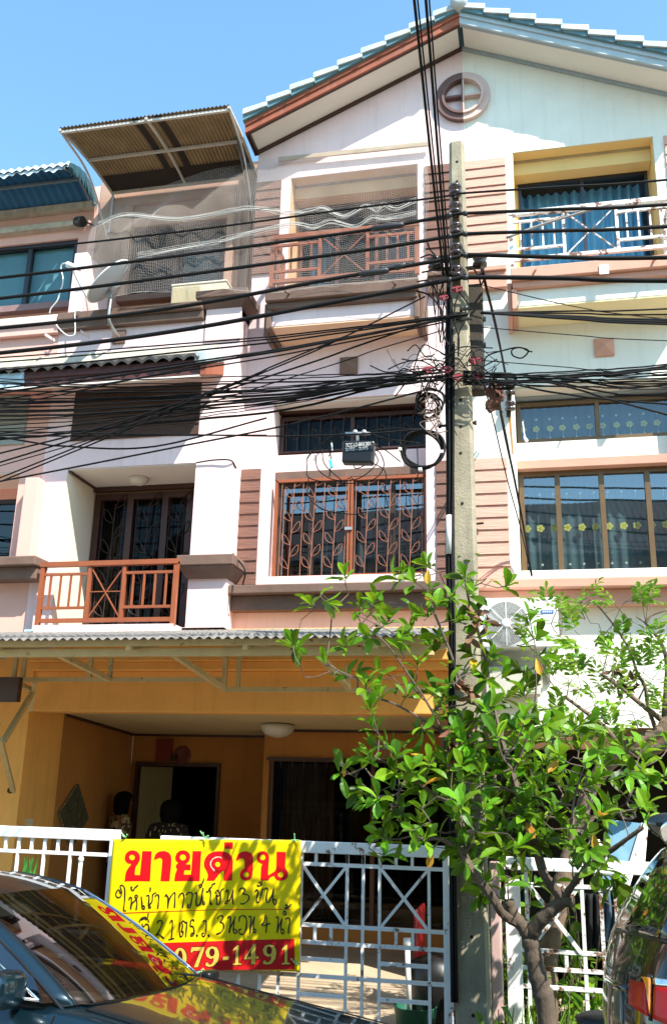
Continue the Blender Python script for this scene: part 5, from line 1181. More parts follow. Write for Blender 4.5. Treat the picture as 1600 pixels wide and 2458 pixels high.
# drop wires to the mint house with strain insulators
for i, pts in enumerate(([('u',800,330,YP-.15),('u',840,500,YP-.1),('u',940,900,6.6),('u',1060,1450,7.6),('u',1120,1830,8.7)],[('u',815,330,YP-.15),('u',860,560,YP-.1),('u',970,1000,6.7),('u',1090,1600,7.9),('u',1150,1850,8.7)])):
    tag(MB().tube(spline([at(*q_) for q_ in pts],8), .010, 6).build('drop_cable', blackrubber, smooth=True), ('left' if i == 0 else 'right')+' one of the two drop cables running down from the pole to the mint wall', 'cable')
for i, pts in enumerate(([('g',420,380,YP-.1),('g',480,620,7.2),('g',560,960,8.2),('g',640,1250,8.8),('g',710,1560,8.88)],[('g',500,430,YP-.1),('g',545,680,7.2),('g',605,960,8.2),('g',660,1250,8.8),('g',712,1555,8.88)],[('g',488,300,YP-.1),('g',500,430,6.6),('g',560,720,7.6),('g',690,1420,8.85)])):
    tag(MB().tube(spline([at(*q_) for q_ in pts],8), (.006,.011,.006)[i], 6).build('drop_cable', blackrubber, smooth=True), ('thin drop cable nearest the pole','thick drop cable','thin drop cable beside the thick one')[i]+' running down to the salmon window ledge', 'cable')
si = thing('strain_insulator', 'stack of rusty strain insulators on the mint wall beside the upper window', 'insulator', tuple(at('g',575,470,8.9)))
for y in (395,495): p = at('g',575,y,8.93); mb = MB(); mb.lathe((p.x,p.y,p.z-.07), (0,0,1), [(.02,0),(.05,.01),(.055,.03),(.03,.045),(.03,.06),(.055,.075),(.05,.10),(.02,.115)], 14); mb.build('spool', porcelain, si, smooth=True)
MB().bar(at('g',575,380,8.95), at('g',568,570,8.95), .045, .02).build('iron_plate', rustbracket, si)
lf = at('u',980,1850,YP-.05); mb = MB()
for k in range(6): mb.grid(lambda u, v_: lf+V((-.06+.10*u+.02*math.sin(k*2+v_*3), .02*math.sin(u*4+k), .09-.10*v_-.03*k+.02*math.sin(u*5+k))), 5, 4)
tag(mb.build('dead_leaves', M('dead_leaf',(.16,.07,.045),.8,.25), smooth=True, solid=.003), 'curled dead brown leaves caught on the drop cables right of the pole', 'leaves')
tag(MB().tube(spline([at('u',810,1490,YP),at('u',900,1400,YP),at('u',1080,1345,YP),at('u',1250,1310,YP),at('u',1380,1350,YP),at('u',1300,1440,YP),at('u',1190,1410,YP),at('u',1180,1340,YP),at('u',1280,1310,YP),at('u',1370,1350,YP),at('u',1430,1365,YP)],10), .0055, 6).build('loose_wire', blackrubber, smooth=True), 'loose thin wire ending in a loop in front of the mint wall', 'wire')
# coiled cables
def coil(name, k, x, y, rx, Y, n, r, lb, spread=.02, ecc=.95):
    c = at(k, x, y, Y); e = at(k, x+rx, y, Y); R_ = (e-c).length; mb = MB()
    for i in range(n):
        q_ = R_*(1-.05*i)+random.uniform(-.006,.006); o_ = V((random.uniform(-spread,spread),.01*i,random.uniform(-spread,spread)))
        mb.tube([c+o_+V((q_*math.cos(a),.012*math.sin(a*2+i),q_*ecc*math.sin(a)+.008*math.sin(3*a+i))) for a in [2*PI*j/40 for j in range(40)]], r, 6, closed=True)
    return tag(mb.build(name, blackrubber, smooth=True), lb, 'cable coil')
coil('cable_coil','f',1285,695,130,YP-.12,4,.010,'large neat black cable coil hung in front of the window left of the pole',.004)
coil('cable_coil','f',1315,415,88,YP-.14,6,.007,'small messy black cable coil hung above the large coil left of the pole',.025)
coil('cable_coil','g',540,345,72,YP-.10,2,.008,'single black cable loop on the bundle right of the pole',.01,.8)
mb = MB()
for x, y in ((1150,697),(1400,712)): a = at('f',x,y,YP-.13); mb.box(a.x-.011,a.x+.011,a.y-.02,a.y+.02,a.z-.010,a.z+.010)
for x, y in ((1270,818),): a = at('f',x,y,YP-.13); mb.box(a.x-.012,a.x+.012,a.y-.02,a.y+.02,a.z-.010,a.z+.010)
tag(mb.build('coil_tie', whitecable), 'pale ties wrapped on the large black cable coil', 'tie')
mb = MB(); random.seed(5)
for i in range(22):
    p = at('f',1350+random.uniform(-40,40),random.uniform(320,540),YP-.16); mb.tube(spline([p,p+V((random.uniform(-.06,.06),0,random.uniform(-.08,.03))),p+V((random.uniform(-.08,.08),0,random.uniform(-.16,.02)))],5), .004, 5)
tag(mb.build('wire_ends', M('grey_brown_wire',(.16,.11,.08),.6,.3)), 'bunch of frayed grey wire ends inside the small coil', 'wires')
# splice closure
SB = thing('splice_box', 'black cable splice box with white lettering hanging in front of the grilled window', 'splice box', tuple(at('f',895,705,YP-.1)))
q4 = [at('f',x,y,YP-.13) for x, y in ((797,772),(982,775),(995,642),(803,640))]
bx_ = MB().hexa(q4, [p+V((0,.09,0)) for p in q4]); bx_.build('case', M('black_case',(.012,.014,.016),.35,.1), SB, bevel=.014)
tx = MB()
for s_, x, y, hh in (('TCC-L2-BKK38X',822,682,.040),('2LFES - 2LFFS',820,706,.034)):
    vs, fs = text_mesh(s_, hh); p = at('f',x,y,YP-.135); wmax = max(v_[0] for v_ in vs); wt = (at('f',975 if hh > .035 else 955,y,YP-.135)-p).length; sc = wt/wmax
    tx.add([(p.x+v_[0]*sc, p.y, p.z+v_[1]*1.0+v_[0]*sc*.02) for v_ in vs], fs)
tx.build('lettering', plasticwhite, SB)
mb = MB()
for x in (882,935): p = at('f',x,598,YP-.12); mb.lathe(p, (0,-1,0), [(.018,0),(.016,.03),(.006,.035)], 8)
mb.bar(at('f',820,602,YP-.11), at('f',970,600,YP-.11), .02); mb.bar(at('f',890,600,YP-.11), at('f',895,645,YP-.10), .02); mb.build('hanger', galv, SB)
lw = MB()
for pts in ([(800,600),(700,640),(600,740),(590,800),(610,870),(800,900),(980,880),(1050,800),(1030,720),(1000,700)],[(590,750),(640,690),(760,620),(820,600)],[(720,680),(735,760),(725,860)],[(740,640),(742,690),(720,740)],[(995,670),(1060,700),(1150,770)],[(970,600),(1100,650),(1150,640)],[(870,775),(880,810),(920,800),(960,775)],[(600,860),(600,980),(700,1060),(860,1085),(950,1070)],[(980,775),(1060,830),(1060,960),(1080,1050)],[(640,730),(660,820),(760,880),(900,870),(1010,780),(1000,720)],[(680,690),(700,790),(820,900)],[(1250,650),(1255,800),(1250,900)],[(960,590),(1100,570),(1250,575)],[(970,610),(1120,640),(1280,660)]):
    lw.tube(spline([at('f',x,y,YP-.13+random.uniform(-.02,.02)) for x, y in pts],7), .0042, 5)
tag(lw.build('fibre_leads', blackrubber, smooth=True), 'thin looping black leads hanging round the black splice box', 'wires')
p = at('f',733,785,YP-.14); tag(MB().bar(p+V((-.007,0,.035)), p+V((.010,0,-.028)), .024, .014).build('connector', M('cyan_plastic',(.10,.50,.70),.4,.1), bevel=.004), 'small cyan connector dangling left of the black splice box', 'connector')
p = at('f',740,680,YP-.14); tag(MB().bar(p+V((-.003,0,.03)), p+V((.004,0,-.03)), .010, .008).build('connector', plasticwhite, bevel=.003), 'small white connector dangling above the cyan one', 'connector')
# stick fixed on the mint siding, white cable loop on the mint window edge
p, q_ = at('g',355,1233,8.96), at('g',412,1228,8.93); tag(MB().tube([p,q_], .012, 6).build('peg', rustbracket), 'short rusty peg sticking out of the salmon siding', 'peg')
tag(MB().tube(spline([at('g',x,y,9.02) for x, y in ((655,600),(660,640),(668,690),(685,715),(675,722),(662,690))],6), .008, 6).build('window_lead', whitecable, smooth=True), 'short white cable hanging at the left edge of the mint upper window', 'cable')
tag(MB().tube(spline([at('e',x,y,Y2_) for x, y, Y2_ in ((1140,800,8.68),(1240,785,8.67),(1335,785,8.67),(1365,820,8.75),(1378,860,8.98),(1370,1000,8.96),(1362,1200,8.96),(1345,1310,8.9),(1420,1420,8.6),(1410,1510,8.7))],7), .008, 6).build('wall_cable', blackrubber, smooth=True), 'thin black cable running over the pillar and down the brown siding', 'cable')
tag(MB().tube(spline([at('d',555,440,8.4),at('d',800,350,8.44),at('d',1205,228,8.44)],6), .014, 6).build('bamboo_stick', M('grey_stick',(.28,.25,.22),.8,.2), smooth=True), 'dark grey stick poked through the white balcony railing', 'stick')
for nm, pts in (('c',[(365,880),(392,925)]),):
    pass
# ================================================================== trees
leafmat = M('broad_leaf', (.092,.225,.009), .38, .3, 9, spec=.22, island=.68, grime=.0, transl=.34)
fineleaf = M('fine_leaf', (.15,.33,.03), .45, .15, 9, spec=.25, island=.35, transl=.4)
yleaf = M('yellow_leaf', (.55,.33,.02), .45, .2, 9, transl=.3, island=.3)
dleaf = M('withered_leaf', (.20,.10,.05), .8, .3, 9, island=.4)
bark = M('grey_brown_bark', (.105,.078,.056), .9, .35, 10, bump=.5, bscale=45, grime=.4, stretch=(1,1,.4))
twigm = M('twig_bark', (.13,.095,.07), .85, .3, 9)
def leaf(mb, p, d, nrm, L, W, curl=.25, tip=.62):
    d = d.normalized(); s = d.cross(nrm)
    if s.length < 1e-4: s = d.orthogonal()
    s.normalize(); nn = s.cross(d)
    prof = [(0,.05),(.22,.42),(.48,.85),(tip+.08,1.0),(.88,.70),(1.0,.06)]
    vs = []
    for t, w_ in prof:
        c = p+d*(L*t)-nn*(curl*L*t*t); up = nn*(W*.22*w_)
        vs += [c-s*(W/2*w_)+up, c, c+s*(W/2*w_)+up]
    fs = []
    for i in range(len(prof)-1): fs += [(3*i,3*i+1,3*i+4,3*i+3),(3*i+1,3*i+2,3*i+5,3*i+4)]
    mb.add(vs, fs)
def rnd(s=1): return V((random.uniform(-1,1),random.uniform(-1,1),random.uniform(-1,1)))*s
def grow(nodes, clusters, zpen=.0):
    """join each leaf cluster to the nearest point already on the tree; returns (positions, parents)"""
    pos = [n_[0] for n_ in nodes]; par = [n_[1] for n_ in nodes]; left = list(clusters)
    lead = len(pos)
    best = [min(range(lead), key=lambda i: (pos[i]-c).length*(1+.6*max(0, (pos[i].z-c.z)))) for c in left]
    done = [False]*len(left)
    def cost(i, c): d = c-pos[i]; return d.length*(1+.8*max(0,-d.z)/max(.05,d.length))+(.0 if i < lead else .05)
    bc = [cost(b, c) for b, c in zip(best, left)]
    for _ in left:
        k = min((i for i in range(len(left)) if not done[i]), key=lambda i: bc[i]); done[k] = True
        a = pos[best[k]]; c = left[k]; d = c-a; m_ = max(1, int(d.length/.06)); prev = best[k]
        side = rnd(.07*d.length)
        for s_ in range(1, m_+1):
            t = s_/m_; q_ = a.lerp(c, t)+side*math.sin(PI*t)+V((0,0,-.05*d.length*math.sin(PI*t))); pos.append(q_); par.append(prev); prev = len(pos)-1
            for i in range(len(left)):
                if not done[i]:
                    cc_ = cost(prev, left[i])
                    if cc_ < bc[i]: bc[i] = cc_; best[i] = prev
    return pos, par
def skeleton(lines):
    nodes = []; 
    for ln in lines:
        pts = spline([p for p in ln], 4); prev = -1
        if nodes:
            prev = min(range(len(nodes)), key=lambda i: (nodes[i][0]-pts[0]).length)
            if (nodes[prev][0]-pts[0]).length < .02: pts = pts[1:]
        for p in pts: nodes.append((p, prev)); prev = len(nodes)-1
    return nodes
def twigs(mb, pos, par, r0, rmin, skip=0):
    n = len(pos); cnt = [0]*n; kids = [[] for _ in range(n)]
    for i in range(n):
        if par[i] >= 0: kids[par[i]].append(i)
    for i in range(n-1, -1, -1): cnt[i] = sum(cnt[k] for k in kids[i]) or 1
    rad = [max(rmin, r0*math.sqrt(c)) for c in cnt]
    for i in range(skip, n):
        if par[i] < 0: continue
        mb.tube([pos[par[i]], pos[i]], [min(rad[par[i]], rad[i]*1.25), rad[i]], 5, cap=False)
    return rad, kids

# ---- broad-leaved tree in front of the pole
TR = thing('broadleaf_tree', 'small broad leaved tree with forked grey trunk in front of the concrete pole', 'tree', tuple(at('k',760,1560,5.75)))
YT0 = 5.75
def tk(x, y, dy=0): return at('k', x, y, YT0+dy)
def tf(x, y, dy=0): return at('F', x, y, YT0+dy)
trunk = [V((tk(760,1570).x+.01,YT0,0)), tk(740,1540), tk(690,1300), tk(650,1130), tk(622,990)]
def fat(mb, pts, r0, r1, n=10, knob=.12):
    S = spline(pts, 7); k = len(S); mb.tube(S, [(r0+(r1-r0)*i/(k-1))*(1+knob*math.sin(i*1.9)*math.sin(i*.7)) for i in range(k)], n)
mb = MB(); fat(mb, trunk, .060, .048, 12)
L1 = [tk(622,990), tk(560,900,-.03), tk(500,810,-.04), tk(478,740,-.05)]; fat(mb, [tk(618,1010)]+L1, .042, .030)
L2 = [tk(560,900,-.03), tk(440,830,-.1), tk(380,730,-.15), tk(300,620,-.2), tk(215,500,-.2), tk(150,380,-.15)]; fat(mb, [tk(575,920)]+L2[1:], .027, .016)
R1 = [tk(622,990), tk(690,880,-.05), tk(770,800,-.08), tk(850,740,-.1)]; fat(mb, [tk(628,1010)]+R1, .046, .034)
fat(mb, [tk(850,745,-.1), tk(880,748,-.13), tk(912,752,-.15)], .030, .026)
R2 = [tk(850,740,-.1), tk(790,660,-.1), tk(720,560,-.12), tk(680,430,-.1), tk(645,320,-.1), tk(600,200,-.1)]; fat(mb, R2, .030, .015)
R3 = [tk(850,740,-.1), tk(900,650,-.15), tk(1010,520,-.25), tk(1200,380,-.4), tk(1385,245,-.5)]; fat(mb, R3, .022, .010)
mb.build('trunk', bark, TR, smooth=True)
lines = [trunk, L1, L2, R1, R2, R3,
 [L2[-1], tf(1085,1960,-.1), tf(1060,1880,-.1), tf(1040,1800,0), tf(1025,1700,.0), tf(990,1630,-.05), tf(950,1570,-.1), tf(900,1500,-.15), tf(840,1450,-.2)],
 [tf(1025,1700,0), tf(960,1660,-.1), tf(900,1630,-.15), tf(830,1615,-.2)], [tf(1060,1880,-.1), tf(1000,1840,-.2), tf(930,1790,-.3), tf(870,1760,-.35)],
 [R2[-1], tf(1220,1900,-.1), tf(1190,1800,-.05), tf(1160,1700,0), tf(1140,1600,.05), tf(1120,1500,.0), tf(1090,1400,-.05), tf(1075,1320,-.1)],
 [tf(1190,1800,-.05), tf(1230,1700,-.1), tf(1245,1600,-.1), tf(1240,1500,-.1)], [tf(1160,1700,0), tf(1080,1600,-.1), tf(1040,1500,-.15), tf(1000,1400,-.2), tf(985,1330,-.2)],
 [R3[2], tf(1330,1900,-.3), tf(1350,1800,-.35), tf(1380,1740,-.35)]]
nodes = skeleton(lines)
cl = [(720,1400),(700,1440),(690,1480),(688,1505),(742,1385),(790,1400),(770,1440),(810,1380),(830,1430),(870,1395),(880,1440),(920,1345),(960,1350),(905,1440),(950,1460),(930,1480),(985,1430),(990,1312),(1020,1330),(1000,1370),(1010,1400),(1040,1390),(1075,1305),(1080,1340),(1092,1380),(1100,1420),(1060,1440),(1180,1360),(1130,1345),
 (708,1575),(768,1560),(800,1572),(755,1545),(850,1592),(880,1560),(800,1500),(765,1490),(905,1570),(930,1592),(960,1600),(970,1540),(1000,1500),(1020,1480),(930,1510),(880,1612),(1010,1610),(1040,1590),(1050,1550),(1090,1520),(1100,1480),(1060,1640),(1030,1660),(1000,1650),(980,1690),(860,1480),(830,1480),(955,1410),(905,1400),(860,1430),
 (792,1772),(830,1800),(850,1760),(880,1720),(900,1740),(920,1760),(850,1830),(880,1850),(910,1870),(940,1800),(970,1780),(960,1840),(930,1890),(980,1880),(900,1905),(885,1945),(862,1960),(930,1950),(1010,1830),(1030,1780),(1040,1860),(1000,1910),(1050,1910),(1070,1820),(1060,1960),(1010,1950),(960,1930),
 (1120,1480),(1140,1520),(1170,1560),(1200,1500),(1230,1440),(1250,1480),(1210,1560),(1180,1620),(1230,1600),(1260,1560),(1150,1660),(1190,1690),(1240,1680),(1280,1700),(1130,1720),(1170,1760),(1220,1770),(1270,1760),(1110,1790),(1160,1830),(1210,1840),(1250,1850),(1300,1830),(1120,1870),(1180,1900),(1230,1910),(1290,1900),(1140,1950),(1200,1970),(1260,1960),(1310,1960),(1100,2010),(1160,2030),(1130,1580),(1100,1560),(1120,1640),(1090,1700),(1200,1740),(1150,1800),
 (1350,1830),(1380,1900),(1330,1760),(1400,1770),(1440,1790),(1470,1830),(1500,1780),(1480,1870),(1440,1885),(1350,1700),(1300,1640),(1370,1990),(1400,2020),(1415,2060),(1330,2005),(1120,1930),(1080,1900),(1090,1850),(1060,1780),(1090,1740),(1240,1800),(1290,1780),(1320,1880),(1350,1940),(1280,1860),(1220,1870),(1170,1940),(1100,1960),(1210,2010),(1140,2060)]
random.seed(3)
clp = []
for x, y in cl:
    clp.append(tf(x, y, random.gauss(-.05,.22)))
    dens = 1 if y < 1650 else (3 if x < 1010 else 6)
    for k in range(dens):
        if random.random() < (.5 if y < 1650 else .85): clp.append(tf(x+random.gauss(0,20), y+random.gauss(0,20), random.gauss(0,.28)))
pos, par = grow(nodes, clp)
tb = MB(); rad, kids = twigs(tb, pos, par, .0026, .0032); tb.build('branches', twigm, TR)
lm = MB(); ym = MB(); dm_ = MB()
for i in range(len(pos)):
    if kids[i] or i < len(nodes): continue
    d = pos[i]-pos[par[i]]; d = (d.normalized()*.8+V((0,-.25,.55))+rnd(.25)).normalized()
    a = d.orthogonal().normalized(); b = d.cross(a); nl = random.randint(5,8); a0 = random.random()*6
    F_ = pos[i].z < 2.05
    for k in range(nl):
        ang = a0+k*2.4; sp = .35+.75*(k/nl)
        ld = d*(1.0-.45*k/nl)+(a*math.cos(ang)+b*math.sin(ang))*sp
        if F_ and k > nl-3: ld.z -= .5
        L = random.triangular(.05,.155,.108); nn = (d*1.0-ld*.2+V((0,0,.4))+rnd(.3))
        p_ = pos[i]-d*(.05*k/nl)
        R_ = random.random(); tgt = ym if R_ < .009 else lm
        leaf(tgt, p_, ld, nn, L, L*random.uniform(.36,.54), random.uniform(.02,.65))
# leaves along the twigs
for i in range(len(nodes), len(pos)):
    if kids[i] and random.random() < .22:
        d = (pos[i]-pos[par[i]]).normalized(); ld = (d*.4+rnd(.8)+V((0,-.1,.35))); L = random.uniform(.07,.13); leaf(lm, pos[i], ld, V((0,-.2,1))+rnd(.4), L, L*.46, random.uniform(.1,.5))
for x, y in ((994,1322),(1005,1975),(1245,1530),(1378,1935)):
    p_ = tf(x, y, -.25); leaf(ym, p_, V((random.uniform(-.3,.3),-.2,-1)), V((0,-1,.2)), .10, .045, .1)
for x, y in ((1100,1440),(1110,1425),(1120,1450),(1095,1470),(1060,1690),(1050,1720),(1075,1735),(1085,1705),(1080,1590),(1095,1600),(1040,1740),(1060,1750)):
    p_ = tf(x, y, -.15)
    for k in range(5): leaf(dm_, p_+rnd(.03), rnd(1)+V((0,0,-.5)), rnd(1), .08, .04, .8)
lm.build('foliage', leafmat, TR); ym.build('yellowed_leaves', yleaf, TR); dm_.build('withered_leaves', dleaf, TR)

# ---- leaning tree of fine leaves in the mint yard
T2 = thing('leaning_tree', 'leaning tree with thin bare branches and fine pale green leaves in the mint yard', 'tree', tuple(V((at('k',760,1300,7.05).x,7.05,0.05))))
Y3 = 7.05
def t3(x, y, dy=0): return at('k', x, y, Y3+dy)
def tj(x, y, dy=0): return at('j', x, y, Y3+dy)
mb = MB(); b0 = [V((t3(730,1400).x,Y3,.05)), t3(745,1200), t3(790,900), t3(850,600), t3(905,400), t3(950,220), t3(1010,30)]
fat(mb, b0, .072, .055, 12)
M1 = [t3(1010,30), tj(1060,1500), tj(1150,1400,-.05), tj(1240,1300,-.1), tj(1380,1220,-.1), tj(1480,1190,-.1), tj(1549,1130,-.1), tj(1640,1000,-.1)]; fat(mb, M1, .058, .035)
M2 = [tj(1240,1300,-.1), tj(1360,1310,-.2), tj(1460,1300,-.25), tj(1560,1240,-.3), tj(1680,1150,-.3)]; fat(mb, M2, .04, .03)
M3 = [tj(1480,1190,-.1), tj(1530,1090), tj(1545,900), tj(1549,700,.05), tj(1500,560,.1), tj(1405,440,.1)]; fat(mb, M3, .03, .010)
M4 = [tj(1220,1270,-.1), tj(1150,1170,-.15), tj(1050,1080,-.2), tj(870,945,-.2)]; fat(mb, M4, .022, .011)
M5 = [tj(1510,1090), tj(1390,1000,-.1), tj(1230,870,-.15), tj(1110,790,-.2)]; fat(mb, M5, .022, .010)
M6 = [tj(1400,870,-.05), tj(1350,780), tj(1290,610,0), tj(1180,440,.05), tj(1080,320,.05), tj(1030,280,.05)]; fat(mb, [tj(1470,1150), tj(1420,1000)]+M6, .016, .005)
fat(mb, [tj(1405,440,.1), tj(1440,390,.1), tj(1549,350,.1)], .010, .006); fat(mb, [tj(1405,440,.1), tj(1340,395,.1)], .008, .004); fat(mb, [tj(1405,430,.1), tj(1425,300,.1), tj(1440,220,.1)], .006, .004)
mb.build('trunk', M('brown_bark', (.20,.14,.095), .9, .35, 10, bump=.5, bscale=45, grime=.3, stretch=(1,1,.4)), T2, smooth=True)
nodes = skeleton([b0, M1, M2, M3, M4, M5, M6])
cl = [(1300,1392),(1330,1420),(1362,1390),(1390,1450),(1350,1480),(1310,1500),(1420,1420),(1450,1400),(1480,1380),(1492,1405),(1440,1470),(1360,1540),(1390,1570),(1280,1450),(1320,1580),(1430,1560),(1490,1560),(1510,1590),(1530,1560),(1380,1640),(1340,1620),(1450,1630),(1500,1640),(1420,1680),(1330,1650),(1300,1690),(1390,1700),(1460,1590),(1270,1400),(1240,1440),(1295,1440),(1340,1560),(1370,1610),(1410,1520),(1470,1510),(1520,1500),(1440,1710),(1480,1690),(1360,1740),(1400,1740),(1320,1720),(1290,1660),(1300,1600),(1280,1560),(1310,1540),(1500,1720),(1530,1680),(1540,1620),(1350,1420),(1400,1480),(1425,1450),(1460,1440),(1380,1510),(1340,1510),(1300,1480),(1395,1540),(1450,1540),(1500,1460),(1525,1530),(1415,1600),(1350,1600),(1300,1640),(1375,1680),(1435,1650),(1470,1660),(1340,1690),(1420,1730)]
random.seed(9); clp = []
for x, y in cl:
    clp.append(at('F', x, y, Y3+random.gauss(-.05,.3)))
    for k in range(1): clp.append(at('F', x+random.gauss(0,18), y+random.gauss(0,18), Y3+random.gauss(0,.35)))
pos, par = grow(nodes, clp); tb = MB(); rad, kids = twigs(tb, pos, par, .0016, .0022); tb.build('branches', twigm, T2)
lm = MB(); dm_ = MB()
for i in range(len(pos)):
    if kids[i] or i < len(nodes): continue
    d0 = (pos[i]-pos[par[i]]).normalized()
    for s_ in range(random.randint(2,3)):      # pinnate sprays
        ax_ = (d0*.7+rnd(.8)+V((0,-.2,.25))).normalized(); s = ax_.cross(V((0,0,1)) if abs(ax_.z) < .9 else V((0,1,0))).normalized(); up = s.cross(ax_); L0 = random.uniform(.10,.18)
        for k in range(4):
            q_ = pos[i]+ax_*(L0*(k+.5)/4)
            for sd in (-1,1): leaf(lm, q_, ax_*.55+s*sd*.85+rnd(.15), up+rnd(.3), random.uniform(.055,.085), random.uniform(.024,.034), .25, .45)
        leaf(lm, pos[i]+ax_*L0, ax_, up, .07, .03, .3, .45)
for x, y in ((1430,1555),(1445,1575),(1460,1585),(1435,1590),(1470,1600)):
    for k in range(6): leaf(dm_, at('F',x,y,Y3)+rnd(.04), rnd(1)+V((0,0,-.6)), rnd(1), .07, .035, .8)
lm.build('foliage', fineleaf, T2); dm_.build('withered_leaves', dleaf, T2)
# ---- ground plants
def shrub(name, lb, x, y, z, w_, h_, n, L, wd, mat, drop=.3, Yd=.3):
    T = thing(name, lb, 'plant', (x,y,z)); mb = MB(); st = MB()
    for k in range(n):
        p = V((x+random.uniform(-w_,w_), y+random.uniform(-Yd,Yd), z)); q_ = p+V((random.uniform(-.12,.12),random.uniform(-.12,.1),random.uniform(.35,1)*h_)); st.tube([p,p.lerp(q_,.5)+rnd(.03),q_],.004,4,cap=False)
        for j in range(6): leaf(mb, p.lerp(q_,.4+.1*j), rnd(1)+V((0,-.3,.3)), V((0,-.4,1))+rnd(.5), L*random.uniform(.7,1.2), wd*random.uniform(.7,1.2), drop)
    st.build('stems', twigm, T); mb.build('leaves', mat, T); return T
shrub('leafy_shrub', 'low leafy green shrub at the foot of the forked tree trunk', at('k',520,1500,5.95).x, 5.95, 0, .22, .72, 40, .10, .05, leafmat, .3, .2)
shrub('sprouting_plant', 'bright sprouting plant on the ground between the trunk and the olive car', at('k',950,1500,6.1).x, 6.1, 0, .16, .45, 30, .12, .045, fineleaf, .3, .2)
shrub('young_bush', 'bright green bush behind the lower bars of the mint gate', at('k',900,1350,7.0).x+.05, 7.15, .08, .45, .75, 50, .11, .04, fineleaf)
shrub('yard_bush', 'leafy bush in the mint yard right behind the pale pink post', at('k',420,1000,7.0).x, 7.0, .08, .12, 1.15, 22, .15, .035, leafmat)
shrub('garden_bush', 'dark leafy bush standing behind the forked trunk at gate height', at('k',700,800,7.3).x, 7.35, .08, .35, 1.35, 34, .12, .06, leafmat)
gr = MB()
for k in range(420):
    x = random.uniform(at('k',420,1500,6.2).x, at('k',1130,1500,6.2).x); y = random.uniform(5.9,6.6); p = V((x,y,0)); h_ = random.uniform(.25,.75); d = V((random.uniform(-.25,.25),random.uniform(-.25,.15),1)).normalized()
    s = V((.008,0,0)); q_ = p+d*h_*.6; t_ = p+d*h_+V((d.x*.3,d.y*.3,-.05)); gr.add([p-s,p+s,q_+s*.8,q_-s*.8,t_], [(0,1,2,3),(3,2,4)])
o = gr.build('grass', M('blade_green', (.17,.33,.05), .5, .2, 8, island=.4, transl=.3)); o['kind'] = 'stuff'; o['label'] = 'long green grass blades round the tree foot'; o['category'] = 'grass'
# ================================================================== sedan
carpaint = M('dark_teal_paint', (.004,.020,.030), .28, .08, 2, metal=.5, spec=.5, coat=1.0, grime=.06, dirt=(.09,.075,.05))
chrome = M('chrome', (.72,.72,.72), .12, .05, 5, metal=1)
trimblack = M('black_trim', (.008,.008,.009), .35, .1, 5)
wsglass = glass('windscreen_glass', (.45,.48,.42), .17, .02, .4)
CAR = thing('parked_sedan', 'dark teal sedan parked before the gate, its windscreen mirroring the yellow banner', 'car', (-2.15,5.0,0))
th = math.radians(9.7); hdv = V((math.cos(th),-math.sin(th),0)); lfv = V((math.sin(th),math.cos(th),-.052)); CW = 1.15
ORG = V((-2.195,4.54,0))+lfv*(CW/2)          # centre of the windscreen base
def cw(x, y, z): return ORG+hdv*x+lfv*y+V((0,0,z))      # car space: x forward, y to its left
ST = [(1.74,.42,.50),(1.70,.56,.60),(1.60,.640,.67),(1.3,.705,.715),(.8,.762,.735),(.35,.812,.745),(.06,.846,.748),(-.3,.862,.75),(-1.2,.875,.755),(-2.3,.885,.75),(-2.9,.875,.735),(-3.45,.85,.70),(-3.6,.70,.64),(-3.66,.5,.6)]
def section(zt, hw, hood):
    h = [(0,zt+(.028 if hood else 0)),(.35*hw,zt+(.024 if hood else 0)),(.7*hw,zt+.010 if hood else zt),(.86*hw,zt-.006),(.945*hw,zt-.04),(hw,zt-.12),(hw+.01,min(zt-.18,.56)),(hw,.42),(hw-.03,.22)]
    return [(-a, b) for a, b in reversed(h[1:])]+h
mb = MB(); rings = []
S_ = spline([V((a,b,c)) for a, b, c in ST], 5)
for s_ in S_: rings.append([cw(s_.x, y, z) for y, z in section(s_.y, s_.z, s_.x > -.1)])
k = len(rings[0]); vs = [p for r in rings for p in r]; fs = [(i*k+j, i*k+j+1, (i+1)*k+j+1, (i+1)*k+j) for i in range(len(rings)-1) for j in range(k-1)]
fs += [tuple(range(k)), tuple((len(rings)-1)*k+j for j in range(k-1,-1,-1))]
mb.add(vs, fs); mb.build('body', carpaint, CAR, smooth=True)
# bonnet shut lines
for sd in (-1,1):
    MB().tube([cw(s_.x, sd*.80*s_.z, s_.y+.004) for s_ in S_ if .02 < s_.x < 1.64], .004, 5).build('bonnet_gap', trimblack, CAR, smooth=True)
# glasshouse
zc_, zr = .862, 1.285
def wb_(u): y = -CW/2+CW*u; return cw(.0+.14*(1-(2*u-1)**2), y, zc_+.012*(1-(2*u-1)**2))
def wt_(u): hw = CW/2-.09; y = -hw+2*hw*u; return cw(-.80+.07*(1-(2*u-1)**2), y, zr+.03*(1-(2*u-1)**2))
def ws(u, v_):
    p = wb_(u).lerp(wt_(u), v_); return p+V((0,0,.02*math.sin(PI*v_)))+hdv*(.008*math.sin(PI*v_))
MB().grid(ws, 24, 14).build('windscreen', wsglass, CAR, smooth=True)
def roofp(u, v_):
    x = -.80-1.25*v_; hw = CW/2-.09+.02*math.sin(PI*v_); y = -hw+2*hw*u; return cw(x+.07*(1-(2*u-1)**2)*(1-v_), y, zr+.03*(1-(2*u-1)**2)+.085*math.sin(PI*min(1,v_*1.1)*.9)-.02*v_)
MB().grid(roofp, 16, 14).build('roof', carpaint, CAR, smooth=True)
def rwp(u, v_): a = roofp(u,1); b = cw(-2.85,-CW/2+CW*u,.885); return a.lerp(b,v_)+V((0,0,.05*math.sin(PI*v_)))
MB().grid(rwp, 12, 8).build('rear_window', wsglass, CAR, smooth=True)
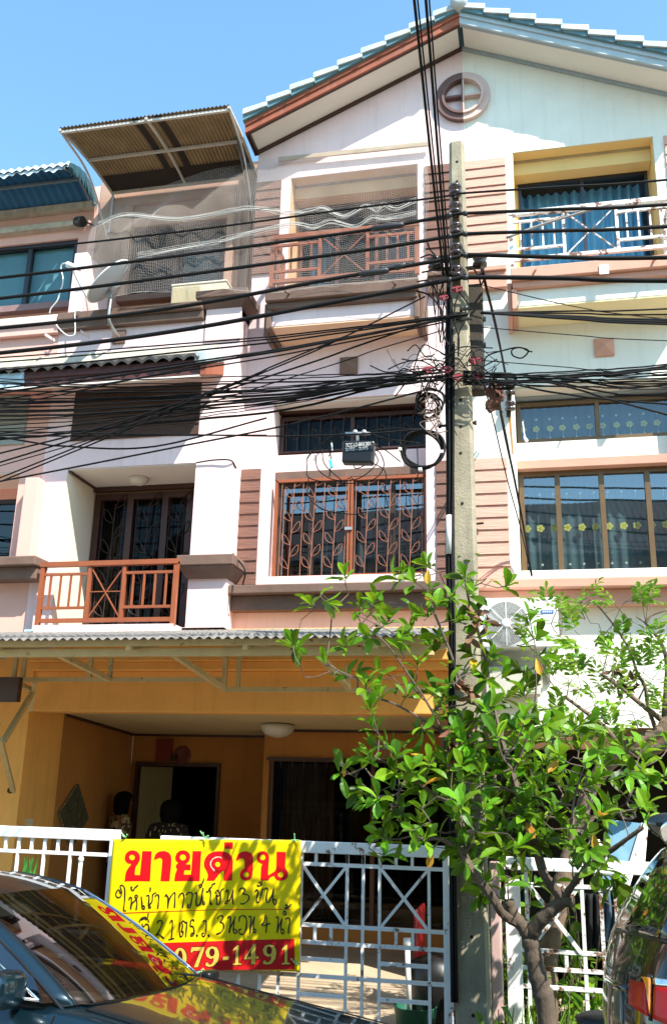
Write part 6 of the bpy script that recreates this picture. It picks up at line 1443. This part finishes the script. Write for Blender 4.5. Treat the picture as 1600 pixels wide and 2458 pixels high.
for sd, e in ((-1,0),(1,1)):
    mb = MB(); pts = [ws(e, i/10)+lfv*(sd*.012) for i in range(11)]
    rail = [roofp(e, i/10)+lfv*(sd*.012) for i in range(1,11)]
    path = [(p, lfv*(sd*(.05-.006*i/10))-hdv*(.075-.02*i/10)+V((0,0,-.012))) for i, p in enumerate(pts)]+[(p, lfv*(sd*.045)-hdv*max(0,.05-.02*i)+V((0,0,-.045))) for i, p in enumerate(rail)]
    def strip_(u, v_): p, o_ = path[round(v_*(len(path)-1))]; return p+o_*u+lfv*(sd*.010*math.sin(PI*u))
    mb.grid(strip_, 4, len(path)-1); mb.build('pillar', carpaint, CAR, smooth=True, solid=.01)
    MB().tube(pts, .007, 6).build('windscreen_seal', trimblack if sd < 0 else chrome, CAR, smooth=True)
    # side windows
    mb = MB(); yb = sd*.69
    def sidep(x): 
        if x > -.80: t = (x+.06)/(-.74); q_ = ws(e, max(0,min(1,t))); return q_+lfv*(sd*.055)-hdv*.03+V((0,0,-.03))
        t = (-.80-x)/1.25; q_ = roofp(e, max(0,min(1,t))); return q_+lfv*(sd*.05)+V((0,0,-.06))
    xs_ = [-.12,-.3,-.5,-.7,-.9,-1.15,-1.25,-1.5,-1.8,-2.05]
    for a, b in zip(xs_, xs_[1:]): mb.quad(cw(a,yb,.872), cw(b,yb,.876), sidep(b), sidep(a))
    mb.build('side_window', glass('side_glass',(.3,.3,.32),.12,.02,.3) if sd < 0 else MATS['side_glass'], CAR)
    fr_ = MB(); fr_.tube([sidep(x)+lfv*(sd*.004) for x in [-.05-.08*i for i in range(25)]], .010, 6); fr_.bar(cw(-1.2,yb+sd*.004,.87), sidep(-1.2)+lfv*sd*.004, .06, .01, up=tuple(lfv)); fr_.build('window_frame', trimblack, CAR)
    ch_ = MB(); ch_.tube([cw(-.14,yb+sd*.012,.885)]+[cw(-.14-.3*i,yb+sd*.014,.884) for i in range(1,7)], .008, 6); ch_.tube([cw(-.14,yb+sd*.012,.885),cw(-.42,yb+sd*.008,1.035)], .007, 6); ch_.build('chrome_trim', chrome, CAR, smooth=True)
    mc = MB(); c_ = cw(-.28, sd*.80, .93) if sd < 0 else at('l',1028,782,cw(-.08,.70,0).y)
    def mir(u, v_):
        a, bq = 2*PI*u, PI*v_; sx, sy, sz = (.075, .125, .085) if sd < 0 else (.04, .07, .035)
        f_ = lambda t: math.copysign(abs(t)**.6, t)
        return c_+hdv*(sx*f_(math.sin(bq)*math.cos(a)))+lfv*(sy*f_(math.sin(bq)*math.sin(a)))+V((0,0,sz*f_(math.cos(bq))))
    mc.grid(mir, 24, 16); mo = mc.build('wing_mirror', carpaint if sd < 0 else trimblack, CAR, smooth=True)
    MB().bar(cw(-.24,sd*.70,c_.z-.045), cw(-.28,sd*.76,c_.z-.05), .06, .03).build('mirror_arm', trimblack, mo, bevel=.006)
mb = MB()
for sd in (-1,):
    mb.tube([cw(.0,sd*.757,.84),cw(-.10,sd*.765,.6),cw(-.12,sd*.75,.25)], .005, 5); mb.tube([cw(-1.2,sd*.762,.86),cw(-1.22,sd*.77,.5),cw(-1.2,sd*.755,.25)], .005, 5)
mb.build('door_gap', trimblack, CAR)
ip = MB(); ip.grid(lambda u, v_: cw(.08-.35*v_,-.52+1.04*u,.845+.03*math.sin(PI*u)-.05*v_), 6, 4); ip.build('dashboard', trimblack, CAR)
pp_ = MB(); pp_.hexa([cw(.0,-.50,.865),cw(.05,-.30,.868),cw(-.2,-.33,.868),cw(-.3,-.52,.865)],[cw(.0,-.50,.869),cw(.05,-.30,.872),cw(-.2,-.33,.872),cw(-.3,-.52,.869)]); pp_.build('dash_papers', M('dash_paper',(.55,.5,.45),.8,.2), CAR)
hl_ = MB(); hl_.hexa([cw(-.78,-.48,1.19),cw(-.78,-.08,1.20),cw(-.70,-.08,1.20),cw(-.70,-.48,1.19)],[cw(-.84,-.48,1.235),cw(-.84,-.08,1.245),cw(-.80,-.08,1.245),cw(-.80,-.48,1.235)]); hl_.build('sun_visor', M('grey_visor',(.42,.38,.36),.8,.1), CAR)
se = MB()
for y in (-.33,.33): se.box(0,0,0,0,0,0) if False else se.hexa([cw(-1.0,y-.22,.5),cw(-1.0,y+.22,.5),cw(-1.2,y+.22,.5),cw(-1.2,y-.22,.5)],[cw(-1.15,y-.18,1.1),cw(-1.15,y+.18,1.1),cw(-1.25,y+.18,1.1),cw(-1.25,y-.18,1.1)])
se.build('seat', M('dark_seat',(.03,.028,.025),.9,.2), CAR, bevel=.03)
wp = MB(); wp.tube([cw(.12,.1,.885),cw(.0,.0,.90),cw(-.05,-.35,.885)],.007,5); wp.tube([cw(.12,.4,.885),cw(.02,.3,.90),cw(.02,-.05,.89)],.007,5); wp.build('wiper', trimblack, CAR)
hw_ = MB(); hw_.grid(lambda u, v_: cw(.16-.13*v_+.0*u-.12*(2*u-1)**2, -.56+1.12*u, .862+.005*v_), 10, 2); hw_.build('cowl', trimblack, CAR)
for x in (.85,-2.35):
    for sd in (-1,1):
        o = MB().lathe(cw(x,sd*.60,.29), lfv*sd, [(.29,0),(.295,.06),(.28,.14),(.19,.15)], 24).build('wheel', trimblack, CAR, smooth=True)
        MB().lathe(cw(x,sd*.60,.29), lfv*sd, [(.18,.13),(.18,.155),(.05,.165)], 12).build('rim', galv, o)
# ================================================================== dark people carrier, rear corner at right
suvpaint = M('black_olive_paint', (.010,.012,.007), .22, .1, 2, metal=.3, spec=.5, coat=1.0, grime=.10, dirt=(.06,.055,.03))
SUV = thing('parked_suv', 'black olive car at the right edge seen from its rounded rear corner', 'car', (2.4,4.3,0))
XR_ = [(.25,.33),(.45,.27),(.7,.255),(.95,.25),(1.05,.255),(1.2,.272),(1.34,.315),(1.51,.425),(1.66,.535),(1.73,.64),(1.77,.80)]
def xr(z):
    for (z0, x0), (z1, x1) in zip(XR_, XR_[1:]):
        if z <= z1: t = max(0,(z-z0)/(z1-z0)); return x0+(x1-x0)*t
    return XR_[-1][1]
def xrs(z): return (xr(z-.06)+2*xr(z)+xr(z+.06))/4
Yc_, HWD = 4.30, .90
def hwz(z): return HWD-.0*(z < .9)-max(0,z-.95)*.16
def plan(s, z):      # s 0..1: far side front -> rear -> near side front
    hw = hwz(z); r = .30; x0 = xrs(z); Lx = 3.9
    segs = [('s',Lx-r), ('c',PI/2*r), ('r',2*(hw-r)), ('c2',PI/2*r), ('s2',Lx-r)]; 
    w_ = [.22,.1,.36,.1,.22]; acc = 0
    for (nm, L), ww in zip(segs, w_):
        if s <= acc+ww+1e-9:
            t = (s-acc)/ww; break
        acc += ww
    bow = lambda y: .06*((y-Yc_)/(hw))**2
    if nm == 's': return V((x0+.06+r+(Lx-r)*(1-t)**2, Yc_+hw, z))
    if nm == 'c': a = PI/2*t; return V((x0+r-r*math.sin(a)+.06-.02*t, Yc_+hw-r+r*math.cos(a), z))
    if nm == 'r': y = Yc_+(hw-r)-2*(hw-r)*t; return V((x0+.04*abs(2*t-1)**2.2, y, z))
    if nm == 'c2': a = PI/2*(1-t); return V((x0+r-r*math.sin(a)+.04+.02*t, Yc_-hw+r-r*math.cos(a), z))
    return V((x0+.06+r+(Lx-r)*t**2, Yc_-hw, z))
zs = [.25,.35,.5,.7,.85,.95,1.0,1.05,1.12,1.2,1.28,1.37,1.45,1.53,1.60,1.66,1.69,1.72,1.75,1.77]
mb = MB(); NS = 90
mb.add([plan(i/NS, z) for z in zs for i in range(NS+1)], [(j*(NS+1)+i, j*(NS+1)+i+1, (j+1)*(NS+1)+i+1, (j+1)*(NS+1)+i) for j in range(len(zs)-1) for i in range(NS)])
top = [plan(i/NS,1.77) for i in range(NS+1)]; mb.poly(top)
mb.build('body', suvpaint, SUV, smooth=True)
def onsuv(x, y, lift=.006, k='n'):      # where the ray through a reading of the photo meets the rear skin
    best = None
    for i in range(240, 900):
        s = i/1200
        # walk the plan curve at the height the ray has there
    lo = None
    for i in range(200, 1000):
        s = i/1000*.7+.22*.7
        z = 1.2
        for _ in range(4):
            p = plan(s, z); q_ = at(k, x, y, p.y); z = max(.26, min(1.8, q_.z))
        e = (q_.x-p.x)
        if lo is not None and (e > 0) != (lo[0] > 0):
            cand = (p.y, p)
            if best is None or cand[0] < best[0]: best = cand
        lo = (e, p)
    if best is None: return None
    p = best[1]; d = V((0,0,EYE))-p; return p+d.normalized()*lift
def decal(name, pts, mat, lift=.008, thick=.01, sub=6):
    c = [onsuv(x, y, lift) for x, y in pts]; c = [p for p in c if p]
    if len(c) < 4: return None
    a, b, d, e = c[0], c[1], c[2], c[3]
    # resample the quad on the skin
    mb = MB(); P = []
    for j in range(sub+1):
        for i in range(sub+1):
            u, v_ = i/sub, j/sub
            x = (pts[0][0]*(1-u)+pts[1][0]*u)*(1-v_)+(pts[3][0]*(1-u)+pts[2][0]*u)*v_; y = (pts[0][1]*(1-u)+pts[1][1]*u)*(1-v_)+(pts[3][1]*(1-u)+pts[2][1]*u)*v_
            P.append(onsuv(x, y, lift) or a.lerp(b,u).lerp(e.lerp(d,u),v_))
    mb.add(P, [(j*(sub+1)+i, j*(sub+1)+i+1, (j+1)*(sub+1)+i+1, (j+1)*(sub+1)+i) for j in range(sub) for i in range(sub)])
    return mb.build(name, mat, SUV, smooth=True, solid=thick)
redlens = M('red_lens', (.34,.003,.003), .35, .2, 12, spec=.25, coat=.15); amber = M('amber_lens', (.70,.25,.01), .15, .2, 10, spec=.6, coat=1)
decal('rear_window', [(345,1400),(845,1520),(1150,560),(700,740)], M('black_car_glass',(.008,.010,.008),.05,.1,3,spec=.6,coat=1), .004)
decal('tail_light', [(478,1925),(655,1970),(660,2310),(466,2180)], redlens, .010)
decal('tail_light', [(575,1870),(690,1895),(676,2280),(640,1960)], amber, .013)
decal('tail_light', [(725,1990),(900,2010),(900,2420),(712,2330)], redlens, .010)
decal('chrome_strip', [(705,1905),(900,1935),(900,2000),(715,1985)], chrome, .012)
decal('chrome_strip', [(478,1850),(700,1885),(695,1915),(476,1890)], suvpaint, .014)
def line(name, pts, r, mat):
    c = [onsuv(x, y, .004) for x, y in pts]; c = [p for p in c if p]
    if len(c) > 1: MB().tube(c, r, 6).build(name, mat, SUV, smooth=True)
line('panel_gap', [(330,1425),(480,1455),(650,1500),(800,1535),(900,1555)], .006, trimblack)
line('panel_gap', [(700,1900),(690,2050),(680,2200),(676,2350)], .005, trimblack)
line('panel_gap', [(250,1790),(350,1850),(470,1870)], .004, trimblack)
line('bumper_strip', [(245,1910),(330,1975),(440,2030)], .012, suvpaint)
decal('corner_lamp', [(300,1985),(395,2040),(400,2420),(310,2330)], M('smoked_lens',(.10,.09,.06),.15,.2,6,coat=1), .008)
mm = MB(); c_ = V((.53,3.8,1.79))
def um(u, v_):
    a, b = 2*PI*u, PI*v_; return c_+V((.115*math.sin(b)*math.cos(a), .045*math.sin(b)*math.sin(a), .055*math.cos(b)+.03*math.sin(b)*math.cos(a)*-.6))
mm.grid(um, 24, 14); mo = mm.build('rear_mirror', suvpaint, SUV, smooth=True)
MB().lathe(c_+V((-.01,-.03,-.01)), (-.1,-.75,-.5), [(.062,.0),(.064,.012),(.054,.018)], 24).build('mirror_glass', chrome, mo, smooth=True)
MB().tube([c_+V((.08,.02,.02)), c_+V((.2,.15,.0)), V((.86,4.1,1.77))], .014, 6).build('mirror_stay', trimblack, mo)
for x in (1.05,3.6):
    o = MB().lathe((x,3.42,.35), (0,-1,0), [(.34,-.1),(.345,-.0),(.33,.06),(.22,.07)], 26).build('wheel', trimblack, SUV, smooth=True)
    MB().lathe((x,3.42,.35), (0,-1,0), [(.21,.04),(.21,.075),(.06,.085)], 14).build('rim', galv, o)
mb = MB().lathe(at('n',190,2330,5.6), (0,0,1), [(.11,-.6),(.13,-.04),(.14,0),(.10,.02)], 22); tag(mb.build('black_bin', M('black_bin',(.012,.012,.013),.5,.2), smooth=True), 'small black bin beside the rear corner of the olive car', 'bin')

# ================================================================== two people in the carport
skin = M('skin', (.40,.22,.14), .6, .08, 6, spec=.4); hairm = M('black_hair', (.004,.0035,.003), .8, .3, 40, spec=.08)
def person(label, x, y, facing, H, topmat, hair_len, wide=1.0):
    """facing: angle of the nose direction about z; standing relaxed"""
    P_ = thing('person', label, 'person', (x,y,.10), 'people talking at the open carport door')
    s = H/1.62
    f = V((math.cos(facing), math.sin(facing), 0)); r = V((f.y,-f.x,0))
    def w(a, b, c): return V((x,y,.10))+r*(a*s*wide)+f*(b*s)+V((0,0,c*s))
    pts = {}; edges = []; rads = []
    vl = []
    def add(p, rad, parent=None):
        vl.append(p); rads.append(rad*s); i = len(vl)-1
        if parent is not None: edges.append((parent, i))
        return i
    pel = add(w(0,0,.90), (.15,.11)[0])
    wa = add(w(0,.01,1.03), .125, pel); chs = add(w(0,.0,1.20), .14, wa); ne0 = add(w(0,-.01,1.345), .075, chs); ne = add(w(0,.005,1.40), .05, ne0); he = add(w(0,.02,1.46), .07, ne); hh = add(w(0,.03,1.53), .088, he); ht = add(w(0,.02,1.585), .06, hh)
    for sd in (-1,1):
        hp = add(w(sd*.09,0,.84), .095, pel); kn = add(w(sd*.095,.02,.46), .058, hp); an = add(w(sd*.10,-.01,.08), .038, kn); add(w(sd*.105,.06,.035), .036, an) ; add(w(sd*.11,.15,.025), .03, len(vl)-1)
        sh = add(w(sd*.165,-.01,1.305), .058, chs); el = add(w(sd*.22,-.03,1.04), .040, sh); wr = add(w(sd*.21,.09,.83), .026, el); pm = add(w(sd*.205,.125,.77), .030, wr)
        for k, (dx, L) in enumerate(((-.028,.075),(-.010,.085),(.010,.08),(.027,.065))):
            q1 = add(w(sd*(.205)+dx*.6,.14+dx*.3,.725), .010, pm); q2 = add(w(sd*.205+dx,.135,.725-L*.45), .009, q1); add(w(sd*.205+dx,.115,.725-L*.85), .008, q2)
        t1 = add(w(sd*.19,.165,.76), .011, pm); add(w(sd*.185,.18,.715), .009, t1)
    me = bpy.data.meshes.new('body'); me.from_pydata(vl, edges, []); o = bpy.data.objects.new('body', me); COL.objects.link(o)
    md = o.modifiers.new('skin', 'SKIN'); md.use_smooth_shade = True
    for i, sv in enumerate(me.skin_vertices[0].data): sv.radius = (rads[i], rads[i]); sv.use_root = (i == 0)
    sb = o.modifiers.new('sub', 'SUBSURF'); sb.levels = 1; sb.render_levels = 2
    me.materials.append(skin); put(o, P_)
    # face: nose, eyes, lips
    fm = MB(); hc = w(0,.03,1.525)
    fm.add([w(-.014,.105,1.50),w(.014,.105,1.50),w(0,.135,1.505),w(0,.108,1.55)],[(0,1,2),(0,2,3),(1,3,2)]); fm.build('nose', skin, P_)
    em = MB()
    for sd in (-1,1): em.lathe(w(sd*.032,.100,1.535), f, [(.011,0),(.009,.008),(.002,.010)], 10)
    em.build('eye', darkvoid, P_)
    MB().tube([w(-.025,.105,1.468),w(0,.116,1.466),w(.025,.105,1.468)], .006, 6).build('mouth', M('lips',(.30,.09,.07),.5,.1) if 'lips' not in MATS else MATS['lips'], P_)
    # hair: cap falling to the neck, open at the face
    hm_ = MB()
    def hair(u, v_):
        a = 2*PI*u; el_ = PI/2*(1-1.0*v_*1.35); R_ = .112
        dirx = math.cos(a); diry = math.sin(a)           # dirx along r, diry along f
        if el_ > 0: rr = R_*math.cos(el_)**.8; zz = 1.535+.105*math.sin(el_)
        else: rr = R_*(1+.06*math.sin(PI*min(1,-el_))-.30*min(1,(-el_)/(PI/2*.35))**2+.03*math.sin(a*7+1)+.02*math.sin(a*17)); zz = 1.535-hair_len*min(1,(-el_)/(PI/2*.35))
        front = max(0, diry)
        if front > .35 and zz < 1.575: zz = 1.575+.02*(1-v_)
        return w(dirx*rr*.98, .015+diry*rr*(1.08 if diry < 0 else .98), zz+.004*math.sin(a*13))
    hm_.grid(hair, 40, 18); hm_.build('hair', hairm, P_, smooth=True, solid=.006)
    # blouse: tube following the trunk with short sleeves
    cl_ = MB()
    prof = [(.80,.165,.125),(.90,.175,.13),(1.02,.150,.118),(1.15,.165,.13),(1.25,.185,.125),(1.32,.165,.095),(1.375,.075,.065)]
    vsn = 28; o0 = []
    for z, a_, b_ in prof: o0 += [w(a_*math.cos(2*PI*j/vsn), b_*math.sin(2*PI*j/vsn), z) for j in range(vsn)]
    cl_.add(o0, [(i*vsn+j, i*vsn+(j+1) % vsn, (i+1)*vsn+(j+1) % vsn, (i+1)*vsn+j) for i in range(len(prof)-1) for j in range(vsn)])
    for sd in (-1,1): cl_.tube([w(sd*.10,-.005,1.33), w(sd*.175,-.012,1.30), w(sd*.20,-.02,1.20), w(sd*.218,-.03,1.10)], [.05*s,.068*s,.064*s,.062*s], 14, cap=False)
    cl_.build('blouse', topmat, P_, smooth=True)
    tr2 = MB()
    for sd in (-1,1): tr2.tube([w(sd*.07,0,.93), w(sd*.09,0,.80), w(sd*.095,.02,.46), w(sd*.10,-.01,.10)], [.115*s,.105*s,.075*s,.062*s], 16, cap=False)
    tr2.build('trousers', M('dark_trousers',(.02,.02,.025),.9,.2) if 'dark_trousers' not in MATS else MATS['dark_trousers'], P_, smooth=True)
    return P_
def pattern(name, a, b, sc, st, lo):
    mt = M(name, a, .9, .1, 5); n_ = mt.node_tree; L = n_.links; bs = n_.nodes['Principled BSDF']
    tc = n_.nodes.new('ShaderNodeTexCoord'); mp = n_.nodes.new('ShaderNodeMapping'); mp.inputs['Scale'].default_value = st; vo = n_.nodes.new('ShaderNodeTexVoronoi'); vo.inputs['Scale'].default_value = sc
    mr = n_.nodes.new('ShaderNodeMapRange'); mr.inputs[1].default_value = lo; mr.inputs[2].default_value = lo+.05; mx_ = n_.nodes.new('ShaderNodeMix'); mx_.data_type = 'RGBA'; mx_.inputs[6].default_value = (*a,1); mx_.inputs[7].default_value = (*b,1)
    L.new(tc.outputs['Object'], mp.inputs[0]); L.new(mp.outputs[0], vo.inputs[0]); L.new(vo.outputs[0], mr.inputs[0]); L.new(mr.outputs[0], mx_.inputs[0]); L.new(mx_.outputs[2], bs.inputs['Base Color']); return mt
pa = at('q',680,740,11.0)
person('woman with bobbed black hair in a pale flowered blouse standing left of the open door', -4.98, 11.0, math.radians(48), 1.60, pattern('flowered_cloth', (.55,.45,.28), (.10,.07,.04), 22, (1,1,1), .5), .17)
person('person with their back turned in a black blouse with pale streaks before the open door', -4.19, 10.6, math.radians(88), 1.53, pattern('streaked_cloth', (.45,.40,.16), (.012,.010,.01), 16, (2.2,2.2,.5), .22), .16, 1.15)
